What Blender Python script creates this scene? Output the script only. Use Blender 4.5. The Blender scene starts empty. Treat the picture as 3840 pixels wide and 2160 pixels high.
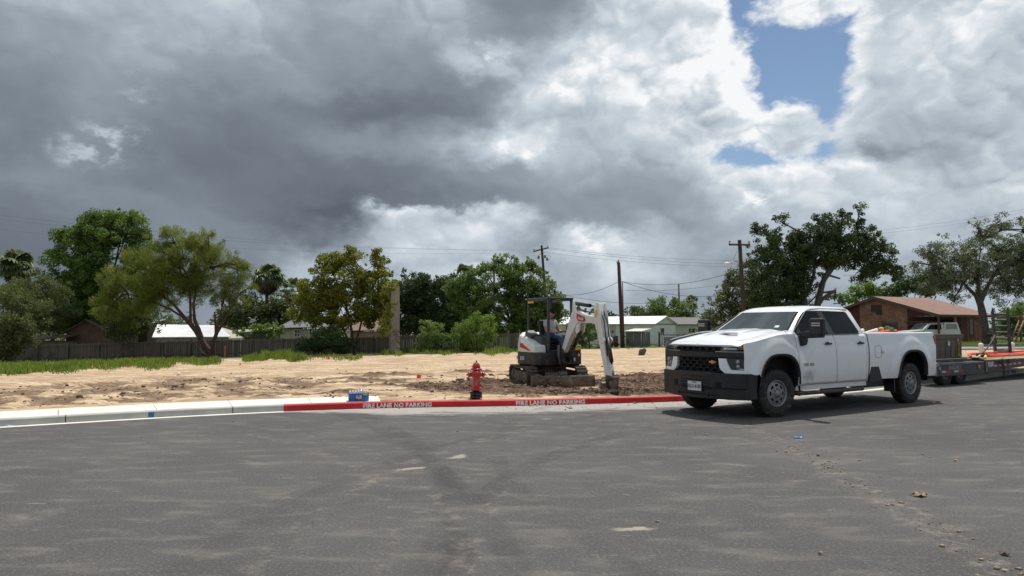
import bpy, bmesh, math, random
from mathutils import Vector, Matrix, Euler, noise
import numpy as np
random.seed(7)
R = math.radians
SC = bpy.context.scene
COL = SC.collection

# ---------------------------------------------------------------- camera
F_PX = 2700.0            # focal length in pixels of the 3840 px wide photograph
H_EYE = 1.58
PITCH = math.atan((1228 - 1080) / F_PX)
cd = bpy.data.cameras.new('camera')
cam = bpy.data.objects.new('camera', cd)
COL.objects.link(cam)
cam.location = (0, 0, H_EYE)
cam.rotation_euler = (R(90) + PITCH, 0, 0)
cd.sensor_width = 36.0
cd.lens = 36.0 * F_PX / 3840
cd.clip_end = 3000
cd.clip_start = 0.05
SC.camera = cam
SC.view_settings.view_transform = 'Standard'
SC.view_settings.look = 'None'
SC.view_settings.exposure = 0.0
SC.view_settings.gamma = 1.0
SC.view_settings.use_curve_mapping = False


def ray(px, py):
    x = (px - 1920) / F_PX
    y = (1080 - py) / F_PX
    return Vector((x, math.cos(PITCH) - y * math.sin(PITCH), math.sin(PITCH) + y * math.cos(PITCH)))


def at(px, py, Y):
    """world point seen at photo pixel (px, py) at distance Y along the view axis"""
    d = ray(px, py)
    return Vector((d.x / d.y * Y, Y, H_EYE + d.z / d.y * Y))


# ---------------------------------------------------------------- world: Nishita sky seen through a hole in the cloud
SUN_DIR = Vector((0.17, 0.46, 1.0)).normalized()      # towards the sun
SUN_EL = math.asin(SUN_DIR.z)
SUN_AZ = math.atan2(SUN_DIR.x, SUN_DIR.y)
W = bpy.data.worlds.new('World')
SC.world = W
W.use_nodes = True
NT = W.node_tree
NT.nodes.clear()


def wn(t, **kw):
    n = NT.nodes.new(t)
    for k, v in kw.items():
        setattr(n, k, v)
    return n


def link(a, b):
    NT.links.new(a, b)


def setin(sock, v):
    if isinstance(v, bpy.types.NodeSocket):
        link(v, sock)
    else:
        sock.default_value = v


def m(op, a, b=0.0, c=0.0, clamp=False):
    n = wn('ShaderNodeMath', operation=op, use_clamp=clamp)
    setin(n.inputs[0], a)
    setin(n.inputs[1], b)
    setin(n.inputs[2], c)
    return n.outputs[0]


def vm(op, a, b=None, s=None):
    n = wn('ShaderNodeVectorMath', operation=op)
    setin(n.inputs[0], a)
    if b is not None:
        setin(n.inputs[1], b)
    if s is not None:
        setin(n.inputs['Scale'], s)
    return n.outputs['Value'] if op in ('LENGTH', 'DOT_PRODUCT') else n.outputs[0]


def comb(x, y, z):
    n = wn('ShaderNodeCombineXYZ')
    for i, v in enumerate((x, y, z)):
        setin(n.inputs[i], v)
    return n.outputs[0]


def nz(vec, scale, detail=4, rough=.5, dist=0.0, col=False):
    n = wn('ShaderNodeTexNoise')
    setin(n.inputs['Vector'], vec)
    n.inputs['Scale'].default_value = scale
    n.inputs['Detail'].default_value = detail
    n.inputs['Roughness'].default_value = rough
    n.inputs['Distortion'].default_value = dist
    return n.outputs['Color' if col else 'Fac']


def mrange(v, a, b, c=0., d=1., smooth=True):
    n = wn('ShaderNodeMapRange', interpolation_type='SMOOTHSTEP' if smooth else 'LINEAR')
    setin(n.inputs[0], v)
    for i, x in enumerate((a, b, c, d)):
        n.inputs[i + 1].default_value = x
    return n.outputs[0]


def mixc(f, a, b, bt='MIX'):
    n = wn('ShaderNodeMix', data_type='RGBA', blend_type=bt)
    setin(n.inputs[0], f)
    setin(n.inputs[6], a)
    setin(n.inputs[7], b)
    return n.outputs[2]


def q2ang(qx, qy):
    d = ray(qx * 1.4907, qy * 1.4907).normalized()
    return math.atan2(d.x, d.y), math.asin(d.z)


def build_sky():
    tc = wn('ShaderNodeTexCoord')
    D = vm('NORMALIZE', tc.outputs['Generated'])
    sp = wn('ShaderNodeSeparateXYZ')
    link(D, sp.inputs[0])
    az = m('ARCTAN2', sp.outputs[0], sp.outputs[1])
    el = m('ARCSINE', sp.outputs[2])
    P = vm('MULTIPLY', D, (1, 1, 1.7))
    # billowing displacement of the cloud map
    w1 = vm('SUBTRACT', nz(P, 5.0, 1, .5, 0.0, True), (.5, .5, .5))
    w2 = vm('SUBTRACT', nz(P, 17.0, 4, .55, 0.0, True), (.5, .5, .5))
    s1 = wn('ShaderNodeSeparateXYZ'); link(w1, s1.inputs[0])
    s2 = wn('ShaderNodeSeparateXYZ'); link(w2, s2.inputs[0])
    w3 = vm('SUBTRACT', nz(P, 52.0, 3, .6, 0.0, True), (.5, .5, .5))
    s3 = wn('ShaderNodeSeparateXYZ'); link(w3, s3.inputs[0])
    azw = m('ADD', az, m('ADD', m('MULTIPLY', s1.outputs[0], .08), m('ADD', m('MULTIPLY', s2.outputs[0], .085), m('MULTIPLY', s3.outputs[0], .022))))
    elw = m('ADD', el, m('ADD', m('MULTIPLY', s1.outputs[1], .045), m('ADD', m('MULTIPLY', s2.outputs[1], .060), m('MULTIPLY', s3.outputs[1], .018))))
    a0, _ = q2ang(0, 820)
    a1, _ = q2ang(2576, 820)
    u = m('PINGPONG', m('ADD', m('DIVIDE', azw, a1 - a0), .5), 1.0)
    rows = []
    prev = None
    for k, (qy, vals) in enumerate(SKY_ROWS):
        ramp = wn('ShaderNodeValToRGB')
        ramp.color_ramp.interpolation = 'CARDINAL'
        e = ramp.color_ramp.elements
        n = len(vals)
        while len(e) < n:
            e.new(0.5)
        for i, v in enumerate(vals):
            qx = i * 2576 / (n - 1)
            aa, _ = q2ang(qx, qy)
            e[i].position = min(1, max(0, (aa - a0) / (a1 - a0)))
            g = v / 255.
            e[i].color = (g, g, g, 1)
        link(u, ramp.inputs[0])
        _, ee = q2ang(1288, qy)
        rows.append((ee, ramp.outputs[0]))
    cur = rows[0][1]
    for (e_hi, _), (e_lo, c) in zip(rows[:-1], rows[1:]):
        f = mrange(elw, e_lo, e_hi)
        cur = mixc(f, c, cur)
    # above the frame: general broken cloud
    over = mrange(nz(P, 2.2, 3, .55, .3), .35, .68, .42, .86)
    V = m('ADD', m('MULTIPLY', cur, 1.0), 0.0)
    top = mrange(el, q2ang(1288, 0)[1] + .02, q2ang(1288, 0)[1] + .35)
    n = wn('ShaderNodeMix', data_type='FLOAT')
    setin(n.inputs[0], top); setin(n.inputs[2], V); setin(n.inputs[3], over)
    V = n.outputs[0]
    # relief: rounded billows with sharp creases, each lit from above (the field against itself higher up)
    PB = vm('ADD', vm('MULTIPLY', D, (1, 1, 1.25)), vm('SCALE', w2, s=.055))
    PC = vm('ADD', PB, (0.004, 0, 0.016))

    def billow(p):
        tot = None
        for sc_, am in ((5.5, .50), (12.5, .30), (27, .12), (60, .05)):
            x = nz(p, sc_, 0, .5)
            x = m('MULTIPLY', m('ABSOLUTE', m('SUBTRACT', x, .5)), am * 2)
            tot = x if tot is None else m('ADD', tot, x)
        return tot
    B0 = billow(PB)
    B1 = billow(PC)
    puff = mrange(V, .52, .84, .09, 1.0, False)
    low = mrange(el, .0, .22, .60, 1.0)
    rel = m('ADD', m('MULTIPLY', m('SUBTRACT', B0, B1), 1.2), m('MULTIPLY', m('SUBTRACT', B0, .24), .30))
    f1 = m('SUBTRACT', nz(vm('MULTIPLY', D, (1, 1, 1.3)), 5.0, 6, .55, .3), .5)
    V = m('ADD', V, m('MULTIPLY', m('MULTIPLY', m('ADD', rel, m('MULTIPLY', f1, .34)), puff), low))
    # streaky softness in the dark sheet
    st = m('SUBTRACT', nz(vm('MULTIPLY', D, (1, 1, 2.2)), 3.0, 3, .5, .3), .5)
    V = m('ADD', V, m('MULTIPLY', st, .11))
    # bright wisps on the left
    wf = mrange(nz(P, 26, 6, .68, .15), .42, .62)
    for (qx, qy, rx, ry, am) in SKY_WISPS:
        ca, ce = q2ang(qx, qy)
        dd = vm('LENGTH', vm('MULTIPLY', comb(m('SUBTRACT', azw, ca), m('SUBTRACT', elw, ce), 0.0),
                             (1811 / rx, 1811 / ry, 0)))
        b = mrange(dd, 1.25, .1)
        V = m('ADD', V, m('MULTIPLY', b, am if am < 0 else m('MULTIPLY', wf, am)))
    # the blue hole
    H = None
    azh = m('ADD', az, m('ADD', m('MULTIPLY', s1.outputs[0], .03), m('MULTIPLY', s2.outputs[0], .045)))
    elh = m('ADD', el, m('ADD', m('MULTIPLY', s1.outputs[1], .03), m('MULTIPLY', s2.outputs[1], .045)))
    for (qx, qy, rx, ry) in SKY_HOLES:
        ca, ce = q2ang(qx, qy)
        dd = vm('LENGTH', vm('MULTIPLY', comb(m('SUBTRACT', azh, ca), m('SUBTRACT', elh, ce), 0.0),
                             (1811 / rx, 1811 / ry, 0)))
        h = m('SUBTRACT', 1.0, dd)
        h = m('MULTIPLY', h, min(rx, ry) / 100)
        H = h if H is None else m('SMOOTH_MAX', H, h, .08)
    for (qx, qy, rx, ry) in SKY_PLUGS:
        ca, ce = q2ang(qx, qy)
        dd = vm('LENGTH', vm('MULTIPLY', comb(m('SUBTRACT', azh, ca), m('SUBTRACT', elh, ce), 0.0),
                             (1811 / rx, 1811 / ry, 0)))
        h = m('MULTIPLY', m('SUBTRACT', dd, 1.0), min(rx, ry) / 100)
        H = m('MINIMUM', H, h)
    H = m('ADD', H, m('MULTIPLY', m('SUBTRACT', nz(P, 26, 5, .6, .2), .5), .62))
    hole = mrange(H, -.07, .19)
    rim = m('MULTIPLY', mrange(H, -.5, .0), .13)
    V = m('ADD', V, rim)
    V = m('MAXIMUM', V, .30)
    V = m('MINIMUM', V, .975)
    # grey value -> cloud colour (display value -> light), cool in the dark, neutral in the white
    cr = wn('ShaderNodeValToRGB')
    e = cr.color_ramp.elements
    stops = [(.30, (94, 102, 112)), (.42, (118, 127, 137)), (.55, (149, 159, 169)), (.66, (177, 187, 198)), (.80, (201, 211, 219)),
             (.90, (226, 231, 236)), (.97, (246, 248, 250))]
    while len(e) < len(stops):
        e.new(.5)
    for i, (p, c) in enumerate(stops):
        e[i].position = p
        e[i].color = tuple((x / 255.) ** 2.2 for x in c) + (1,)
    link(V, cr.inputs[0])
    sky = wn('ShaderNodeTexSky', sky_type='NISHITA', sun_disc=False)
    sky.sun_elevation = SUN_EL
    sky.sun_rotation = SUN_AZ
    sky.air_density = 1.0
    sky.dust_density = .25
    sky.ozone_density = 1.4
    STR = .10
    cloud = vm('SCALE', cr.outputs[0], s=1 / STR)
    # below the horizon: plain haze grey
    blue = vm('SCALE', sky.outputs[0], s=SKY_BLUE)
    c = mixc(hole, cloud, blue)
    bg = wn('ShaderNodeBackground')
    link(c, bg.inputs[0])
    bg.inputs[1].default_value = STR
    out = wn('ShaderNodeOutputWorld')
    link(bg.outputs[0], out.inputs[0])


SKY_BLUE = .86
SKY_ROWS = [
 (0,   [182,180,176,172,174,180,172,148,150,156,165,130,120,140,215,215,225,215,220,200,160,155,160,190]),
 (75,  [175,170,166,166,166,170,158,146,140,144,155,140,125,165,215,220,225,225,215,215,180,155,170,205]),
 (150, [165,160,150,155,156,156,146,140,134,132,138,195,165,215,238,225,235,245,225,225,205,205,205,210]),
 (225, [140,138,138,144,138,134,134,130,122,120,120,130,200,225,215,232,222,248,225,220,180,200,210,200]),
 (300, [120,120,135,125,118,115,115,112,105,108,110,125,190,175,195,200,200,225,215,190,175,205,205,175]),
 (375, [112,115,130,118,108,105,105,120,125,125,145,190,205,160,170,165,190,210,210,195,165,165,160,160]),
 (450, [105,115,125,115,105,100,102, 98,100,102,115,125,135,150,145,150,175,200,205,195,180,150,155,200]),
 (515, [115,120,115,112,112,105, 98, 92, 88, 95,105,112,125,125,130,140,150,185,200,190,190,180,190,200]),
 (550, [105,110,115,115,116,108,100, 92, 98,205,175,215,132,128,138,150,152,180,195,190,190,182,188,200]),
 (600, [ 95,100,105,115,118,115,112,105,135,175,195,190,145,205,195,165,160,165,180,180,185,185,180,185]),
 (675, [ 90, 95,100,105,108,112,120,175,180,195,190,185,165,160,195,170,145,140,150,150,160,170,175,175]),
 (750, [100,105,110,115,120,130,140,165,170,172,170,165,165,160,155,145,140,140,145,150,150,160,165,165]),
]
SKY_WISPS = [(275, 330, 85, 50, .17), (210, 385, 90, 45, .19), (330, 375, 60, 45, .12), (1275, 135, 45, 35, .22),
             (1335, 375, 90, 45, .12), (375, 240, 60, 25, .10), (1500, 605, 70, 40, .14), (1920, 505, 60, 25, .25),
             (2210, 495, 40, 20, .22), (950, 270, 260, 60, -.045), (840, 560, 200, 45, -.06)]
SKY_HOLES = [(2022, 115, 122, 150), (1895, 22, 62, 75), (1950, 40, 70, 60), (1985, 215, 88, 66), (1905, 388, 95, 40), (2072, 250, 52, 62),
             (2068, 385, 48, 30)]
SKY_PLUGS = [(2075, 0, 115, 40), (1992, 335, 62, 66)]
build_sky()

sl = bpy.data.lights.new('sun', 'SUN')
sl.energy = 4.0
sl.angle = R(0.55)
sl.color = (1.0, .95, .88)
sun = bpy.data.objects.new('sun', sl)
COL.objects.link(sun)
sun.rotation_euler = SUN_DIR.to_track_quat('Z', 'Y').to_euler()

# ================================================================ helpers
def tag(o, label=None, cat=None, group=None, kind=None):
    if label: o['label'] = label
    if cat: o['category'] = cat
    if group: o['group'] = group
    if kind: o['kind'] = kind
    return o


def empty(name, loc, rz=0.0, rx=0.0, ry=0.0):
    o = bpy.data.objects.new(name, None)
    COL.objects.link(o)
    o.location = loc
    o.rotation_euler = (rx, ry, rz)
    o.empty_display_size = .1
    return o


def copy_tree(o, parent=None):
    c = o.copy()
    COL.objects.link(c)
    c.parent = parent
    for ch in [x for x in COL.objects if x.parent == o]:
        copy_tree(ch, c)
    return c


class MB:
    """collects faces, then builds ONE mesh object"""
    def __init__(self):
        self.v, self.f, self.mi, self.sm = [], [], [], []

    def add(self, verts, faces, mi=0, smooth=False, M=None):
        b = len(self.v)
        for p in verts:
            p = Vector(p)
            self.v.append(M @ p if M is not None else p)
        for f in faces:
            self.f.append([b + i for i in f])
            self.mi.append(mi)
            self.sm.append(smooth)
        return self

    def box(self, c, s, mi=0, rot=None, M=None, taper=None):
        hx, hy, hz = s[0] / 2, s[1] / 2, s[2] / 2
        t = taper or (1, 1)
        vs = [(-hx, -hy, -hz), (hx, -hy, -hz), (hx, hy, -hz), (-hx, hy, -hz),
              (-hx * t[0], -hy * t[1], hz), (hx * t[0], -hy * t[1], hz), (hx * t[0], hy * t[1], hz), (-hx * t[0], hy * t[1], hz)]
        T = Matrix.Translation(c)
        if rot is not None:
            T = T @ Euler(rot).to_matrix().to_4x4()
        if M is not None:
            T = M @ T
        return self.add(vs, [(0, 3, 2, 1), (4, 5, 6, 7), (0, 1, 5, 4), (1, 2, 6, 5), (2, 3, 7, 6), (3, 0, 4, 7)], mi, False, T)

    def bx(self, x0, x1, y0, y1, z0, z1, mi=0, M=None):
        return self.box(((x0 + x1) / 2, (y0 + y1) / 2, (z0 + z1) / 2), (abs(x1 - x0), abs(y1 - y0), abs(z1 - z0)), mi, None, M)

    def prism(self, poly, axis, a, b, mi=0, M=None, smooth=False):
        """polygon in the plane normal to axis, between coordinates a and b"""
        n = len(poly)
        def P(p, t):
            return {'x': (t, p[0], p[1]), 'y': (p[0], t, p[1]), 'z': (p[0], p[1], t)}[axis]
        vs = [P(p, a) for p in poly] + [P(p, b) for p in poly]
        fs = [tuple(range(n))[::-1], tuple(range(n, 2 * n))] + [(i, (i + 1) % n, n + (i + 1) % n, n + i) for i in range(n)]
        return self.add(vs, fs, mi, smooth, M)

    def tube(self, pts, rad, n=8, mi=0, M=None, caps=True, smooth=True, closed=False):
        pts = [Vector(p) for p in pts]
        if not isinstance(rad, (list, tuple)):
            rad = [rad] * len(pts)
        vs, fs = [], []
        up = Vector((0, 0, 1))
        prev = None
        for i, p in enumerate(pts):
            if closed:
                d = pts[(i + 1) % len(pts)] - pts[i - 1]
            else:
                d = (pts[min(i + 1, len(pts) - 1)] - pts[max(i - 1, 0)])
            if d.length < 1e-9:
                d = up.copy()
            d.normalize()
            if prev is None:
                a = d.cross(up if abs(d.z) < .95 else Vector((1, 0, 0))).normalized()
            else:
                a = (prev - d * prev.dot(d))
                a = a.normalized() if a.length > 1e-6 else d.orthogonal().normalized()
            prev = a
            b = d.cross(a)
            for k in range(n):
                t = 2 * math.pi * k / n
                vs.append(p + (a * math.cos(t) + b * math.sin(t)) * rad[i])
        m_ = len(pts)
        for i in range(m_ if closed else m_ - 1):
            j = (i + 1) % m_
            for k in range(n):
                fs.append((i * n + k, i * n + (k + 1) % n, j * n + (k + 1) % n, j * n + k))
        self.add(vs, fs, mi, smooth, M)
        if caps and not closed:
            self.add(vs[:n], [tuple(range(n))[::-1]], mi, False, M)
            self.add(vs[-n:], [tuple(range(n))], mi, False, M)
        return self

    def lathe(self, prof, n=24, mi=0, M=None, axis='z', smooth=True, caps=True):
        vs, fs = [], []
        for (r, h) in prof:
            for k in range(n):
                t = 2 * math.pi * k / n
                c, s = r * math.cos(t), r * math.sin(t)
                vs.append({'z': (c, s, h), 'y': (c, h, s), 'x': (h, c, s)}[axis])
        for i in range(len(prof) - 1):
            for k in range(n):
                q = (i * n + k, i * n + (k + 1) % n, (i + 1) * n + (k + 1) % n, (i + 1) * n + k)
                fs.append(q if axis != 'y' else q[::-1])
        self.add(vs, fs, mi, smooth, M)
        if caps:
            if prof[0][0] > 1e-4:
                self.add(vs[:n], [tuple(range(n))[::-1]], mi, False, M)
            if prof[-1][0] > 1e-4:
                self.add(vs[-n:], [tuple(range(n))], mi, False, M)
        return self

    def grid(self, P, nu, nv, mi=0, M=None, smooth=True):
        """P[i][j] points"""
        vs = [P(i / nu, j / nv) for i in range(nu + 1) for j in range(nv + 1)]
        w = nv + 1
        fs = [(i * w + j, (i + 1) * w + j, (i + 1) * w + j + 1, i * w + j + 1) for i in range(nu) for j in range(nv)]
        return self.add(vs, fs, mi, smooth, M)

    def build(self, name, mats, parent=None, bevel=0.0, loc=None, fix=True, solid=0.0, subsurf=0, segs=2):
        me = bpy.data.meshes.new(name)
        me.from_pydata([tuple(p) for p in self.v], [], self.f)
        if not isinstance(mats, (list, tuple)):
            mats = [mats]
        for mm in mats:
            me.materials.append(mm)
        me.polygons.foreach_set('material_index', self.mi)
        me.polygons.foreach_set('use_smooth', self.sm)
        if fix:
            bm = bmesh.new()
            bm.from_mesh(me)
            bmesh.ops.remove_doubles(bm, verts=bm.verts, dist=1e-5)
            bmesh.ops.recalc_face_normals(bm, faces=bm.faces)
            bm.to_mesh(me)
            bm.free()
        me.update()
        o = bpy.data.objects.new(name, me)
        COL.objects.link(o)
        if parent is not None:
            o.parent = parent
        if loc is not None:
            o.location = loc
        if subsurf:
            s = o.modifiers.new('s', 'SUBSURF'); s.levels = s.render_levels = subsurf
        if solid:
            s = o.modifiers.new('t', 'SOLIDIFY'); s.thickness = abs(solid); s.offset = -1 if solid > 0 else 1
        if bevel:
            b = o.modifiers.new('b', 'BEVEL'); b.width = bevel; b.segments = segs; b.limit_method = 'ANGLE'
            b.angle_limit = R(35); b.harden_normals = False
        return o


def arrays_mesh(name, verts, faces4, mat, parent=None, colors=None, smooth=False):
    """numpy verts (n,3), faces (m,k)"""
    me = bpy.data.meshes.new(name)
    k = faces4.shape[1]
    me.vertices.add(len(verts)); me.vertices.foreach_set('co', verts.astype(np.float32).ravel())
    me.loops.add(faces4.size); me.loops.foreach_set('vertex_index', faces4.astype(np.int32).ravel())
    me.polygons.add(len(faces4))
    me.polygons.foreach_set('loop_start', np.arange(0, faces4.size, k, dtype=np.int32))
    me.polygons.foreach_set('loop_total', np.full(len(faces4), k, dtype=np.int32))
    if smooth:
        me.polygons.foreach_set('use_smooth', np.ones(len(faces4), dtype=bool))
    me.update(calc_edges=True)
    if colors is not None:
        a = me.color_attributes.new('tint', 'FLOAT_COLOR', 'POINT')
        a.data.foreach_set('color', colors.astype(np.float32).ravel())
    me.materials.append(mat)
    me.validate()
    o = bpy.data.objects.new(name, me)
    COL.objects.link(o)
    if parent is not None:
        o.parent = parent
    return o


def text_geo(body, size, bold=.0, spacing=1.0):
    """flat outline of the lettering as (verts2d, faces)"""
    cu = bpy.data.curves.new('txt', 'FONT')
    cu.body = body
    cu.size = size
    cu.offset = bold
    cu.resolution_u = 3
    cu.space_character = spacing
    cu.align_x = 'CENTER'
    cu.align_y = 'CENTER'
    ob = bpy.data.objects.new('txt', cu)
    COL.objects.link(ob)
    bpy.context.view_layer.update()
    me = bpy.data.meshes.new_from_object(ob)
    vs = [v.co.copy() for v in me.vertices]
    fs = [tuple(p.vertices) for p in me.polygons]
    bpy.data.objects.remove(ob)
    bpy.data.meshes.remove(me)
    return vs, fs


def add_text(mb, body, size, fn, bold=.0, mi=0, spacing=1.0, narrow=1.0, h=1.0):
    """fn maps (u, v) of the lettering plane to a 3-D point"""
    vs, fs = text_geo(body, size, bold, spacing)
    mb.add([fn(v.x * narrow, v.y * h) for v in vs], fs, mi)


# ================================================================ materials
class NB:
    """node helper bound to one material"""
    def __init__(s, name):
        s.m = bpy.data.materials.new(name)
        s.m.use_nodes = True
        s.t = s.m.node_tree
        s.b = s.t.nodes['Principled BSDF']
        s.tc = None

    def n(s, t, **kw):
        x = s.t.nodes.new(t)
        for k, v in kw.items():
            setattr(x, k, v)
        return x

    def set(s, sock, v):
        if isinstance(v, bpy.types.NodeSocket):
            s.t.links.new(v, sock)
        else:
            sock.default_value = v

    def co(s, kind='Object'):
        if s.tc is None:
            s.tc = s.n('ShaderNodeTexCoord')
        return s.tc.outputs[kind]

    def map(s, vec, scale=(1, 1, 1), rot=(0, 0, 0), loc=(0, 0, 0)):
        x = s.n('ShaderNodeMapping')
        s.set(x.inputs[0], vec)
        x.inputs['Scale'].default_value = scale
        x.inputs['Rotation'].default_value = rot
        x.inputs['Location'].default_value = loc
        return x.outputs[0]

    def noise(s, vec, scale, detail=4, rough=.5, dist=0., col=False):
        x = s.n('ShaderNodeTexNoise')
        s.set(x.inputs['Vector'], vec)
        x.inputs['Scale'].default_value = scale
        x.inputs['Detail'].default_value = detail
        x.inputs['Roughness'].default_value = rough
        x.inputs['Distortion'].default_value = dist
        return x.outputs['Color' if col else 'Fac']

    def voro(s, vec, scale, out='Distance', feature='F1', rnd=1.0):
        x = s.n('ShaderNodeTexVoronoi', feature=feature)
        s.set(x.inputs['Vector'], vec)
        x.inputs['Scale'].default_value = scale
        x.inputs['Randomness'].default_value = rnd
        return x.outputs[out]

    def math(s, op, a, b=0., c=0., clamp=False):
        x = s.n('ShaderNodeMath', operation=op, use_clamp=clamp)
        s.set(x.inputs[0], a); s.set(x.inputs[1], b); s.set(x.inputs[2], c)
        return x.outputs[0]

    def vmath(s, op, a, b=(0, 0, 0)):
        x = s.n('ShaderNodeVectorMath', operation=op)
        s.set(x.inputs[0], a); s.set(x.inputs[1], b)
        return x.outputs['Value'] if op in ('LENGTH', 'DOT_PRODUCT', 'DISTANCE') else x.outputs[0]

    def rng(s, v, a, b, c=0., d=1., smooth=True):
        x = s.n('ShaderNodeMapRange', interpolation_type='SMOOTHSTEP' if smooth else 'LINEAR')
        s.set(x.inputs[0], v)
        for i, q in enumerate((a, b, c, d)):
            x.inputs[i + 1].default_value = q
        return x.outputs[0]

    def mix(s, f, a, b, bt='MIX'):
        x = s.n('ShaderNodeMix', data_type='RGBA', blend_type=bt)
        s.set(x.inputs[0], f)
        for i, q in ((6, a), (7, b)):
            if isinstance(q, (tuple, list)) and len(q) == 3:
                q = tuple(q) + (1,)
            s.set(x.inputs[i], q)
        return x.outputs[2]

    def ramp(s, v, stops, interp='LINEAR'):
        x = s.n('ShaderNodeValToRGB')
        x.color_ramp.interpolation = interp
        e = x.color_ramp.elements
        while len(e) < len(stops):
            e.new(.5)
        for i, (p, c) in enumerate(stops):
            e[i].position = p
            e[i].color = tuple(c) + (1,)
        s.set(x.inputs[0], v)
        return x.outputs[0]

    def bump(s, h, strength=.3, dist=.01):
        x = s.n('ShaderNodeBump')
        s.set(x.inputs['Height'], h)
        x.inputs['Strength'].default_value = strength
        x.inputs['Distance'].default_value = dist
        s.set(s.b.inputs['Normal'], x.outputs[0])

    def p(s, **kw):
        names = dict(col='Base Color', rough='Roughness', metal='Metallic', spec='Specular IOR Level', coat='Coat Weight',
                     coatr='Coat Roughness', emi='Emission Color', emis='Emission Strength', alpha='Alpha', trans='Transmission Weight',
                     ior='IOR')
        for k, v in kw.items():
            if isinstance(v, (tuple, list)) and len(v) == 3:
                v = tuple(v) + (1,)
            s.set(s.b.inputs[names[k]], v)
        return s.m


def srgb(r, g, b):
    def f(x):
        x /= 255.
        return x / 12.92 if x <= .04045 else ((x + .055) / 1.055) ** 2.4
    return (f(r), f(g), f(b))


_MATS = {}


def mat(name, col, rough=.5, metal=0., var=.12, scale=6., bump=0., coat=0., spec=.5, dirt=None, dirt_amt=0., bscale=60, detail=4):
    """plain surface with worn colour variation, optional dirt and fine bump"""
    if name in _MATS:
        return _MATS[name]
    q = NB(name)
    c = q.co()
    n1 = q.noise(c, scale, detail, .6)
    lo = tuple(x * (1 - var) for x in col)
    hi = tuple(min(1, x * (1 + var)) for x in col)
    base = q.mix(q.rng(n1, .3, .7), lo, hi)
    if dirt is not None:
        n2 = q.noise(c, scale * 1.7, 6, .65, .4)
        base = q.mix(q.math('MULTIPLY', q.rng(n2, .5, .72), dirt_amt), base, dirt)
    q.p(col=base, rough=rough, metal=metal, coat=coat, spec=spec)
    if coat:
        q.b.inputs['Coat Roughness'].default_value = .06
    if bump:
        q.bump(q.noise(c, bscale, 4, .6), bump, .004)
    _MATS[name] = q.m
    return q.m


DUST = (.36, .27, .18)

# ================================================================ terrain
KERB_PIX = [(0, 1601), (260, 1585), (580, 1566), (880, 1550), (1070, 1542), (1300, 1534), (1500, 1528), (1900, 1524),
            (2250, 1514), (2540, 1507), (3100, 1478), (3340, 1452), (3600, 1427), (3840, 1395)]


def on_plane(px, py, z=0.0):
    d = ray(px, py)
    t = (z - H_EYE) / d.z
    return Vector((d.x * t, d.y * t, z))


_kp = [on_plane(x, y) for x, y in KERB_PIX]
_a = (_kp[0] - _kp[2]).normalized()
_kp = [_kp[0] + _a * 30, _kp[0] + _a * 12, _kp[0] + _a * 4] + _kp
_b = (_kp[-1] - _kp[-3]).normalized()
_kp = _kp + [_kp[-1] + _b * 5, _kp[-1] + _b * 14, _kp[-1] + _b * 40]
_kx = np.array([p.x for p in _kp]); _ky = np.array([p.y for p in _kp])


def _smooth_curve():
    X = np.linspace(_kx[0], _kx[-1], 1400)
    Y = np.interp(X, _kx, _ky)
    k = np.ones(31) / 31
    for _ in range(2):
        Yp = np.pad(Y, 15, mode='edge')
        Yp[:15] = Y[0] - (Y[1] - Y[0]) * np.arange(15, 0, -1)
        Yp[-15:] = Y[-1] + (Y[-1] - Y[-2]) * np.arange(1, 16)
        Y = np.convolve(Yp, k, 'valid')
    return X, Y


KX, KY = _smooth_curve()
KS = np.concatenate([[0], np.cumsum(np.hypot(np.diff(KX), np.diff(KY)))])


def kerb_y(x):
    return float(np.interp(x, KX, KY))


def kerb_pt(s):
    x = float(np.interp(s, KS, KX)); y = float(np.interp(s, KS, KY))
    x2 = float(np.interp(s + .05, KS, KX)); y2 = float(np.interp(s + .05, KS, KY))
    t = Vector((x2 - x, y2 - y, 0)).normalized()
    return Vector((x, y, 0)), t, Vector((-t.y, t.x, 0))        # point, tangent, outward (away from the road)


def kerb_s_at(px):
    """arc length of the kerb where photo column px meets it"""
    k = (px - 1920) / F_PX
    lo, hi = 0., KS[-1]
    for _ in range(50):
        mid = (lo + hi) / 2
        p = kerb_pt(mid)[0]
        if p.x / max(p.y, .1) < k or p.y < .5 and p.x < 0:
            lo = mid
        else:
            hi = mid
    return lo


def smst(a, b, x):
    t = min(1, max(0, (x - a) / (b - a)))
    return t * t * (3 - 2 * t)


def g(x, y):
    """height of the ground outside the road, without the fine relief"""
    T = -.25 + (.0243 * x if x < 0 else .0143 * x)
    T = max(T, -1.9)
    T = min(T, .5)
    yc = kerb_y(x) + .2
    f = (y - yc) / (58 - yc) if yc < 50 else (y - yc) / 8
    f = max(0, min(f, 1.35))
    z = .100 + f * (T - .100)
    # the spot where the excavator works
    d = math.hypot((x - 1.2) / 3.6, (y - 19.9) / 2.6)
    if d < 1.6:
        z += (-.03 - z) * (1 - smst(.55, 1.6, d))
    return z


def gv(x, y):
    return Vector((x, y, g(x, y)))


def on_ground(px, py):
    """where photo pixel (px, py) meets the ground beyond the kerb"""
    d = ray(px, py)
    y = 11.
    while y < 300:
        p = Vector((0, 0, H_EYE)) + d * (y / d.y)
        if p.z <= g(p.x, p.y):
            return gv(p.x, p.y)
        y += .05
    return gv(d.x * 60, 60)


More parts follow.
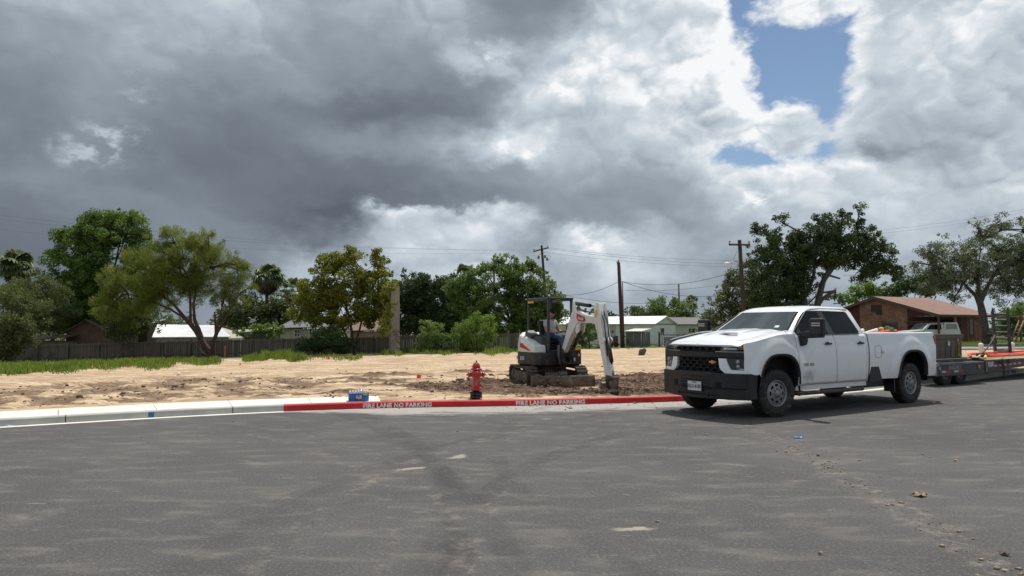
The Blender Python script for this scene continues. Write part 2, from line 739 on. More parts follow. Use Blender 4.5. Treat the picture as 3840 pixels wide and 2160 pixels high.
def soil_w(x, y):
    """1 where freshly dug brown soil lies"""
    v = 0.
    for (cx, cy, rx, ry) in ((1.6, 17.4, 4.0, 1.7), (4.6, 18.2, 3.0, 2.0), (-.8, 19.0, 2.1, 2.2), (2.9, 20.8, 3.4, 1.2), (.2, 21, 2.2, 1.3), (5.6, 22.6, 2.6, .8)):
        v = max(v, 1 - math.hypot((x - cx) / rx, (y - cy) / ry))
    return v


def build_lot():
    xs = np.concatenate([-np.geomspace(14, 190, 60)[::-1], np.arange(-13.9, 14, .085), np.geomspace(14.05, 260, 90)])
    nv = 330
    vv = np.linspace(0, 1, nv)
    V = np.zeros((len(xs), nv, 3))
    C = np.zeros((len(xs), nv, 4)); C[..., 3] = 1
    for i, x in enumerate(xs):
        y0 = kerb_y(x) + .12
        far = max(420, y0 + 60)
        ys = y0 + 26 * vv * (1 - vv) * 0 + (9 * vv + (far - y0 - 9) * vv ** 4.2)
        for j, y in enumerate(ys):
            z = g(x, y)
            sw = 0.
            if j == 0:
                z = min(z, .085)
            elif y < 62 and -45 < x < 60:
                # graded, tracked sand
                fade = smst(0, .5, y - y0)
                near = 1 - smst(30, 50, y)
                n1 = noise.noise(Vector((x * .35, y * .9, 0)))
                n2 = noise.noise(Vector((x * 1.4, y * 3.0, 4.)))
                n3 = noise.noise(Vector((x * 6, y * 8, 9.)))
                z += fade * (n1 * .04 + n2 * .022 * near + n3 * .012 * near)
                if y < 26 and -6 < x < 9:
                    w = soil_w(x, y) + n1 * .28 + n2 * .22
                    sw = smst(-.05, .25, w)
                    if sw > 0:
                        q = Vector((x * 1.5, y * 1.5, 2.))
                        lump = noise.noise(q) * .08 + abs(noise.noise(q * 2.7)) * .10 + abs(noise.noise(q * 6)) * .08 + noise.noise(q * 11) * .035
                        # heaped spoil beside the bucket and behind the kerb
                        heap = .16 * max(0, 1 - math.hypot((x - 4.3) / 1.9, (y - 18.1) / 1.0)) + .08 * max(0, 1 - math.hypot((x - .4) / 1.6, (y - 16.8) / .7))
                        z += fade * sw * (lump + heap + .0)
                z -= .20 * math.exp(-((x - 2.45) ** 2 + (y - 17.35) ** 2) / .9)
                # scraped pit on the left
                pw = max(0, 1 - math.hypot((x + 10.4) / 5.9, (y - (19.6 + (x + 10.4) * .15)) / 6.6))
                if pw > 0:
                    pw = smst(0, .28, pw)
                    rut = math.sin((x + y * .36) * 3.4 + n1 * 4)
                    z += pw * (-.15 + .06 * rut + .09 * abs(noise.noise(Vector((x * 3, y * 3, 7)))) + .03 * n2)
                    sw = max(sw, .50 * pw * smst(.95, -.1, rut) + .10 * pw)
                # two wheel ruts running along the lot
                for off, dep in ((3.2, .035), (5.3, .03), (11.5, .05), (13.3, .05)):
                    dd = (y - (kerb_y(x * .6 + 3) * .35 + 9.5 + off + .12 * x + .4 * n1))
                    z -= dep * math.exp(-(dd / .28) ** 2) * near
            if x < -2.4 and y - y0 < 1.9:      # bedded level against the walk
                z = min(z, .08) if y - y0 < 1.15 else min(z, .08 + (y - y0 - 1.15) * .25)
            V[i, j] = (x, y, z)
            C[i, j, 0] = sw
            gr = smst(0, 1, (y - (50.5 if x < 4 else 58)) / 2.5) if x < 24 else (smst(0, 1, (y - 55) / 3.0))
            C[i, j, 1] = gr
    idx = np.arange(len(xs) * nv).reshape(len(xs), nv)
    F = np.stack([idx[:-1, :-1], idx[1:, :-1], idx[1:, 1:], idx[:-1, 1:]], -1).reshape(-1, 4)
    q = NB('lot_soil')
    c = q.co('Object')
    at_ = q.n('ShaderNodeVertexColor', layer_name='tint')
    sp = q.n('ShaderNodeSeparateColor'); q.set(sp.inputs[0], at_.outputs[0])
    n1 = q.noise(q.map(c, (1, 2.6, 1)), .55, 6, .62, .3)
    n2 = q.noise(q.map(c, (1, 2.2, 1)), 3.2, 6, .65)
    n3 = q.noise(c, 24, 4, .7)
    sand = q.ramp(n1, [(.34, (.38, .265, .165)), (.45, (.52, .385, .25)), (.56, (.65, .505, .335)), (.7, (.76, .62, .43))])
    sand = q.mix(q.math('MULTIPLY', q.rng(n2, .47, .62), .85), sand, (.37, .25, .165))
    sand = q.mix(q.math('MULTIPLY', q.rng(q.noise(q.map(c, (1, 2.8, 1)), 1.4, 7, .7, .4), .57, .66), .8), sand, (.24, .165, .105))
    sand = q.mix(q.math('MULTIPLY', q.rng(n3, .55, .72), .38), sand, (.27, .185, .115))
    sand = q.mix(q.math('MULTIPLY', q.rng(q.noise(q.map(c, (.35, 2.2, 1), (0, 0, .12)), .5, 5, .6, .3), .5, .62), .55), sand, (.36, .25, .17))
    soil = q.ramp(q.noise(c, 5, 8, .7, .3), [(.36, (.045, .027, .018)), (.47, (.105, .064, .042)), (.57, (.175, .113, .076)), (.70, (.30, .21, .145))])
    grass = q.ramp(n2, [(.3, (.05, .075, .02)), (.5, (.09, .12, .035)), (.7, (.19, .17, .08))])
    m1 = q.rng(q.math('ADD', sp.outputs[0], q.math('MULTIPLY', q.math('SUBTRACT', n2, .5), .9)), .12, .40)
    base = q.mix(m1, sand, q.mix(q.rng(sp.outputs[0], .9, .5), soil, q.mix(.30, soil, sand)))
    m2 = q.rng(q.math('ADD', sp.outputs[1], q.math('MULTIPLY', q.math('SUBTRACT', n1, .5), 1.2)), .35, .62)
    base = q.mix(m2, base, grass)
    q.p(col=base, rough=.95, spec=.15)
    h = q.math('ADD', q.math('MULTIPLY', n2, .5), q.math('ADD', q.math('MULTIPLY', n3, .3), q.math('MULTIPLY', q.noise(c, 9, 6, .7), .8)))
    q.bump(h, .9, .05)
    o = arrays_mesh('ground', V.reshape(-1, 3), F, q.m, None, C.reshape(-1, 4), smooth=True)
    tag(o, kind='structure')


build_lot()


# ---------------------------------------------------------------- road
def mask_ellipse(q, c, x, y, rx, ry, rot, soft=.5):
    v = q.map(q.vmath('SUBTRACT', c, (x, y, 0)), (1 / rx, 1 / ry, 0), (0, 0, 0))
    # rotate first, then scale
    r = q.n('ShaderNodeVectorRotate', rotation_type='Z_AXIS')
    q.set(r.inputs['Vector'], q.vmath('SUBTRACT', c, (x, y, 0)))
    r.inputs['Angle'].default_value = -rot
    v = q.vmath('MULTIPLY', r.outputs[0], (1 / rx, 1 / ry, 0))
    return q.rng(q.vmath('LENGTH', v), 1.0, 1 - soft)


TRACKS = ((9.85, 4.39, 10.42, .17, .42), (9.85, 4.39, 12.0, .15, .30), (-19.4, 3.87, 19.07, .16, .45), (-23.7, .63, 24.1, .15, .40), (12.46, 9.77, 12.66, .13, .32))


def build_road():
    q = NB('asphalt')
    c = q.co('Object')
    wob = q.vmath('ADD', c, q.vmath('SCALE', q.noise(c, .6, 3, .5, 0, True)))
    n1 = q.noise(c, .35, 5, .6, .5)
    n2 = q.noise(q.map(c, (1, 2.4, 1), (0, 0, .2)), 1.5, 7, .62, .4)
    n3 = q.noise(c, 38, 3, .7)
    n4 = q.voro(c, 110, 'Distance')
    n5 = q.noise(c, 140, 2, .6)
    base = q.ramp(n1, [(.3, (.080, .077, .077)), (.5, (.099, .095, .094)), (.7, (.122, .116, .113))])
    # grit of the mat: light and dark stones
    base = q.mix(q.math('MULTIPLY', q.rng(n3, .50, .68), .6), base, (.215, .205, .198))
    base = q.mix(q.math('MULTIPLY', q.rng(n5, .50, .36), .8), base, (.035, .034, .034))
    base = q.mix(q.math('MULTIPLY', q.rng(n4, .30, .10), .25), base, (.22, .205, .19))
    # wind-blown dust in thin drifts
    base = q.mix(q.math('MULTIPLY', q.rng(n2, .47, .80), .40), base, (.31, .275, .24))
    base = q.mix(q.math('MULTIPLY', q.rng(q.noise(q.map(c, (1, 2.2, 1), (0, 0, -.12)), .8, 7, .7, .6), .46, .34), .22), base, (.060, .057, .057))
    spots = q.rng(q.noise(q.map(c, (1, 2.6, 1), (0, 0, .15)), 2.6, 5, .6, .2), .665, .70)
    base = q.mix(q.math('MULTIPLY', spots, .28), base, (.40, .35, .29))
    # dust settled beside the kerb
    geo = q.n('ShaderNodeVertexColor', layer_name='tint')
    sp = q.n('ShaderNodeSeparateColor'); q.set(sp.inputs[0], geo.outputs[0])
    dn = q.math('ADD', sp.outputs[0], q.math('MULTIPLY', q.math('SUBTRACT', n2, .52), 1.5))
    base = q.mix(q.math('MULTIPLY', q.rng(dn, .22, .85), .85), base, (.42, .40, .365))
    dn2 = q.math('ADD', sp.outputs[1], q.math('MULTIPLY', q.math('SUBTRACT', q.noise(q.map(c, (1, 3.2, 1)), 1.9, 6, .6, .3), .5), 1.4))
    base = q.mix(q.math('MULTIPLY', q.rng(dn2, .42, .75), .9), base, (.66, .60, .50))
    # caked mud splats left by tyres
    for (px, py, rx, ry, ro) in ((1715, 1712, .17, .30, -.5), (1545, 1758, .30, .10, .5), (2378, 1984, .32, .085, .03),
                                 (2050, 1570, .2, .07, 0), (2560, 1545, .3, .05, 0)):
        P = on_plane(px, py)
        mk = mask_ellipse(q, wob_c(q, c), P.x, P.y, rx, ry, ro, .8)
        mk = q.rng(q.math('MULTIPLY', mk, q.math('ADD', q.noise(c, 22, 6, .75), .40)), .22, .95)
        base = q.mix(q.math('MULTIPLY', mk, .6), base, (.50, .44, .35))
    # crumbs of dried mud carried off by wheels (an arc across the right side)
    cx, cy, rr = 7.9, 2.2, 5.35
    for (cx, cy, rr, ww, am, ns) in ((-56.2, 13.3, 60.0, .24, .40, 7), (-9.3, 4.2, 9.0, .12, .26, 5), (-9.3, 4.2, 8.5, .11, .22, 5), (9.9, 5.1, 10.2, .14, .26, 5), (9.9, 5.1, 11.6, .14, .22, 5)):
        d = q.math('ABSOLUTE', q.math('SUBTRACT', q.vmath('LENGTH', q.vmath('SUBTRACT', q.vmath('MULTIPLY', c, (1, 1, 0)), (cx, cy, 0))), rr))
        band = q.rng(d, ww, ww * .3)
        mk = q.math('MULTIPLY', band, q.rng(q.noise(c, ns, 6, .75), .50, .64))
        base = q.mix(q.math('MULTIPLY', mk, am), base, (.36, .31, .25))
    # dark scrubbed tyre tracks
    for (cx, cy, rr, ww, am) in TRACKS:
        d = q.math('ABSOLUTE', q.math('SUBTRACT', q.vmath('LENGTH', q.vmath('SUBTRACT', q.vmath('MULTIPLY', c, (1, 1, 0)), (cx, cy, 0))), rr))
        band = q.math('MULTIPLY', q.rng(d, ww, ww * .5), q.math('MULTIPLY', q.rng(q.noise(c, .9, 4, .6), .36, .58), q.rng(q.noise(q.map(c, (1, 1, 1)), 13, 3, .7), .30, .55)))
        base = q.mix(q.math('MULTIPLY', band, am), base, (.045, .042, .042))
    q.p(col=base, rough=.9, spec=.25)
    h = q.math('ADD', q.math('MULTIPLY', n3, .6), q.math('ADD', q.math('MULTIPLY', n5, .5), q.math('MULTIPLY', n4, -.5)))
    q.bump(h, .75, .008)
    # mesh: rows from the kerb towards and behind the camera
    xs = np.concatenate([np.linspace(KX[5], -14, 24)[:-1], np.arange(-14, 22, .3), np.linspace(22, KX[-5], 40)])
    offs = [0, .05, .15, .3, .5, .8, 1.2, 1.8, 2.6, 3.6, 5, 7, 10, 14, 20, 30, 45, 70, 110]
    V = []; C = []
    for x in xs:
        y0 = kerb_y(x) + .02
        for o_ in offs:
            V.append((x, y0 - o_, 0))
            # wide dusty apron in front of the dug ground, thin at the far left
            wide = .16 + 1.25 * smst(-4.6, -1.6, x) * (1 - smst(4.5, 8, x)) + .25 * smst(6, 9, x)
            a = 1 - smst(wide * .35, wide * 1.35, o_)
            b = (1 - smst(.0, .22, o_)) * .62
            C.append((a, b, 0, 1))
    w = len(offs)
    idx = np.arange(len(xs) * w).reshape(len(xs), w)
    F = np.stack([idx[:-1, :-1], idx[:-1, 1:], idx[1:, 1:], idx[1:, :-1]], -1).reshape(-1, 4)
    o = arrays_mesh('road', np.array(V), F, q.m, None, np.array(C))
    tag(o, kind='structure')


_wob = {}


def wob_c(q, c):
    if id(q) not in _wob:
        x = q.n('ShaderNodeVectorMath', operation='SCALE')
        q.set(x.inputs[0], q.vmath('SUBTRACT', q.noise(c, 5, 4, .6, 0, True), (.5, .5, .5)))
        x.inputs['Scale'].default_value = .25
        _wob[id(q)] = q.vmath('ADD', c, x.outputs[0])
    return _wob[id(q)]


build_road()


# ---------------------------------------------------------------- kerb, gutter and walk
def sweep(prof, s0, s1, ds=.12, mi=0, mb=None, caps=True):
    """profile [(outward, z)] swept along the kerb"""
    mb = mb or MB()
    n = max(2, int((s1 - s0) / ds))
    vs = []
    for i in range(n + 1):
        p, t, o_ = kerb_pt(s0 + (s1 - s0) * i / n)
        for (a, z) in prof:
            vs.append(p + o_ * a + Vector((0, 0, z)))
    k = len(prof)
    fs = [(i * k + j, (i + 1) * k + j, (i + 1) * k + j + 1, i * k + j + 1) for i in range(n) for j in range(k - 1)]
    mb.add(vs, fs, mi, False)
    if caps:
        mb.add(vs[:k], [tuple(range(k))], mi)
        mb.add(vs[-k:], [tuple(range(k))[::-1]], mi)
    return mb


S_RED0, S_RED1 = kerb_s_at(1070), kerb_s_at(2578)


def build_kerb():
    def concrete(name, a, b, cc, amt=.5):
        q = NB(name)
        c = q.co()
        n = q.noise(c, 1.6, 6, .65, .3)
        n2 = q.noise(c, 30, 4, .7)
        base = q.mix(q.rng(n, .3, .7), a, b)
        base = q.mix(q.math('MULTIPLY', q.rng(q.noise(q.map(c, (1, 1, 3)), 4.5, 6, .7), .55, .72), amt), base, cc)
        base = q.mix(q.math('MULTIPLY', q.rng(n2, .55, .75), .25), base, cc)
        q.p(col=base, rough=.9, spec=.2)
        q.bump(n2, .25, .004)
        return q.m
    con = concrete('kerb_concrete', (.40, .41, .38), (.50, .50, .46), (.33, .29, .22), .5)
    walk = concrete('walk_concrete', (.70, .68, .60), (.80, .78, .70), (.55, .47, .34), .22)
    red = NB('red_kerb_paint')
    c = red.co()
    n = red.noise(c, 2.2, 6, .65, .3)
    base = red.mix(red.rng(n, .3, .7), (.40, .008, .012), (.56, .022, .028))
    base = red.mix(red.math('MULTIPLY', red.rng(red.noise(c, 9, 6, .75, .4), .60, .70), .55), base, (.42, .20, .15))
    red.p(col=base, rough=.55, spec=.4)
    red.bump(red.noise(c, 25, 4, .7), .25, .004)
    prof = [(-.012, -.02), (-.004, .0), (.018, .100), (.030, .113), (.048, .119), (.150, .121), (.152, -.02)]
    lead = [(.0, 0)]
    mb = MB()
    joints = sorted([kerb_s_at(px) for px in (260, 881, 1492, 2207, 2950)] + [S_RED0, S_RED1, KS[-1] - 3, 3.0,
                    kerb_s_at(260) - 3.2, kerb_s_at(260) - 6.4, kerb_s_at(3300), kerb_s_at(3560), kerb_s_at(3760)])
    for a, b in zip(joints[:-1], joints[1:]):
        isred = a >= S_RED0 - .01 and b <= S_RED1 + .01
        ga = 0 if abs(a - S_RED0) < .01 or abs(a - S_RED1) < .01 else .009
        gb = 0 if abs(b - S_RED0) < .01 or abs(b - S_RED1) < .01 else .009
        sweep(prof, a + ga, b - gb, mi=1 if isred else 0, mb=mb)
    # dark strip seen down in the joints
    sweep([(.012, -.02), (.03, .100), (.14, .108), (.145, -.02)], joints[0], joints[-1], mi=2, mb=mb)
    kb = mb.build('kerb', [con, red.m, mat('joint_dark', (.10, .09, .075), .95)], fix=False)
    tag(kb, kind='structure')
    # gutter lip cast with the kerb
    mb = sweep([(-.16, -.02), (-.155, .004), (-.010, .006), (-.006, -.02)], joints[0], S_RED0 - .0)
    sweep([(-.16, -.02), (-.155, .004), (-.010, .006), (-.006, -.02)], S_RED1, joints[-1], mb=mb)
    gq = mb.build('gutter_edge', walk, fix=False)
    tag(gq, kind='structure')
    # white walk behind the kerb, ending left of the hydrant
    sE = kerb_s_at(1432)
    sl = sorted([kerb_s_at(px) for px in (232, 600, 880, 1175)] + [sE, kerb_s_at(232) - 3.3, kerb_s_at(232) - 6.6, kerb_s_at(232) - 12])
    mb = MB()
    for a, b in zip(sl[:-1], sl[1:]):
        sweep([(.156, 0), (.156, .117), (.165, .123), (1.18, .131), (1.19, .125), (1.19, 0)], a + .006, b - .006, mb=mb)
    wk = mb.build('sidewalk', walk, fix=False)
    tag(wk, kind='structure')
    # stencilled lettering
    wp = mat('stencil_white', (.78, .70, .70), .7, var=.12, scale=14, dirt=(.5, .10, .10), dirt_amt=.7)
    for (pa, pb, lab) in ((1366, 1621, 'FIRE LANE NO PARKING'), (1935, 2192, 'FIRE LANE NO PARKING')):
        sa, sb = kerb_s_at(pa), kerb_s_at(pb)
        mid = (sa + sb) / 2
        vs, fs = text_geo(lab, .1, .0045, 1.04)
        w = max(v.x for v in vs) - min(v.x for v in vs)
        hh = max(v.y for v in vs) - min(v.y for v in vs)
        xm = (max(v.x for v in vs) + min(v.x for v in vs)) / 2
        ym = (max(v.y for v in vs) + min(v.y for v in vs)) / 2
        fx = (sb - sa) / w
        fy = .088 / hh
        out = []
        for v in vs:
            p, t, o_ = kerb_pt(mid + (v.x - xm) * fx)
            z = .054 + (v.y - ym) * fy
            out.append(p + o_ * (-.004 + .022 * z / .100 - .003) + Vector((0, 0, z)))
        mb = MB()
        mb.add(out, fs)
        # stencil bridges: slim red breaks in the letters come from cutting the white, drawn here as thin red bars
        o = mb.build('stencil_lettering', wp, kb, fix=False)
        o['label'] = 'white stencilled fire lane words on the red kerb face'
        mb = MB()
        bars = []
        for ch_i, fr in enumerate((.128, .335, .430, .505, .600, .660, .775, .835, .905)):
            s_ = sa + (sb - sa) * fr
            p, t, o_ = kerb_pt(s_)
            a0 = p + o_ * (-.004 + .022 * .01 / .100 - .0045) + Vector((0, 0, .008))
            a1 = p + o_ * (-.004 + .022 * .098 / .100 - .0045) + Vector((0, 0, .100))
            mb.add([a0 - t * .004, a0 + t * .004, a1 + t * .004, a1 - t * .004], [(0, 1, 2, 3)])
        mb.build('stencil_bridge', red.m, kb, fix=False)
    # blue survey paint on the kerb
    bl = mat('blue_marking', (.02, .13, .36), .7, var=.2, scale=20)
    for (pa, pb) in ((567, 589), (3766, 3776), (3784, 3802)):
        mb = MB()
        sa, sb = kerb_s_at(pa), kerb_s_at(pb)
        for i in range(4):
            a = sa + (sb - sa) * i / 4; b = sa + (sb - sa) * (i + 1) / 4
            vs = []
            for s_, z in ((a, .012), (b, .012), (b, .096), (a, .096)):
                p, t, o_ = kerb_pt(s_)
                vs.append(p + o_ * (-.004 + .022 * z / .100 - .003) + Vector((0, 0, z)))
            mb.add(vs, [(0, 1, 2, 3)])
        mb.build('blue_paint_mark', bl, kb, fix=False)


build_kerb()


def build_far_road():
    asph = mat('far_asphalt', (.16, .15, .145), .9, var=.15, scale=.8)
    conc = mat('far_kerb', (.60, .58, .52), .9, var=.1)
    def strip(name, m_, y0, y1, dz, x0=20, x1=75, up=0.0):
        mb = MB()
        n = 60
        def P(u, v):
            x = x0 + (x1 - x0) * u
            y = y0 + (y1 - y0) * v + (x - 34) * .12
            return (x, y, g(x, y) + dz)
        mb.grid(P, n, 4, smooth=False)
        o = mb.build(name, m_, fix=False, solid=(up or 0))
        tag(o, kind='structure')
    strip('far_road', asph, 47.5, 53.0, .03)
    strip('far_road_kerb', conc, 46.9, 47.35, .14)
    strip('far_road_kerb', conc, 53.05, 53.3, .12)


build_far_road()

# ================================================================ shared vehicle materials
white_paint = mat('white_paint', (.74, .76, .78), .28, var=.03, scale=2, coat=.6, dirt=(.42, .36, .29), dirt_amt=.12)
black_plastic = mat('black_plastic', (.009, .009, .012), .42, var=.25, scale=5, bump=.1, dirt=(.09, .075, .06), dirt_amt=.14)
dark_gap = mat('dark_gap', (.006, .006, .007), .9)
rubber = mat('tyre_rubber', (.022, .021, .020), .8, var=.3, scale=9, dirt=(.17, .125, .085), dirt_amt=.75, bump=.3)
steel_grey = mat('grey_steel', (.27, .275, .28), .38, metal=.55, var=.12, scale=9, dirt=(.25, .18, .12), dirt_amt=.5)
chrome = mat('bright_metal', (.62, .63, .65), .12, metal=1.0, var=.05)
red_lens = mat('red_lens', (.34, .006, .012), .15, coat=.5)
amber_lens = mat('amber_lens', (.70, .15, .01), .15, coat=.5)
lamp_glass = mat('lamp_glass', (.035, .038, .042), .06, coat=.8)
dark_metal = mat('dark_metal', (.028, .027, .028), .5, metal=.3, var=.3, dirt=(.14, .10, .07), dirt_amt=.4)


def glass_mat(name, col, rough=.03, spec=.8):
    q = NB(name)
    n = q.noise(q.co(), 2.0, 4, .6)
    q.p(col=q.mix(n, col, tuple(x * 1.3 for x in col)), rough=rough, spec=spec, coat=.5)
    q.b.inputs['Coat Roughness'].default_value = .02
    return q.m


tint_glass = glass_mat('tinted_glass', (.003, .003, .005), .05, .10)
tint_glass.node_tree.nodes['Principled BSDF'].inputs['Coat Weight'].default_value = .12
screen_glass = glass_mat('windscreen_glass', (.020, .027, .026), .03, .9)
badge_grey = mat('badge_grey', (.10, .10, .11), .35, metal=.3)

# white paint with road film that gathers low on the body
q_ = NB('pickup_paint')
c_ = q_.co()
s_ = q_.n('ShaderNodeSeparateXYZ'); q_.set(s_.inputs[0], c_)
nn = q_.noise(q_.map(c_, (1, 1, .35)), 3.0, 6, .6, .2)
film = q_.math('MULTIPLY', q_.rng(q_.math('ADD', s_.outputs[2], q_.math('MULTIPLY', q_.math('SUBTRACT', nn, .5), .5)), .95, .42), .36)
base_ = q_.mix(film, (.86, .88, .90), (.40, .35, .29))
d_ = q_.vmath('LENGTH', q_.vmath('MULTIPLY', q_.vmath('SUBTRACT', q_.map(c_, (1, 0, 1)), (.83, 0, .70)), (3.2, 0, 5.5)))
base_ = q_.mix(q_.math('MULTIPLY', q_.rng(q_.math('ADD', d_, q_.math('MULTIPLY', q_.math('SUBTRACT', q_.noise(c_, 12, 5, .7), .5), 1.1)), .85, .2), .55), base_, (.22, .17, .13))
q_.p(col=base_, rough=.24, coat=.7, spec=.5)
q_.b.inputs['Coat Roughness'].default_value = .05
pickup_paint = q_.m


def wheel(parent, loc, rz, side, rad=.42, wid=.26, name='wheel', rim_r=.235, holes=8, mat_rim=None):
    """outer face looks along local -y * side ... built facing -y, spun for the far side"""
    w = empty(name, loc, rz + (0 if side > 0 else math.pi))
    w.parent = parent
    h = wid / 2
    t = MB()
    prof = [(rim_r - .005, h * .80), (rim_r + .02, h), (rad * .80, h * 1.08), (rad * .94, h * .98), (rad * .985, h * .82),
            (rad, h * .45), (rad, -h * .45), (rad * .985, -h * .82), (rad * .94, -h * .98), (rad * .8, -h * 1.08), (rim_r + .02, -h), (rim_r - .005, -h * .8)]
    t.lathe(prof, 48, axis='y', caps=False)
    # tread blocks
    for k in range(40):
        a = 2 * math.pi * k / 40
        M = Matrix.Rotation(a, 4, 'Y')
        for yy in (-h * .58, 0.0, h * .58):
            t.box((rad - .001, yy + (.008 if k % 2 else -.008), 0), (.012, h * .46, rad * .11), M=M)
        for sg in (-1, 1):
            t.box((rad * .962, sg * h * .93, 0), (rad * .04, .010, rad * .08), M=M)
    t.build('tyre', rubber, w)
    r = MB()
    rm = mat_rim or steel_grey
    # rim barrel and face, with punched holes left open between spokes
    r.lathe([(rim_r, -h * .75), (rim_r, -h * .92), (rim_r - .018, -h * .92), (rim_r - .026, -h * .6), (rim_r - .03, h * .7)], 40, axis='y', caps=False)
    fr = rim_r - .028
    y0, y1 = -h * .62, -h * .78
    r.lathe([(fr + .004, y0), (fr * .86, y1 * 1.02)], 40, axis='y', caps=False)
    r.lathe([(fr * .55, y1 * 1.1), (fr * .40, y1 * 1.22), (fr * .34, y1 * 1.22)], 40, axis='y', caps=False)
    for k in range(holes):
        a0 = 2 * math.pi * (k + .30) / holes
        a1 = 2 * math.pi * (k + .70) / holes
        n = 4
        vs = []
        for j in range(n + 1):
            a = a0 + (a1 - a0) * j / n
            am = (a0 + a1) / 2
            for rr, yy in ((fr * .86, y1 * 1.02), (fr * .55, y1 * 1.1)):
                wd = 1.0
                aa = am + (a - am) * wd
                vs.append((rr * math.cos(aa), yy, rr * math.sin(aa)))
        r.add(vs, [(2 * j, 2 * j + 2, 2 * j + 3, 2 * j + 1) for j in range(n)], smooth=True)
        # web above and below each hole makes it an oval
        for rr0, rr1 in ((fr * .86, fr * .80), (fr * .62, fr * .55)):
            b0 = 2 * math.pi * (k + .70) / holes; b1 = 2 * math.pi * (k + 1.30) / holes
            vs = []
            for j in range(n + 1):
                a = b0 + (b1 - b0) * j / n
                for rr in (rr0, rr1):
                    yy = y1 * (1.02 + .08 * (fr * .86 - rr) / (fr * .31))
                    vs.append((rr * math.cos(a), yy, rr * math.sin(a)))
            r.add(vs, [(2 * j, 2 * j + 2, 2 * j + 3, 2 * j + 1) for j in range(n)], smooth=True)
    r.build('rim', rm, w)
    hb = MB()
    hb.lathe([(fr * .36, y1 * 1.15), (fr * .36, y1 * 1.25), (fr * .24, y1 * 1.42), (fr * .20, y1 * 1.5), (0.001, y1 * 1.5)], 24, axis='y', caps=False)
    for k in range(8):
        a = 2 * math.pi * k / 8
        hb.lathe([(.011, y1 * 1.15), (.011, y1 * 1.42), (.001, y1 * 1.46)], 8, axis='y', M=Matrix.Translation((fr * .43 * math.cos(a), 0, fr * .43 * math.sin(a))), caps=False)
    hb.build('hub', rm, w)
    bk = MB()
    bk.lathe([(.001, -h * .2), (rim_r - .02, -h * .2)], 24, axis='y', caps=False)
    bk.build('brake_drum', dark_gap, w)
    return w


# ================================================================ the white pickup
# local frame: origin on the ground under the front axle, +x towards the tail, -y the driver's side (near the camera)
TX, TY, TYAW = 4.18, 13.60, R(33.0)


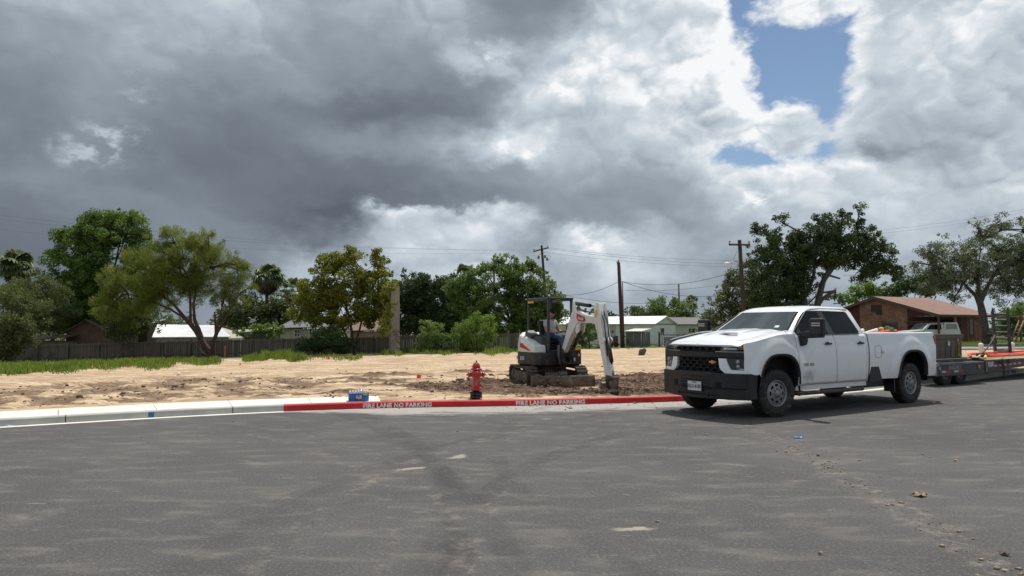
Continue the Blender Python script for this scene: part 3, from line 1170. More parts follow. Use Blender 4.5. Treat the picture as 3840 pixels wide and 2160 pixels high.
def build_pickup():
    T = empty('pickup_truck', (TX, TY, 0), TYAW)
    tag(T, 'white crew cab work pickup with black grille, bumper and tow mirrors parked at the kerb', 'pickup truck')
    WB = 4.37

    def ylow(z):     # body side, half width at height z
        pts = [(.40, .93), (.50, .955), (.70, .985), (.90, .997), (1.05, 1.0), (1.18, .998), (1.27, .985), (1.36, .972), (1.44, .955), (1.50, .93)]
        return float(np.interp(z, [p[0] for p in pts], [p[1] for p in pts]))

    def arch(x, xc, top, hw=.565):
        d = abs(x - xc) / hw
        if d >= 1:
            return -1
        return .42 + (top - .42) * (1 - d ** 3.0) ** (1 / 2.4)

    def flare(x, z, xc, top):
        d = math.hypot((x - xc) / .72, (z - .42) / (top - .42 + .16))
        return .036 * smst(1.22, 1.0, d) if d < 1.25 else 0

    def yside(x, z):
        y = ylow(z) + flare(x, z, 0.0, 1.10) + flare(x, z, WB, 1.10)
        # front of the wing turns in
        if x < -.55:
            y -= .085 * ((-.55 - x) / .35) ** 2
        return y

    def ztop(x):
        if x < .50:
            return float(np.interp(x, [-.95, -.6, 0, .5], [1.285, 1.34, 1.44, 1.475]))
        if x < 2.76:
            return 1.435 + (x - .5) * .012
        return 1.462

    def zbot(x):
        z = .52 if x < 2.78 else .55
        if x < -.55:
            z = .775
        z = max(z, arch(x, 0, 1.105), arch(x, WB, 1.10))
        return z

    def panel(name, x0, x1, side, mb=None, nz_=16, topcap=True):
        own = mb is None
        mb = mb or MB()
        n = max(4, int((x1 - x0) / .035))
        def P(u, v):
            x = x0 + (x1 - x0) * u
            zb, zt = zbot(x), ztop(x)
            z = zb + (zt - zb) * v
            return (x, side * yside(x, z), z)
        mb.grid(P, n, nz_)
        if own:
            return mb.build(name, pickup_paint, T, solid=0)
        return mb

    # painted shell: wings, rear of cab, bed sides, hood, roof
    b = MB()
    for side in (-1, 1):
        panel('', -.86, .50, side, b)
        panel('', 2.72, 2.765, side, b)
        panel('', 2.80, 5.33, side, b)
        # wing top rolls over to the hood
        def P(u, v, side=side):
            x = -.86 + 1.34 * u
            zt = ztop(x); y0 = yside(x, zt)
            t = v * math.pi / 2
            return (x, side * (y0 - .10 * math.sin(t) - .03 * v), zt + .035 * (1 - math.cos(t)) + .02 * math.sin(t))
        b.grid(P, 20, 5)
        # rocker
        b.bx(.52, 2.74, side * .90, side * .945, .44, .53)
    # hood with power dome
    def hood(u, v):
        x = -.985 + 1.45 * u
        y = -.86 + 1.72 * v
        e = abs(y) / .86
        z = float(np.interp(x, [-1.0, -.96, -.90, -.8, -.65, -.5, -.25, 0, .2, .45], [1.262, 1.292, 1.318, 1.345, 1.372, 1.397, 1.437, 1.472, 1.494, 1.515]))
        x += .13 * e ** 3 * (1 - u) ** 2
        z += .036 * smst(.85, .50, e) * smst(0, .40, u) - .030 * smst(.80, 1.0, e)
        z += .012 * smst(.34, .14, e) * smst(0, .3, u)
        return (x, y, z)
    b.grid(hood, 40, 44)
    # hood lip
    def lip(u, v):
        y = -.86 + 1.72 * u
        e = abs(y) / .86
        x = -.985 + .10 * e ** 3
        p = hood(0, u)
        return (p[0] + .03 * v, p[1], p[2] - .05 * v)
    b.grid(lip, 34, 2)
    body = b.build('body', pickup_paint, T)
    # dark inner structure (shows only through gaps and arches)
    k = MB()
    for side in (-1, 1):
        k.bx(-.5, 5.25, side * .55, side * .60, .45, 1.2)
        for xc in (0, WB):
            n = 14
            def W_(u, v, xc=xc, side=side):
                x = xc - .60 + 1.2 * u
                d = abs(x - xc) / .60
                z = .45 + .69 * max(0, (1 - d ** 3)) ** (1 / 2.4)
                return (x, side * (.55 + .43 * v), z)
            k.grid(W_, 24, 2, smooth=False)
    k.bx(-.75, .5, -.80, .80, .62, 1.22)
    k.bx(.50, 2.76, -.925, .925, .50, 1.42)
    k.bx(2.80, 5.28, -.50, .50, .52, .80)
    for side in (-1, 1):
        k.bx(.48, .52, side * .6, side * .95, .50, 1.42)
    k.build('underbody', dark_gap, T)
    # frame, diff, exhaust below
    k = MB()
    k.bx(-.6, 5.2, -.46, -.36, .42, .56); k.bx(-.6, 5.2, .36, .46, .42, .56)
    k.tube([(WB, -.8, .42), (WB, .8, .42)], .05, 10); k.lathe([(.01, -.16), (.15, -.09), (.15, .09), (.01, .16)], 14, axis='y', M=Matrix.Translation((WB, 0, .42)))
    k.tube([(0, -.75, .40), (0, .75, .40)], .045, 10)
    k.bx(2.9, 3.55, -.84, -.5, .38, .60); k.tube([(1.0, .3, .40), (3.4, .35, .42), (4.0, .5, .5), (5.3, .65, .48)], .045, 10)
    k.build('chassis', dark_metal, T)

    # doors
    for side in (-1, 1):
        for (x0, x1, nm) in ((.512, 1.655, 'front'), (1.667, 2.71, 'rear')):
            mb = MB()
            n = 22
            def P(u, v, x0=x0, x1=x1, side=side):
                # slanted shut line between the doors, dropping to the rear
                def edge(xe, z):
                    if abs(xe - 1.66) < .02:
                        return xe + (1.44 - z) * .10
                    return xe + (.03 * smst(.9, .5, z) if xe > 2 else 0)
                z = .535 + (ztop(x0) - .535) * v
                x = edge(x0, z) * (1 - u) + edge(x1, z) * u
                return (x, side * (yside(x, z) + .004), z)
            mb.grid(P, n, 18)
            d = mb.build('door', pickup_paint, T, solid=.012)
            # handle: black strap over a pale recess
            hx = 1.40 if nm == 'front' else 2.46
            hz = 1.275
            hm = MB()
            yy = side * (yside(hx, hz) + .030)
            hm.box((hx + .03, yy, hz), (.21, .024, .034))
            hm.box((hx + .03, side * (yside(hx, hz) + .016), hz + .012), (.07, .03, .045))
            hm.build('handle', black_plastic, d, bevel=.009)
        # 3500 HD style badge, low on the front door
    bm_ = MB()
    def bf(u, v):
        return (.80 + u, -(yside(.80 + u, .90) + .0085), .90 + v)
    for tx, off in (('3500', -.07), ('HD', .13)):
        bm_ = MB(); add_text(bm_, tx, .080, lambda u, v: bf(u + off, v), .001, narrow=1.05, spacing=1.15)
        bm_.build('door_badge', badge_grey, T, fix=False)
    # greenhouse
    def yg(z):
        return .950 - (z - 1.44) * .47
    g_ = MB()
    rings = []
    # (z, x front, x rear, y)
    zs = [(1.40, .38, 2.765, .945), (1.46, .44, 2.755, .94), (1.88, 1.08, 2.63, yg(1.88)), (1.935, 1.20, 2.59, yg(1.935) - .012),
          (1.975, 1.36, 2.53, .64), (2.005, 1.60, 2.40, .45), (2.015, 1.80, 2.25, .2)]
    N = 28
    def ring(z, xf, xr, y):
        pts = []
        # front edge (bowed), driver side, rear, passenger side
        for i in range(9):
            v = -1 + 2 * i / 8
            pts.append((xf - .055 * (1 - v * v) * (1.4 if z < 1.9 else 1), v * y * .965, z))
        pts.append(((xf + .06), y, z))
        pts.append(((xf + xr) / 2, y * 1.005, z))
        pts.append(((xr - .05), y, z))
        for i in range(7):
            v = 1 - 2 * i / 6
            pts.append((xr + .02 * (1 - v * v), v * y * .96, z))
        pts.append(((xr - .05), -y, z))
        pts.append(((xf + xr) / 2, -y * 1.005, z))
        pts.append(((xf + .06), -y, z))
        return pts
    allr = [ring(*r_) for r_ in zs]
    n = len(allr[0])
    vs = [p for r_ in allr for p in r_]
    fs = [(i * n + j, i * n + (j + 1) % n, (i + 1) * n + (j + 1) % n, (i + 1) * n + j) for i in range(len(allr) - 1) for j in range(n)]
    g_.add(vs, fs, smooth=True)
    g_.add(allr[-1], [tuple(range(n))])
    cab = g_.build('cab', pickup_paint, T)
    # side glass, black trim and pillar
    for side in (-1, 1):
        def pl(x, z, pr, side=side):
            return Vector((x, side * (yg(z) + pr), z))
        fw = [(.585, 1.452), (.545, 1.50), (.60, 1.555), (.78, 1.70), (.93, 1.80), (1.07, 1.868), (1.20, 1.893), (1.50, 1.903), (2.36, 1.893),
              (2.415, 1.872), (2.55, 1.50), (2.50, 1.455)]
        m_ = MB()
        m_.add([pl(x, z, .012) for x, z in fw], [tuple(range(len(fw)))])
        m_.add([pl(x, z, .012) for x, z in fw] + [pl(x, z, -.02) for x, z in fw],
               [(i, (i + 1) % len(fw), len(fw) + (i + 1) % len(fw), len(fw) + i) for i in range(len(fw))])
        m_.build('window_trim', dark_gap, cab)
        a = [(.60, 1.468), (.575, 1.505), (.79, 1.695), (.94, 1.79), (1.08, 1.852), (1.21, 1.876), (1.435, 1.885), (1.50, 1.468)]
        c2 = [(1.71, 1.468), (1.62, 1.885), (2.34, 1.876), (2.375, 1.86), (2.475, 1.51), (2.46, 1.472)]
        for poly in (a, c2):
            m_ = MB()
            m_.add([pl(x, z, .016) for x, z in poly], [tuple(range(len(poly)))])
            m_.build('side_window', tint_glass, cab)
        # B pillar cover and small sail panel
        for poly in ([(1.51, 1.460), (1.445, 1.893), (1.61, 1.893), (1.70, 1.460)], [(.578, 1.468), (.572, 1.50), (.66, 1.582), (.70, 1.468)]):
            m_ = MB(); m_.add([pl(x, z, .020) for x, z in poly], [tuple(range(len(poly)))])
            m_.build('pillar_cover', mat('pillar_grey', (.035, .036, .040), .45), cab)
        # lower door weather strip
        m_ = MB()
        m_.tube([pl(.56, 1.452, .02), pl(1.5, 1.455, .02), pl(2.52, 1.462, .02)], .008, 6)
        m_.build('belt_strip', black_plastic, cab)
    # windscreen: follows the bow of the cab
    def ws(u, v, pr):
        t = -1 + 2 * u
        z = 1.49 + .385 * v
        f = (z - 1.46) / .42
        xf = .44 + (1.08 - .44) * f
        y = .94 + (yg(1.88) - .94) * f
        e = .885 - .0 * v
        yy = t * y * .885
        w_ = t * .885 / .965
        return (xf - .077 * (1 - w_ * w_) - pr * .55, yy, z + pr * .85)
    m_ = MB(); m_.grid(lambda u, v: ws(u, v, .006), 16, 6); m_.build('windscreen_surround', dark_gap, cab)
    m_ = MB(); m_.grid(lambda u, v: ws(.025 + .95 * u, .05 + .92 * v, .011), 16, 6); scr = m_.build('windscreen', screen_glass, cab)
    m_ = MB()
    st = [ws(u, v, .016) for u, v in ((.19, .20), (.135, .20), (.135, .30), (.19, .30))]
    m_.add(st, [(0, 1, 2, 3)]); m_.build('sticker', mat('sticker', (.55, .72, .75), .5), scr)
    for (u0, u1) in ((.25, .50), (.62, .86)):
        m_ = MB(); m_.tube([ws(u0, .03, .02), ws((u0 + u1) / 2, .045, .022), ws(u1, .10, .02)], .009, 5)
        m_.build('wiper', black_plastic, scr)
    # rear window
    m_ = MB()
    m_.add([(2.768, -.62, 1.52), (2.768, .62, 1.52), (2.655, .56, 1.85), (2.655, -.56, 1.85)], [(0, 1, 2, 3)])
    m_.build('rear_window', tint_glass, cab)
    # drip line on the roof
    m_ = MB()
    for side in (-1, 1):
        m_.tube([(.50, side * .935, 1.50), (.80, side * .85, 1.70), (1.10, side * .755, 1.88), (1.30, side * .715, 1.93), (1.6, side * .70, 1.945), (2.3, side * .70, 1.945), (2.50, side * .715, 1.93)], .007, 5)
    m_.build('door_seam', mat('seam_grey', (.30, .31, .32), .5), cab)

    # ---- front end; nose(y) gives the plan curve
    def nose(y):
        return -1.0 + .20 * (abs(y) / .95) ** 2.6

    def fbox(mb, y0, y1, z0, z1, pr, back=.06, ny=8, mi=0, zl=None):
        """curved slab across the nose; zl(t) -> (z0, z1) lets it slant"""
        def P(y, z, d):
            return (nose(y) - pr + d, y, z)
        vs = []
        for i in range(ny + 1):
            t = i / ny
            y = y0 + (y1 - y0) * t
            a, b_ = zl(t) if zl else (z0, z1)
            vs += [P(y, a, 0), P(y, b_, 0), P(y, b_, back), P(y, a, back)]
        fs = []
        for i in range(ny):
            for j in range(4):
                fs.append((i * 4 + j, i * 4 + (j + 1) % 4, (i + 1) * 4 + (j + 1) % 4, (i + 1) * 4 + j))
        fs += [(0, 3, 2, 1), (ny * 4, ny * 4 + 1, ny * 4 + 2, ny * 4 + 3)]
        mb.add(vs, fs, mi)
    m_ = MB()
    fbox(m_, -.93, .93, .62, 1.24, -.045, .05, 20)
    m_.build('grille_backing', dark_gap, T)
    # grille: rows of slats and staggered uprights
    gr = MB()
    def grille(y0, y1, z0, z1, rows):
        for r_ in range(rows + 1):
            z = z0 + (z1 - z0) * r_ / rows
            fbox(gr, y0, y1, z - .010, z + .010, .0, .035, 14)
        nb = int((y1 - y0) / .145)
        for r_ in range(rows):
            for i in range(nb + 1):
                y = y0 + (y1 - y0) * (i + (.5 if r_ % 2 else 0)) / nb
                if y > y1 - .02:
                    continue
                za = z0 + (z1 - z0) * r_ / rows; zb = z0 + (z1 - z0) * (r_ + 1) / rows
                fbox(gr, y - .028, y + .028, za, zb, -.006, .025, 1)
    grille(-.52, .52, 1.165, 1.235, 1)
    grille(-.47, .47, .80, 1.045, 4)
    gro = gr.build('grille', mat('grille_black', (.005, .005, .006), .6, spec=.3), T, bevel=.004)
    m_ = MB()
    fbox(m_, -.915, .915, 1.052, 1.150, .028, .07, 26)
    bar = m_.build('grille_bar', black_plastic, T, bevel=.010)
    lt = MB()
    vs, fs = text_geo('CHEVROLET', .100, .003, 1.2)
    w = max(v.x for v in vs) - min(v.x for v in vs)
    vy = (max(v.y for v in vs) + min(v.y for v in vs)) / 2
    # lettering reads from the front: text +x runs towards the driver's side (-y)
    lt.add([(nose(v.x * .98 / w) - .0315, -v.x * .98 / w, 1.101 + (v.y - vy) * .95) for v in vs], fs)
    lt.build('bar_lettering', mat('letter_black', (.006, .006, .007), .35), bar, fix=False)
    # offset bow tie
    m_ = MB()
    yb, zb = -.355, .975
    bt = [(-.075, -.018), (-.075, .010), (-.028, .010), (-.020, .028), (.034, .028), (.026, .010), (.075, .010), (.075, -.018), (.028, -.018), (.020, -.034), (-.034, -.034), (-.026, -.018)]
    m_.prism([(yb + a_, zb + b_) for a_, b_ in bt], 'x', nose(yb) - .02, nose(yb) + .01)
    m_.build('emblem', mat('emblem_gold', (.55, .27, .12), .3, metal=.3), gro)
    # headlights, white corner pieces, lower lamps, hidden intake
    for s in (-1, 1):
        a, b_ = (-.50, -.90) if s < 0 else (.50, .90)
        m_ = MB()
        # slim upper lamp wrapping onto the wing
        vs = []
        stn = [(.52, 1.168, 1.218), (.62, 1.170, 1.232), (.75, 1.176, 1.246), (.86, 1.186, 1.258), (.905, 1.195, 1.264), (.93, 1.215, 1.270)]
        xs_ = [nose(.52) - .012, nose(.62) - .012, nose(.75) - .012, nose(.86) - .006, nose(.905) + .05, nose(.93) + .15]
        for (yy, z0, z1), xx in zip(stn, xs_):
            vs += [(xx, s * yy, z0), (xx, s * yy, z1), (xx + .08, s * (yy - .03), z1), (xx + .08, s * (yy - .03), z0)]
        fs = []
        for i in range(len(stn) - 1):
            for j in range(4):
                fs.append((i * 4 + j, i * 4 + (j + 1) % 4, (i + 1) * 4 + (j + 1) % 4, (i + 1) * 4 + j))
        fs += [(0, 3, 2, 1), tuple(len(vs) - 4 + j for j in range(4))]
        m_.add(vs, fs)
        hl = m_.build('headlight', lamp_glass, T)
        m_ = MB()
        vs = []
        for i in (3, 4, 5):
            (yy, z0, z1), xx = stn[i], xs_[i]
            vs += [(xx - .004, s * (yy + .003), z0 + .010), (xx - .004, s * (yy + .003), z1 - .008)]
        m_.add(vs, [(0, 2, 3, 1), (2, 4, 5, 3)])
        m_.build('turn_signal', amber_lens, hl)
        m_ = MB()
        fbox(m_, s * .58, s * .80, 1.196, 1.222, .016, .006, 5)
        m_.build('lamp_strip', chrome, hl)
        # bright trim under the lamp
        m_ = MB()
        fbox(m_, s * .42, s * .915, 1.152, 1.163, .020, .04, 10)
        m_.build('headlight_trim', mat('satin_trim', (.42, .42, .42), .3, metal=.6), hl)
        # white C-shaped corner
        m_ = MB()
        def cpoly(pts, pr=.030, back=.10):
            n_ = 6
            # pts: list of (y_in, y_out, z) rows; curved slab between rows
            rows = []
            for (yi, yo, z) in pts:
                rows.append([(nose(yi + (yo - yi) * t / n_) - pr, s * (yi + (yo - yi) * t / n_), z) for t in range(n_ + 1)])
            vs = [p for r_ in rows for p in r_] + [(p[0] + back, p[1], p[2]) for r_ in rows for p in r_]
            w = n_ + 1; L = len(rows); off = L * w
            fs = [(i * w + j, i * w + j + 1, (i + 1) * w + j + 1, (i + 1) * w + j) for i in range(L - 1) for j in range(n_)]
            fs += [(off + i * w + j, off + (i + 1) * w + j, off + (i + 1) * w + j + 1, off + i * w + j + 1) for i in range(L - 1) for j in range(n_)]
            for i in range(L - 1):
                fs.append((i * w, (i + 1) * w, off + (i + 1) * w, off + i * w))
                fs.append((i * w + n_, off + i * w + n_, off + (i + 1) * w + n_, (i + 1) * w + n_))
            for j in range(n_):
                fs.append((j, off + j, off + j + 1, j + 1))
                k_ = (L - 1) * w
                fs.append((k_ + j, k_ + j + 1, off + k_ + j + 1, off + k_ + j))
            m_.add(vs, fs)
        cpoly([(.485, .62, 1.040), (.495, .645, .96), (.505, .68, .88), (.53, .70, .845)])
        cpoly([(.53, .955, .845), (.56, .955, .815), (.63, .955, .775), (.66, .955, .765)])
        m_.build('bumper_corner', pickup_paint, T, bevel=.006)
        m_ = MB()
        cpoly([(.635, .925, 1.045), (.655, .925, .96), (.69, .925, .88), (.72, .925, .85)], .012, .05)
        lo = m_.build('lower_lamp', lamp_glass, T)
        m_ = MB()
        for zc in (.985, .90):
            m_.lathe([(.001, -.022), (.036, -.020), (.042, -.006)], 16, axis='x', M=Matrix.Translation((nose(.80) - .004, s * .815, zc)), caps=False)
        m_.build('lamp_lens', mat('lamp_silver', (.30, .31, .33), .2, metal=.6), lo)
        m_ = MB(); fbox(m_, s * .80, s * .90, .858, .870, .014, .004, 3); m_.build('marker_strip', mat('marker_white', (.7, .7, .7), .4), lo)
        # joins the white corner to the wing beside the arch
        m_ = MB()
        def J(u, v, s=s):
            z = .765 + (1.16 - .765) * v
            yy = .925 + .06 * u
            x0_ = nose(.925) - .028
            return (x0_ + .17 * u ** 1.0, s * (yy if u < .99 else yside(-.65, z) - .0), z)
        m_.grid(J, 6, 6)
        def J2(u, v, s=s):
            z = .765 + (1.285 - .765) * v
            xx = nose(.925) - .028 + .17
            x = xx + (-.60 - xx) * u
            return (x, s * (yside(x, max(z, .8)) + .001), z)
        m_.grid(J2, 6, 6)
        m_.build('wing_front', pickup_paint, T)
    # black bumper
    m_ = MB()
    fbox(m_, -.97, .97, .52, .785, .060, .16, 30)
    def lower(t):
        y = -.94 + 1.88 * t
        e = abs(y) / .94
        return (.335 - .02 * (1 - e), .525)
    fbox(m_, -.94, .94, 0, 0, .035, .14, 30, zl=lower)
    for s in (-1, 1):   # ends wrap round to the wheel
        m_.prism([(-.84, .335), (-.84, .785), (-.585, .785), (-.565, .70), (-.62, .50), (-.60, .335)], 'y', s * .90, s * .995)
    fbox(m_, -.42, .42, .705, .80, .075, .12, 12)
    bu = m_.build('front_bumper', black_plastic, T, bevel=.014)
    m_ = MB()
    for zz in (.50, .55, .60, .65):
        fbox(m_, -.34, .34, zz - .008, zz + .008, .064, .01, 8)
    for s in (-1, 1):
        fbox(m_, s * .44, s * .56, .53, .63, .0625, .01, 3)
    fbox(m_, -.5, .5, .385, .405, .0375, .006, 8)
    m_.build('bumper_slot', dark_gap, bu)
    for s in (-1, 1):
        m_ = MB(); m_.tube([(nose(.3) - .10, s * .34, .44), (nose(.3) - .13, s * .34, .42), (nose(.3) - .10, s * .34, .38)], .018, 8)
        m_.build('tow_hook', dark_metal, bu)
    # plate
    m_ = MB()
    px_ = nose(0) - .075
    m_.box((px_, .0, .535), (.012, .315, .165))
    pt = m_.build('licence_plate', mat('plate_white', (.62, .63, .62), .45), T, bevel=.004)
    m_ = MB()
    add_text(m_, 'XLG·4185', .085, lambda u, v: (px_ - .0072, -u, .527 + v), .0030, narrow=.86, h=1.05)
    add_text(m_, 'TEXAS', .034, lambda u, v: (px_ - .0072, -u, .597 + v), .001)
    m_.build('plate_lettering', mat('plate_ink', (.03, .03, .045), .5), pt, fix=False)
    # hood scoop
    m_ = MB()
    m_.add([(-.47, -.02, 1.468), (-.47, -.46, 1.468), (-.34, -.40, 1.487), (-.34, -.08, 1.487)], [(0, 1, 2, 3)])
    m_.add([(-.44, -.06, 1.4725), (-.44, -.42, 1.4725), (-.36, -.38, 1.484), (-.36, -.10, 1.484)], [(0, 1, 2, 3)])
    m_.build('hood_vent', black_plastic, T)
    # windscreen cowl
    m_ = MB()
    m_.grid(lambda u, v: (.36 + .10 * v - .05 * (1 - (2 * u - 1) ** 2), -.84 + 1.68 * u, 1.505 + .004 * v), 14, 2)
    m_.build('cowl', black_plastic, T)
    # arch lips
    for s in (-1, 1):
        for xc in (0, WB):
            m_ = MB()
            pts_o, pts_i = [], []
            for i in range(33):
                t = -1 + 2 * i / 32
                x = xc + .575 * math.copysign(abs(t) ** .75, t)
                d = min(1, abs(x - xc) / .578)
                z = .45 + .668 * max(0, (1 - d ** 3.0)) ** (1 / 2.4)
                pts_o.append((x, z))
                x2 = xc + (x - xc) * .925; z2 = .45 + (z - .45) * .935
                pts_i.append((x2, z2))
            n_ = len(pts_o)
            yo = [s * (yside(x, max(.6, min(z, 1.2))) + .014) for x, z in pts_o]
            vs = [(x, y, z) for (x, z), y in zip(pts_o, yo)] + [(x, y, z) for (x, z), y in zip(pts_i, yo)] + \
                 [(x, y - s * .10, z) for (x, z), y in zip(pts_i, yo)]
            fs = [(i, i + 1, n_ + i + 1, n_ + i) for i in range(n_ - 1)] + [(n_ + i, n_ + i + 1, 2 * n_ + i + 1, 2 * n_ + i) for i in range(n_ - 1)]
            m_.add(vs, fs, smooth=True)
            m_.build('wheel_arch_trim', black_plastic, T)
    # running boards, mud flaps, bed step
    for s in (-1, 1):
        m_ = MB()
        m_.tube([(.50, s * .86, .40), (.62, s * .98, .385), (2.55, s * .98, .385), (2.70, s * .86, .42)], .038, 10)
        for xx in (.8, 1.7, 2.5):
            m_.tube([(xx, s * .98, .385), (xx, s * .5, .46)], .02, 6)
        m_.build('side_step', mat('dusty_black', (.05, .045, .04), .7, var=.4, scale=6, dirt=(.25, .20, .15), dirt_amt=.6), T)
        m_ = MB()
        m_.prism([(2.77, .50), (2.85, .80), (3.13, .80), (3.22, .56), (3.16, .52)], 'y', s * .93, s * .992)
        m_.build('corner_step', black_plastic, T)
        m_ = MB(); m_.box((3.72, s * .86, .42), (.03, .22, .30)); m_.build('mud_flap', black_plastic, T)
        m_ = MB(); m_.box((.62, s * .86, .44), (.02, .2, .2)); m_.build('mud_flap', black_plastic, T)
    # dark line between cab and bed
    for s in (-1, 1):
        m_ = MB(); m_.bx(2.765, 2.80, s * .90, s * .945, .56, 1.45)
        m_.build('cab_bed_gap', dark_gap, T)
    # bed
    m_ = MB()
    for s in (-1, 1):
        m_.bx(2.80, 5.33, s * .85, s * .87, 1.15, 1.45)
        # rail cap
        def P(u, v, s=s):
            x = 2.80 + 2.53 * u
            return (x, s * (.945 - .095 * v), 1.462 + .018 * math.sin(math.pi * v))
        m_.grid(P, 12, 6)
    m_.bx(2.80, 2.83, -.85, .85, 1.15, 1.45)
    m_.bx(2.80, 5.30, -.85, .85, 1.14, 1.17)
    m_.bx(5.27, 5.335, -.80, .80, .80, 1.46)
    bed = m_.build('cargo_bed', pickup_paint, T, bevel=.006)
    for s in (-1, 1):
        m_ = MB()
        m_.prism([(5.285, 1.40), (5.345, 1.40), (5.350, 1.02), (5.305, 1.02)], 'y', s * .875, s * .992)
        m_.build('tail_light', red_lens, T, bevel=.01)
    m_ = MB(); m_.box((5.42, 0, .66), (.16, 1.86, .19))
    m_.build('rear_bumper', chrome, T, bevel=.03)
    # fuel door
    m_ = MB()
    fy = -(yside(3.12, 1.1) + .002)
    ring_ = []
    for i in range(25):
        a = 2 * math.pi * i / 24
        ring_.append((3.10 + .115 * math.copysign(abs(math.cos(a)) ** .5, math.cos(a)), fy, 1.10 + .12 * math.copysign(abs(math.sin(a)) ** .5, math.sin(a))))
    m_.tube(ring_, .004, 5)
    m_.build('fuel_door', mat('seam_grey', (.30, .31, .32), .5), T)
    m_ = MB(); m_.lathe([(.03, 0), (.03, -.012), (.018, -.03), (.001, -.032)], 14, axis='y', M=Matrix.Translation((3.245, fy, 1.095)))
    m_.build('fuel_cap', mat('cap_yellow', (.70, .66, .48), .4), T)
    # scratch on the front door
    m_ = MB()
    m_.add([(x, -(yside(x, z) + .0075), z) for x, z in ((.92, 1.16), (.93, 1.16), (1.10, .76), (1.085, .76))], [(0, 1, 2, 3)])
    m_.build('door_scratch', mat('scratch_white', (.85, .85, .85), .5), T)
    # tow mirrors
    for s in (-1, 1):
        mm = MB()
        mm.prism([(.60, 1.24), (.585, 1.44), (.74, 1.44), (.78, 1.36), (.74, 1.26)], 'y', s * .955, s * 1.05)
        mm.prism([(s * .98, 1.40), (s * .98, 1.48), (s * 1.10, 1.515), (s * 1.40, 1.53), (s * 1.44, 1.40), (s * 1.12, 1.385)], 'x', .60, .70)
        mi_ = mm.build('mirror', black_plastic, T, bevel=.022, segs=3)
        mm = MB()
        mm.box((.655, s * 1.31, 1.585), (.13, .27, .32))
        mh = mm.build('mirror_head', black_plastic, mi_, bevel=.035, segs=3)
        mm = MB()
        for zz in (1.655, 1.615):
            mm.box((.588, s * 1.325, zz), (.012, .17, .018))
        mm.build('mirror_marker', mat('marker_silver', (.5, .5, .52), .3, metal=.5), mh)
    # wheels
    for (x, s, st) in ((0, -1, 1), (0, 1, 1), (WB, -1, 0), (WB, 1, 0)):
        wheel(T, (x, s * .835, .415), R(-8) * st, 1 if s < 0 else -1, .418, .25)
    return T


build_pickup()


def veh(x, y, z):
    """pickup local -> world"""
    c, s = math.cos(TYAW), math.sin(TYAW)
    return Vector((TX + x * c - y * s, TY + x * s + y * c, z))


def build_bed_load():
    wp = mat('pvc_white', (.80, .79, .74), .35, var=.04)
    op = mat('pipe_orange', (.72, .055, .02), .4, var=.08)
    grp = 'pipes lying in the pickup bed'
    def pipe(a, b, r, m_, name, lab):
        a, b = Vector(a), Vector(b)
        e = empty(name, veh(*a))
        d = veh(*b) - veh(*a)
        mb = MB()
        n = 16
        Mx = d.to_track_quat('Z', 'Y').to_matrix().to_4x4()
        L = d.length
        mb.lathe([(r * .86, L), (r, L), (r, 0), (r * .86, 0), (r * .86, L)], n, M=Mx, caps=False)
        bpy.data.objects.remove(e)
        o = mb.build(name, m_, None)
        o.location = veh(*a)
        tag(o, lab, 'pipe', grp)
    pipe((2.88, -.30, 1.42), (3.32, -.34, 1.575), .036, wp, 'white_pipe', 'short white pipe with the highest raised end, nearest the cab')
    pipe((2.87, -.44, 1.38), (3.42, -.50, 1.525), .036, wp, 'white_pipe', 'white pipe just below the highest one in the pickup bed')
    pipe((2.87, -.60, 1.38), (3.72, -.62, 1.528), .036, wp, 'white_pipe', 'longest white pipe lying beside the thick orange pipe')
    pipe((2.90, -.70, 1.37), (3.95, -.74, 1.488), .050, op, 'orange_pipe', 'thick orange pipe sticking up over the bed rail')
    pipe((3.55, -.2, 1.30), (4.95, -.35, 1.50), .040, op, 'orange_pipe', 'thin orange pipe farther back along the pickup bed')
    # the rack the pipes rest on
    mb = MB()
    mb.box((0, 0, 0), (.42, 1.60, .36))
    mb.box((0, 0, .19), (.44, 1.62, .03))
    o = mb.build('tool_box', mat('box_aluminium', (.35, .35, .36), .4, metal=.7), None, bevel=.01)
    o.location = veh(3.06, 0, 1.15); o.rotation_euler = (0, 0, TYAW)
    tag(o, 'aluminium box across the pickup bed behind the cab, under the pipes', 'tool box')
    # bundle of rags and flags by the tailgate
    mb = MB()
    rnd = random.Random(4)
    for i in range(9):
        p = Vector((rnd.uniform(-.2, .2), rnd.uniform(-.12, .12), rnd.uniform(-.05, .12)))
        mb.lathe([(.001, -.06), (.07, -.02), (.06, .04), (.001, .07)], 7, mi=i % 3, M=Matrix.Translation(p) @ Euler((rnd.random() * 3, rnd.random() * 3, 0)).to_matrix().to_4x4(), smooth=False)
    o = mb.build('rag_bundle', [mat('rag_green', (.10, .16, .06), .9), mat('rag_yellow', (.55, .40, .08), .9), mat('rag_grey', (.25, .24, .23), .9)], None)
    o.location = veh(4.35, -.45, 1.44)
    tag(o, 'loose bundle of green and yellow rags in the pickup bed', 'rags')


build_bed_load()

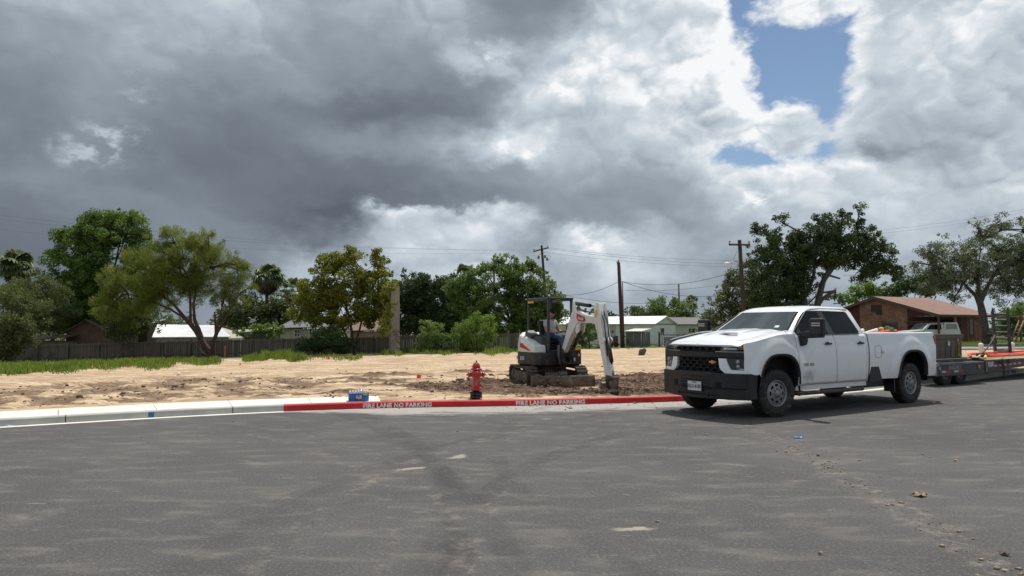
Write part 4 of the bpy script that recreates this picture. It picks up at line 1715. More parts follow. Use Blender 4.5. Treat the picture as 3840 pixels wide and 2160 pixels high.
# ================================================================ compact excavator
EX, EY, EZ = 1.0, 20.7, -.03
exc_white = mat('machine_white', (.78, .78, .75), .4, var=.05, scale=4, coat=.25, dirt=(.38, .30, .22), dirt_amt=.32)
exc_black = mat('machine_black', (.022, .021, .022), .5, var=.3, dirt=(.16, .12, .09), dirt_amt=.45, scale=4)
exc_steel = mat('muddy_steel', (.125, .092, .075), .75, var=.4, scale=4, dirt=(.30, .215, .15), dirt_amt=.85, bump=.3, bscale=30)
exc_track = mat('muddy_track', (.06, .05, .042), .85, var=.4, scale=5, dirt=(.28, .205, .14), dirt_amt=.9, bump=.5, bscale=25)
safety_yellow = mat('label_yellow', (.72, .42, .02), .5)
exc_red = mat('badge_red', (.50, .035, .015), .4)
rod = mat('piston_rod', (.60, .64, .68), .12, metal=1.)


def build_excavator():
    T = empty('mini_excavator', (EX, EY, EZ), 0)
    tag(T, 'white and black compact tracked excavator with a canopy digging beside the red kerb', 'excavator')
    # frames: U = undercarriage (rear->blade is local -y), H = house (front is local -y)
    UY = R(14)      # blade side turned a little to the right of the camera
    U = Matrix.Rotation(UY, 4, 'Z')
    Hm = Matrix.Rotation(R(30), 4, 'Z')
    # ---- tracks
    for s in (-1, 1):
        m_ = MB()
        pts = []
        L, r = .80, .25
        for i in range(13):
            a = -math.pi / 2 + math.pi * i / 12
            pts.append((L + r * math.cos(a), .26 + r * math.sin(a)))
        for i in range(13):
            a = math.pi / 2 + math.pi * i / 12
            pts.append((-L + r * math.cos(a), .26 + r * math.sin(a)))
        inner = [(x * .93, .26 + (z - .26) * .84) for x, z in pts]
        n = len(pts)
        x0, x1 = s * .56, s * .86
        vs = []
        for xx in (x0, x1):
            vs += [(xx, y, z) for y, z in pts]
        for xx in (x0, x1):
            vs += [(xx, y, z) for y, z in inner]
        fs = []
        for i in range(n):
            j = (i + 1) % n
            fs += [(i, j, n + j, n + i), (2 * n + i, 3 * n + i, 3 * n + j, 2 * n + j), (i, 2 * n + i, 2 * n + j, j), (n + i, n + j, 3 * n + j, 3 * n + i)]
        m_.add(vs, fs, 0, False, U)
        # pads along the loop
        tot = 0; seg = []
        for i in range(n):
            a, b_ = Vector((0, *pts[i])), Vector((0, *pts[(i + 1) % n]))
            seg.append((a, b_, (b_ - a).length)); tot += seg[-1][2]
        K = 42
        d = 0; si = 0; acc = 0
        for k in range(K):
            t = tot * k / K
            while acc + seg[si][2] < t:
                acc += seg[si][2]; si += 1
            a, b_, l_ = seg[si]
            p = a.lerp(b_, (t - acc) / max(l_, 1e-6))
            ang = math.atan2((b_ - a).z, (b_ - a).y)
            m_.box((s * .71, p.y, p.z), (.31, .065, .045), rot=(ang, 0, 0), M=U)
        tr = m_.build('track', exc_track, T)
        m_ = MB()
        m_.bx(s * .60, s * .80, -.75, .75, .14, .38, M=U)
        for yy, rr in ((-.80, .19), (.80, .20), (-.45, .09), (-.15, .09), (.15, .09), (.45, .09)):
            m_.lathe([(.001, s * .835), (rr * .5, s * .83), (rr * .6, s * .80), (rr, s * .80), (rr, s * .60)], 18, axis='x',
                     M=U @ Matrix.Translation((0, yy, .26 if rr > .1 else .13)), caps=False)
        m_.build('track_roller', exc_steel, tr)
    m_ = MB()
    m_.bx(-.6, .6, -.45, .45, .22, .42, M=U)
    m_.bx(-.32, .32, -.9, .9, .28, .38, M=U)
    m_.lathe([(.40, .40), (.40, .50), (.36, .54)], 28, M=U)
    m_.build('undercarriage', exc_steel, T)
    # ---- dozer blade
    m_ = MB()
    prof = [(-1.50, .02), (-1.545, .10), (-1.55, .20), (-1.52, .30), (-1.50, .33), (-1.46, .33), (-1.485, .2), (-1.47, .08), (-1.44, .02)]
    m_.prism(prof, 'x', -.86, .86, M=U)
    for s in (-1, 1):
        m_.prism([(-1.58, .02), (-1.575, .20), (-1.54, .335), (-1.42, .335), (-1.40, .02)], 'x', s * .86, s * .875, M=U)
    bl = m_.build('dozer_blade', exc_steel, T, bevel=.006)
    m_ = MB()
    for s in (-1, 1):
        m_.tube([(s * .30, -1.46, .14), (s * .32, -.6, .26)], .055, 8, M=U)
    m_.box((.02, -1.30, .30), (.22, .34, .10), rot=(R(-35), 0, 0), M=U)
    m_.build('blade_arm', mat('worn_blue_grey', (.06, .075, .095), .55, dirt=(.2, .15, .11), dirt_amt=.6), bl)
    # clods caught on the blade and tracks
    m_ = MB()
    rnd = random.Random(11)
    for i in range(44):
        if i < 26:
            p = (rnd.uniform(-.8, .7), -1.47 + rnd.uniform(-.02, .10), .33 + rnd.uniform(-.02, .02))
            if i < 14:
                p = (rnd.uniform(-.72, -.05), -1.56, rnd.uniform(.06, .26))
        else:
            s = rnd.choice((-1, 1))
            p = (s * .71 + rnd.uniform(-.14, .14), rnd.uniform(-.9, .2), .53)
        r = rnd.uniform(.015, .06)
        bm = [(math.cos(a) * r * rnd.uniform(.6, 1.1), math.sin(a) * r * rnd.uniform(.6, 1.1), h * r * .7) for h in (-.6, .2, .75) for a in (0, 1.05, 2.1, 3.14, 4.19, 5.24)]
        fs = [(j, (j + 1) % 6, 6 + (j + 1) % 6, 6 + j) for j in range(6)] + [(6 + j, 6 + (j + 1) % 6, 12 + (j + 1) % 6, 12 + j) for j in range(6)] + [tuple(range(12, 18)), tuple(range(6))[::-1]]
        m_.add(bm, fs, 0, True, U @ Matrix.Translation(p))
    md_ = m_.build('mud', mat('clod_soil', (.19, .125, .082), .95, var=.4, scale=12, bump=.5, bscale=40), bl)

    tag(md_, kind='stuff')
    # ---- house, lower skirt: rounded tail
    def outline(r=.86, front=-.80, hw=.80):
        pts = []
        for i in range(17):
            a = math.pi * i / 16
            pts.append((math.cos(a) * hw, .10 + math.sin(a) * (r - .10)))
        pts += [(-hw, front + .14), (-hw + .1, front), (hw - .1, front), (hw, front + .14)]
        return [(min(x, .64), y) if y < .55 else (min(x, .64), y) for x, y in pts]
    m_ = MB()
    o1 = outline()
    m_.prism(o1, 'z', .575, .92, M=Hm)
    sk = m_.build('lower_body', exc_black, T, bevel=.02)
    m_ = MB()
    m_.prism([(x * .94, y * .94) for x, y in o1], 'z', .545, .575, M=Hm)
    m_.build('turntable', dark_gap, T)
    # model number on the skirt (machine's right flank)
    def onface(u, v):
        # right flank is local -x; viewed from outside, text runs towards -y (the front)
        return Hm @ Vector((-.812, .02 - u, .745 + v))
    m_ = MB(); add_text(m_, 'E35', .155, onface, .006, h=.9)
    m_.build('model_number', mat('number_white', (.6, .6, .6), .5), sk, fix=False)
    m_ = MB()
    m_.add([Hm @ Vector(p) for p in ((-.808, -.16, .655), (-.808, -.42, .655), (-.808, -.42, .690), (-.808, -.16, .672))], [(0, 1, 2, 3)])
    m_.build('red_stripe', mat('stripe_dull_red', (.12, .02, .02), .5), sk)
    for bb in (((.36, -.812, .72), (.12, .01, .09)), ((.55, -.812, .84), (.06, .01, .07)), ((-.6, .62, .75), (.06, .06, .10))):
        m_ = MB(); m_.box(*bb, M=Hm); m_.build('decal', mat('number_white', (.6, .6, .6), .5), sk)
    # rear white hood wrapping the right rear
    m_ = MB()
    H = [(.92,  [(-.80, -.62), (-.80, .10), (-.62, .58), (-.28, .82), (.28, .82), (.62, .58), (.78, .2), (.78, .05), (-.30, .05), (-.42, -.62)]),
         (1.10, [(-.79, -.58), (-.80, .10), (-.62, .58), (-.28, .82), (.28, .82), (.62, .58), (.78, .2), (.78, .05), (-.30, .05), (-.42, -.58)]),
         (1.38, [(-.70, .22), (-.72, .30), (-.58, .58), (-.26, .76), (.26, .76), (.58, .56), (.70, .3), (.70, .22), (-.30, .22), (-.42, .22)]),
         (1.47, [(-.56, .34), (-.58, .40), (-.46, .56), (-.22, .66), (.22, .66), (.46, .54), (.56, .4), (.56, .34), (-.26, .34), (-.40, .34)])]
    n = 10
    vs = [Vector((x, y, z)) for z, pl in H for x, y in pl]
    fs = [(i * n + j, i * n + (j + 1) % n, (i + 1) * n + (j + 1) % n, (i + 1) * n + j) for i in range(3) for j in range(n)] + [tuple(range(3 * n, 4 * n)), tuple(range(n))[::-1]]
    m_.add(vs, fs, 0, False, Hm)
    hd = m_.build('engine_hood', exc_white, T, bevel=.035, segs=3)
    # red grille slot on the right flank of the hood
    m_ = MB()
    sl_ = [(.14, 1.20), (-.40, .975), (-.34, .965), (.16, 1.06)]
    m_.prism([(y, z) for y, z in sl_], 'x', -.812, -.78, M=Hm)
    m_.build('hood_slot', exc_red, hd)
    # ---- canopy
    m_ = MB()
    cz0, cz1 = .92, 2.40
    A = (-.52, -.70); B = (.25, -.70); C_ = (-.52, .34); D = (.25, .34)
    # cab shifted to the machine's left: hood occupies the right rear
    ox = .12
    def P3(c, z):
        return (c[0] + ox, c[1], z)
    for c, z0 in ((A, cz0), (B, cz0), (C_, 1.30), (D, 1.30)):
        m_.box((c[0] + ox, c[1], (z0 + cz1) / 2), (.062, .072, cz1 - z0), M=Hm)
    m_.tube([P3(A, cz1), P3(B, cz1), P3(D, cz1), P3(C_, cz1)], .045, 8, M=Hm, closed=True)
    m_.tube([P3(C_, 1.34), P3(D, 1.34)], .04, 8, M=Hm)
    m_.bx(A[0] + ox, B[0] + ox, A[1] + .02, D[1] - .02, 2.40, 2.435, M=Hm)
    m_.box((ox - .135, -.72, 2.415), (.86, .05, .06), M=Hm)
    cn = m_.build('canopy', mat('canopy_slate', (.030, .036, .046), .45, var=.2, dirt=(.16, .13, .1), dirt_amt=.25), T, bevel=.01)
    m_ = MB(); m_.box((-.52 + ox - .042, .16, 2.33), (.006, .30, .06), M=Hm)
    m_.build('warning_label', safety_yellow, cn)
    # cab floor, seat, consoles
    m_ = MB()
    m_.bx(-.38 + .0, .60, -.78, .2, .92, .98, M=Hm)
    m_.bx(.0, .25, -.74, -.66, .98, 1.15, M=Hm)
    m_.build('cab_floor', exc_black, T, bevel=.01)
    m_ = MB()
    m_.box((.13, -.02, 1.22), (.48, .48, .12), M=Hm); m_.box((.13, .24, 1.52), (.46, .11, .62), M=Hm, rot=(R(-8), 0, 0)); m_.bx(-.08, .34, -.15, .2, .98, 1.16, M=Hm)
    m_.build('operator_seat', mat('seat_vinyl', (.02, .02, .022), .6), T, bevel=.04, segs=3)
    m_ = MB()
    for s in (-1, 1):
        m_.box((.13 + s * .34, -.10, 1.28), (.14, .50, .24), M=Hm)
        m_.tube([(.13 + s * .34, -.30, 1.40), (.13 + s * .33, -.36, 1.52), (.13 + s * .32, -.37, 1.60)], .018, 8, M=Hm)
        m_.lathe([(.001, 0), (.03, .01), (.033, .05), (.02, .09), (.001, .095)], 10, M=Hm @ Matrix.Translation((.13 + s * .32, -.37, 1.57)), caps=False)
    m_.box((-.40, -.20, 1.18), (.20, .60, .36), M=Hm)
    m_.box((-.44, .10, 1.38), (.26, .34, .18), M=Hm, rot=(R(25), 0, 0))
    m_.build('console', mat('console_grey', (.055, .058, .062), .55), T, bevel=.02)
    # front side tank with yellow label (machine's left front)
    m_ = MB()
    m_.bx(.40, .64, -.80, -.30, .92, 1.10, M=Hm)
    m_.build('side_tank', exc_black, T, bevel=.03)
    m_ = MB(); m_.box((.52, -.806, 1.02), (.19, .008, .085), M=Hm)
    m_.build('tank_label', safety_yellow, T)

    # ---- boom swing post and digging arm, in their own vertical plane
    piv = Vector((.47, -.80, 0))               # in EX frame
    az = R(20)
    Bm = Matrix.Translation(piv) @ Matrix.Rotation(az - math.pi / 2, 4, 'Z')   # local +x = out along the boom
    m_ = MB()
    m_.prism([(-.22, .60), (-.22, .88), (.02, 1.02), (.16, .98), (.20, .62), (.05, .54)], 'y', -.12, .12, M=Bm)
    for s in (-1, 1):
        m_.prism([(-.20, .62), (-.20, .80), (.10, 1.04), (.20, .98), (.22, .62)], 'y', s * .12, s * .16, M=Bm)
    m_.lathe([(.05, -.05), (.05, .5)], 12, M=Bm @ Matrix.Translation((-.02, 0, .56)))
    m_.build('swing_post', exc_black, T, bevel=.012)
    # boom: tapered box girder with a knee
    m_ = MB()
    up = [(.02, 1.06), (.10, 1.16), (.62, 2.02), (.74, 2.12), (.95, 2.04), (1.50, 1.90), (1.98, 1.90)]
    dn = [(2.05, 1.82), (1.98, 1.73), (1.50, 1.68), (1.12, 1.70), (.98, 1.62), (.26, .92), (.12, .88), (.02, .94)]
    # cut the outline into quads so that the sides stay clean
    T_ = [(.02, 1.06), (.12, 1.18), (.40, 1.66), (.62, 2.00), (.74, 2.10), (.92, 2.03), (1.22, 1.955), (1.60, 1.90), (1.98, 1.88), (2.05, 1.82)]
    D_ = [(.02, .94), (.14, .90), (.52, 1.33), (.88, 1.66), (.98, 1.73), (1.10, 1.74), (1.28, 1.73), (1.62, 1.72), (1.98, 1.74), (2.05, 1.79)]
    wd = [.115, .115, .105, .10, .10, .095, .085, .08, .085, .085]
    vs = []
    for (a, b_, w) in zip(T_, D_, wd):
        vs += [(a[0], -w, a[1]), (a[0], w, a[1]), (b_[0], w, b_[1]), (b_[0], -w, b_[1])]
    fs = [(i * 4 + j, i * 4 + (j + 1) % 4, (i + 1) * 4 + (j + 1) % 4, (i + 1) * 4 + j) for i in range(len(T_) - 1) for j in range(4)]
    fs += [(0, 1, 2, 3), tuple(len(vs) - 4 + j for j in range(4))]
    m_.add(vs, fs, 0, False, Bm)
    for s in (-1, 1):   # cylinder ears: top of the knee and below it
        m_.prism([(.62, 1.96), (.66, 2.30), (.72, 2.33), (.80, 2.20), (.94, 2.02)], 'y', s * .055, s * .085, M=Bm)
        m_.prism([(.86, 1.66), (.84, 1.50), (.92, 1.44), (1.06, 1.50), (1.12, 1.74)], 'y', s * .06, s * .09, M=Bm)
    bo = m_.build('boom', exc_white, T, bevel=.010)
    m_ = MB()
    for s in (-1, 1):
        m_.prism([(.96, 1.98), (1.40, 1.88), (1.46, 1.80), (1.38, 1.76), (1.04, 1.77), (.95, 1.86)], 'y', s * .094, s * .104, M=Bm)
    rb = m_.build('boom_badge', exc_red, bo)
    m_ = MB()
    # name on the badge, on the flank the camera sees (machine's right, local -y here)
    for s in (-1,):
        add_text(m_, 'Bobcat', .115, lambda u, v: Bm @ Vector((1.20 + u, -.1055, 1.845 - u * .08 + v)), .003, narrow=1.0)
    m_.build('badge_lettering', mat('letter_white', (.75, .72, .70), .5), rb, fix=False)
    # boom lift cylinder under the boom
    m_ = MB()
    m_.tube([Bm @ Vector((.16, 0, .70)), Bm @ Vector((.58, 0, 1.12))], .058, 12)
    m_.tube([Bm @ Vector((.58, 0, 1.12)), Bm @ Vector((.95, 0, 1.50))], .05, 12)
    m_.tube([Bm @ Vector((.22, -.09, .74)), Bm @ Vector((.62, -.10, 1.14)), Bm @ Vector((.80, -.08, 1.34))], .016, 6)
    m_.build('boom_cylinder', exc_black, T)
    m_ = MB()
    m_.tube([Bm @ Vector((.05, -.17, .60)), Bm @ Vector((-.03, -.19, .85)), Bm @ Vector((.0, -.2, 1.12))], .035, 8)
    m_.build('swing_cylinder', mat('worn_grey', (.13, .13, .13), .5), T)
    # arm cylinder on top: black barrel, rod into the arm horn
    m_ = MB()
    m_.tube([Bm @ Vector((.70, 0, 2.25)), Bm @ Vector((1.55, 0, 2.17))], .052, 12)
    ac = m_.build('arm_cylinder', exc_black, T)
    m_ = MB()
    m_.tube([Bm @ Vector((1.55, 0, 2.17)), Bm @ Vector((1.98, 0, 2.12))], .028, 10)
    m_.build('piston_rod', rod, ac)
    m_ = MB()
    for s in (-1, 1):
        m_.tube([Bm @ Vector((.30, s * .03, 1.50)), Bm @ Vector((.70, s * .04, 2.16)), Bm @ Vector((1.2, s * .04, 2.03)), Bm @ Vector((1.9, s * .05, 1.98)), Bm @ Vector((2.12, s * .05, 1.90)), Bm @ Vector((2.28, s * .05, 1.50))], .014, 6)
    m_.build('hydraulic_hose', exc_black, bo)
    # arm
    m_ = MB()
    F_ = [(2.16, 2.20), (2.28, 1.95), (2.36, 1.62), (2.46, 1.20), (2.60, .60), (2.66, .42)]      # outer edge
    K_ = [(1.96, 2.16), (1.92, 1.80), (2.08, 1.52), (2.22, 1.15), (2.42, .60), (2.48, .40)]      # inner edge
    W_ = [.08, .095, .09, .08, .07, .065]
    vs = []
    for (a, b_, w) in zip(F_, K_, W_):
        vs += [(a[0], -w, a[1]), (a[0], w, a[1]), (b_[0], w, b_[1]), (b_[0], -w, b_[1])]
    fs = [(i * 4 + j, i * 4 + (j + 1) % 4, (i + 1) * 4 + (j + 1) % 4, (i + 1) * 4 + j) for i in range(len(F_) - 1) for j in range(4)]
    fs += [(0, 1, 2, 3), tuple(len(vs) - 4 + j for j in range(4))]
    m_.add(vs, fs, 0, False, Bm)
    for s in (-1, 1):   # horn plates and bucket-cylinder ears on the outer edge
        m_.prism([(2.10, 2.24), (2.22, 2.22), (2.34, 1.86), (2.38, 1.60), (2.46, 1.38), (2.53, 1.36), (2.56, 1.28), (2.48, 1.22), (2.40, 1.26), (2.22, 1.9)], 'y', s * .085, s * .11, M=Bm)
        m_.lathe([(.045, -.02), (.045, .02)], 12, axis='y', M=Bm @ Matrix.Translation((2.51, s * .10, 1.31)))
    ar = m_.build('arm', exc_white, T, bevel=.010)
    m_ = MB()
    for s in (-1, 1):
        m_.add([Bm @ Vector((x, s * .0955, z)) for x, z in ((1.99, 1.98), (2.12, 2.06), (2.14, 1.90), (2.01, 1.82))], [(0, 1, 2, 3)])
    m_.build('warning_label', safety_yellow, ar)
    m_ = MB()
    m_.tube([Bm @ Vector((2.24, -.03, 2.02)), Bm @ Vector((2.42, -.04, 1.72)), Bm @ Vector((2.48, -.04, 1.36)), Bm @ Vector((2.56, -.04, .92))], .016, 6)
    m_.tube([Bm @ Vector((2.24, .03, 2.02)), Bm @ Vector((2.44, .04, 1.70)), Bm @ Vector((2.50, .04, 1.34)), Bm @ Vector((2.58, .04, .90))], .016, 6)
    m_.build('hydraulic_hose', exc_black, ar)
    # bucket cylinder
    m_ = MB(); m_.tube([Bm @ Vector((2.50, 0, 1.36)), Bm @ Vector((2.70, 0, .78))], .050, 12)
    bc = m_.build('bucket_cylinder', exc_black, T)
    m_ = MB(); m_.tube([Bm @ Vector((2.70, 0, .78)), Bm @ Vector((2.80, 0, .44))], .028, 10)
    m_.build('piston_rod', rod, bc)
    # links
    m_ = MB()
    for s in (-1, 1):
        m_.prism([(2.58, .42), (2.62, .47), (2.84, .46), (2.88, .40), (2.82, .36), (2.62, .38)], 'y', s * .09, s * .115, M=Bm)
        m_.prism([(2.80, .44), (2.87, .42), (2.88, .10), (2.80, .08)], 'y', s * .06, s * .09, M=Bm)
    m_.tube([Bm @ Vector((2.83, -.13, .41)), Bm @ Vector((2.83, .13, .41))], .035, 10)
    m_.tube([Bm @ Vector((2.84, -.13, .09)), Bm @ Vector((2.84, .13, .09))], .035, 10)
    m_.bx(2.76, 2.86, -.06, .06, .12, .38, M=Bm)
    m_.build('bucket_link', exc_steel, T, bevel=.006)
    # coupler and bucket: mouth turned back towards the tracks
    m_ = MB()
    m_.prism([(2.52, .36), (2.62, .42), (2.88, .14), (2.90, -.08), (2.72, -.10), (2.62, .06)], 'y', -.09, .09, M=Bm)
    m_.build('quick_coupler', exc_black, T, bevel=.01)
    m_ = MB()
    sh = [(2.44, .30), (2.56, .26), (2.80, .02), (2.93, -.12), (2.92, -.26), (2.78, -.38), (2.56, -.38), (2.36, -.30)]
    for i in range(len(sh) - 1):
        a, b_ = sh[i], sh[i + 1]
        m_.add([(a[0], -.17, a[1]), (a[0], .17, a[1]), (b_[0], .17, b_[1]), (b_[0], -.17, b_[1])], [(0, 1, 2, 3)], 0, False, Bm)
    for s in (-1, 1):
        m_.add([(x, s * .17, z) for x, z in sh], [tuple(range(len(sh)))], 0, False, Bm)
    bk = m_.build('bucket', exc_steel, T, solid=.016)
    m_ = MB()
    for yy in (-.14, -.05, .05, .14):
        m_.box((2.30, yy, -.275), (.12, .045, .03), rot=(0, R(-24), 0), M=Bm)
    m_.build('bucket_tooth', exc_steel, bk)


build_excavator()


# ================================================================ people: one skinned body per person
def skin_body(name, joints, edges, mat_, parent=None, sub=2, root=0):
    me = bpy.data.meshes.new(name)
    me.from_pydata([j[0] for j in joints], edges, [])
    o = bpy.data.objects.new(name, me)
    COL.objects.link(o)
    bpy.context.view_layer.objects.active = o
    md = o.modifiers.new('skin', 'SKIN')
    md.use_smooth_shade = True
    if not me.skin_vertices:
        with bpy.context.temp_override(object=o, active_object=o):
            bpy.ops.mesh.customdata_skin_add()
    for i, j in enumerate(joints):
        r = j[1]
        me.skin_vertices[0].data[i].radius = (r, r) if not isinstance(r, tuple) else r
        me.skin_vertices[0].data[i].use_root = (i == root)
    s = o.modifiers.new('sub', 'SUBSURF'); s.levels = s.render_levels = sub
    dg = bpy.context.evaluated_depsgraph_get()
    dg.update()
    m2 = bpy.data.meshes.new_from_object(o.evaluated_get(dg))
    bpy.data.objects.remove(o)
    m2.materials.clear(); m2.materials.append(mat_)
    o = bpy.data.objects.new(name, m2)
    COL.objects.link(o)
    for p in m2.polygons:
        p.use_smooth = True
    if parent is not None:
        o.parent = parent
    return o


def build_operator():
    skin = mat('skin', (.42, .215, .15), .55, var=.1, scale=12)
    shirt = mat('grey_shirt', (.46, .46, .43), .85, var=.12, scale=8, bump=.3, bscale=14)
    jeans = mat('blue_jeans', (.045, .075, .13), .85, var=.3, scale=10, bump=.3, bscale=20)
    boots = mat('work_boot', (.05, .035, .022), .7)
    capm = mat('black_cap', (.012, .013, .018), .7)
    Hm = Matrix.Translation((EX, EY, EZ)) @ Matrix.Rotation(R(30), 4, 'Z')
    seat = Hm @ Vector((.13, -.02, 1.28))
    P = empty('person', seat, R(48))       # faces local -y, turned towards the digging arm
    tag(P, 'seated machine operator in grey t-shirt, jeans, dark cap and sunglasses under the canopy', 'person')
    V = Vector
    # body surface (head, neck, trunk, arms, legs) in skin colour; clothes are children over it
    J = [(V((0, .02, .08)), .145), (V((0, .03, .24)), .13), (V((0, .02, .40)), .15), (V((0, .03, .50)), .11), (V((0, .01, .575)), .055), (V((0, -.015, .63)), .058)]
    E = [(0, 1), (1, 2), (2, 3), (3, 4), (4, 5)]
    arms = {-1: [(-.19, .03, .485, .062), (-.29, -.06, .26, .050), (-.31, -.12, .20, .045), (-.27, -.36, .20, .030), (-.265, -.40, .20, .028)],
            1: [(.19, .03, .485, .062), (.30, -.02, .27, .050), (.32, -.08, .20, .045), (.25, -.32, .24, .030), (.245, -.36, .245, .028)]}
    for s, pts in arms.items():
        prev = 3
        for (x, y, z, r) in pts:
            J.append((V((x, y, z)), r)); E.append((prev, len(J) - 1)); prev = len(J) - 1
    for s in (-1, 1):
        prev = 0
        for (x, y, z, r) in ((s * .10, -.03, .05, .10), (s * .13, -.26, .06, .078), (s * .14, -.45, .055, .065), (s * .13, -.49, -.12, .056), (s * .125, -.50, -.33, .042), (s * .125, -.51, -.36, .04)):
            J.append((V((x, y, z)), r)); E.append((prev, len(J) - 1)); prev = len(J) - 1
    body = skin_body('body', J, E, skin, P)
    # head: sculpted from a sphere, joined visually to the neck
    m_ = MB()
    def head(u, v):
        th = 2 * math.pi * u; ph = math.pi * v
        x = math.sin(ph) * math.sin(th); y = -math.sin(ph) * math.cos(th); z = -math.cos(ph)
        fx, fy, fz = .074 * x, .094 * y, .112 * z
        front = max(0, -y)
        # jaw narrows, brow, nose, chin
        if z < 0:
            fx *= 1 - .28 * (-z) ** 1.5
            fy = fy * (1 - .10 * (-z)) - .012 * (-z) * (1 if y < 0 else 0)
        nose_ = math.exp(-((x / .13) ** 2)) * math.exp(-(((z + .10) / .22) ** 2)) * front
        fy -= .026 * nose_
        eye = (math.exp(-(((abs(x) - .38) / .17) ** 2)) * math.exp(-(((z - .10) / .11) ** 2))) * front
        fy += .010 * eye
        lips = math.exp(-((x / .30) ** 2)) * math.exp(-(((z + .47) / .07) ** 2)) * front
        fy -= .007 * lips
        ear = math.exp(-(((abs(x) - .98) / .10) ** 2)) * math.exp(-((z / .22) ** 2)) * math.exp(-((y / .2) ** 2))
        fx += math.copysign(.016 * ear, x)
        return (fx, fy, fz)
    m_.grid(head, 32, 26)
    Mh = Matrix.Translation((0, -.03, .735)) @ Euler((R(8), 0, R(18))).to_matrix().to_4x4()
    m2 = MB(); m2.add([Mh @ v for v in m_.v], m_.f, 0, True)
    # hands: palm, four fingers and a thumb closed round the levers
    for s, wp in ((-1, V((-.262, -.42, .20))), (1, V((.242, -.385, .25)))):
        for j in range(5):
            if j < 4:
                b = wp + V(((j - 1.5) * .019, -.035, .004 - abs(j - 1.4) * .002))
                l = (.030, .034, .032, .025)[j]
                pts = [b, b + V((0, -l, .002)), b + V((0, -l * 1.25, -.022)), b + V((0, -l * .75, -.042)), b + V((0, -l * .25, -.046))]
                m2.tube(pts, [.009, .0088, .0082, .0076, .006], 6)
            else:
                b = wp + V((-s * .034, -.005, 0))
                m2.tube([b, b + V((-s * .012, -.028, -.006)), b + V((s * .004, -.046, -.022)), b + V((s * .016, -.05, -.030))], [.011, .0105, .009, .007], 6)
        m2.lathe([(.001, -.045), (.030, -.038), (.036, -.01), (.034, .02), (.024, .042), (.001, .046)], 10, axis='y', M=Matrix.Translation(wp) @ Matrix.Diagonal((1.15, 1, .5, 1)), caps=False)
    # one continuous person mesh: join head and hands to the skinned body
    ho = m2.build('head_hands', skin, None)
    bm = bmesh.new(); bm.from_mesh(body.data); bm.from_mesh(ho.data); bm.to_mesh(body.data); bm.free()
    for p in body.data.polygons:
        p.use_smooth = True
    bpy.data.objects.remove(ho)
    # shirt
    J = [(V((0, .02, .09)), .165), (V((0, .03, .24)), .152), (V((0, .02, .40)), (.175, .15)), (V((0, .03, .50)), .125), (V((0, .015, .55)), .075)]
    E = [(0, 1), (1, 2), (2, 3), (3, 4)]
    for s, pts in {-1: [(-.19, .03, .49, .082), (-.265, -.03, .33, .078)], 1: [(.19, .03, .49, .082), (.27, .0, .34, .078)]}.items():
        prev = 3
        for (x, y, z, r) in pts:
            J.append((V((x, y, z)), r)); E.append((prev, len(J) - 1)); prev = len(J) - 1
    skin_body('shirt', J, E, shirt, P)
    J = [(V((0, .02, .05)), .16)]
    E = []
    for s in (-1, 1):
        prev = 0
        for (x, y, z, r) in ((s * .10, -.03, .055, .118), (s * .13, -.26, .065, .095), (s * .14, -.45, .06, .082), (s * .13, -.49, -.12, .072), (s * .125, -.50, -.30, .062)):
            J.append((V((x, y, z)), r)); E.append((prev, len(J) - 1)); prev = len(J) - 1
    skin_body('jeans', J, E, jeans, P)
    m_ = MB()
    for s in (-1, 1):
        m_.box((s * .125, -.56, -.345), (.095, .27, .07)); m_.box((s * .125, -.50, -.29), (.10, .13, .12))
    m_.build('boots', boots, P, bevel=.025, segs=3)
    # cap with a peak, sunglasses, ear defenders hanging at the neck
    m_ = MB()
    m_.lathe([(.092, .022), (.097, .05), (.092, .09), (.070, .122), (.03, .138), (.001, .140)], 24, M=Mh @ Matrix.Diagonal((.86, 1.06, 1, 1)), caps=False)
    def peak(u, v):
        a = R(-62) + R(124) * u
        r = .10 + .075 * v
        return Mh @ Vector((math.sin(a) * r * .80, -math.cos(a) * r * 1.02, .030 - .018 * v - .012 * math.sin(a) ** 2))
    m_.grid(peak, 14, 3)
    m_.build('cap', capm, P, solid=.004)
    m_ = MB()
    for s in (-1, 1):
        m_.lathe([(.001, -.004), (.024, -.003), (.026, .004)], 14, axis='y', M=Mh @ Matrix.Translation((s * .030, -.088, .012)) @ Matrix.Diagonal((1, 1, .75, 1)), caps=False)
        m_.tube([Mh @ V((s * .05, -.082, .016)), Mh @ V((s * .076, -.03, .014)), Mh @ V((s * .078, .01, .010))], .003, 5)
    m_.tube([Mh @ V((-.012, -.096, .014)), Mh @ V((.012, -.096, .014))], .003, 5)
    m_.build('sunglasses', mat('glasses_black', (.008, .007, .008), .1, coat=.5), P)
    m_ = MB()
    m_.tube([V((-.075, -.03, .585)), V((-.05, -.09, .575)), V((0, -.108, .57)), V((.05, -.09, .575)), V((.075, -.03, .585))], .012, 7)
    m_.box((.0, -.115, .575), (.05, .03, .03))
    m_.build('neck_band', capm, P)


build_operator()

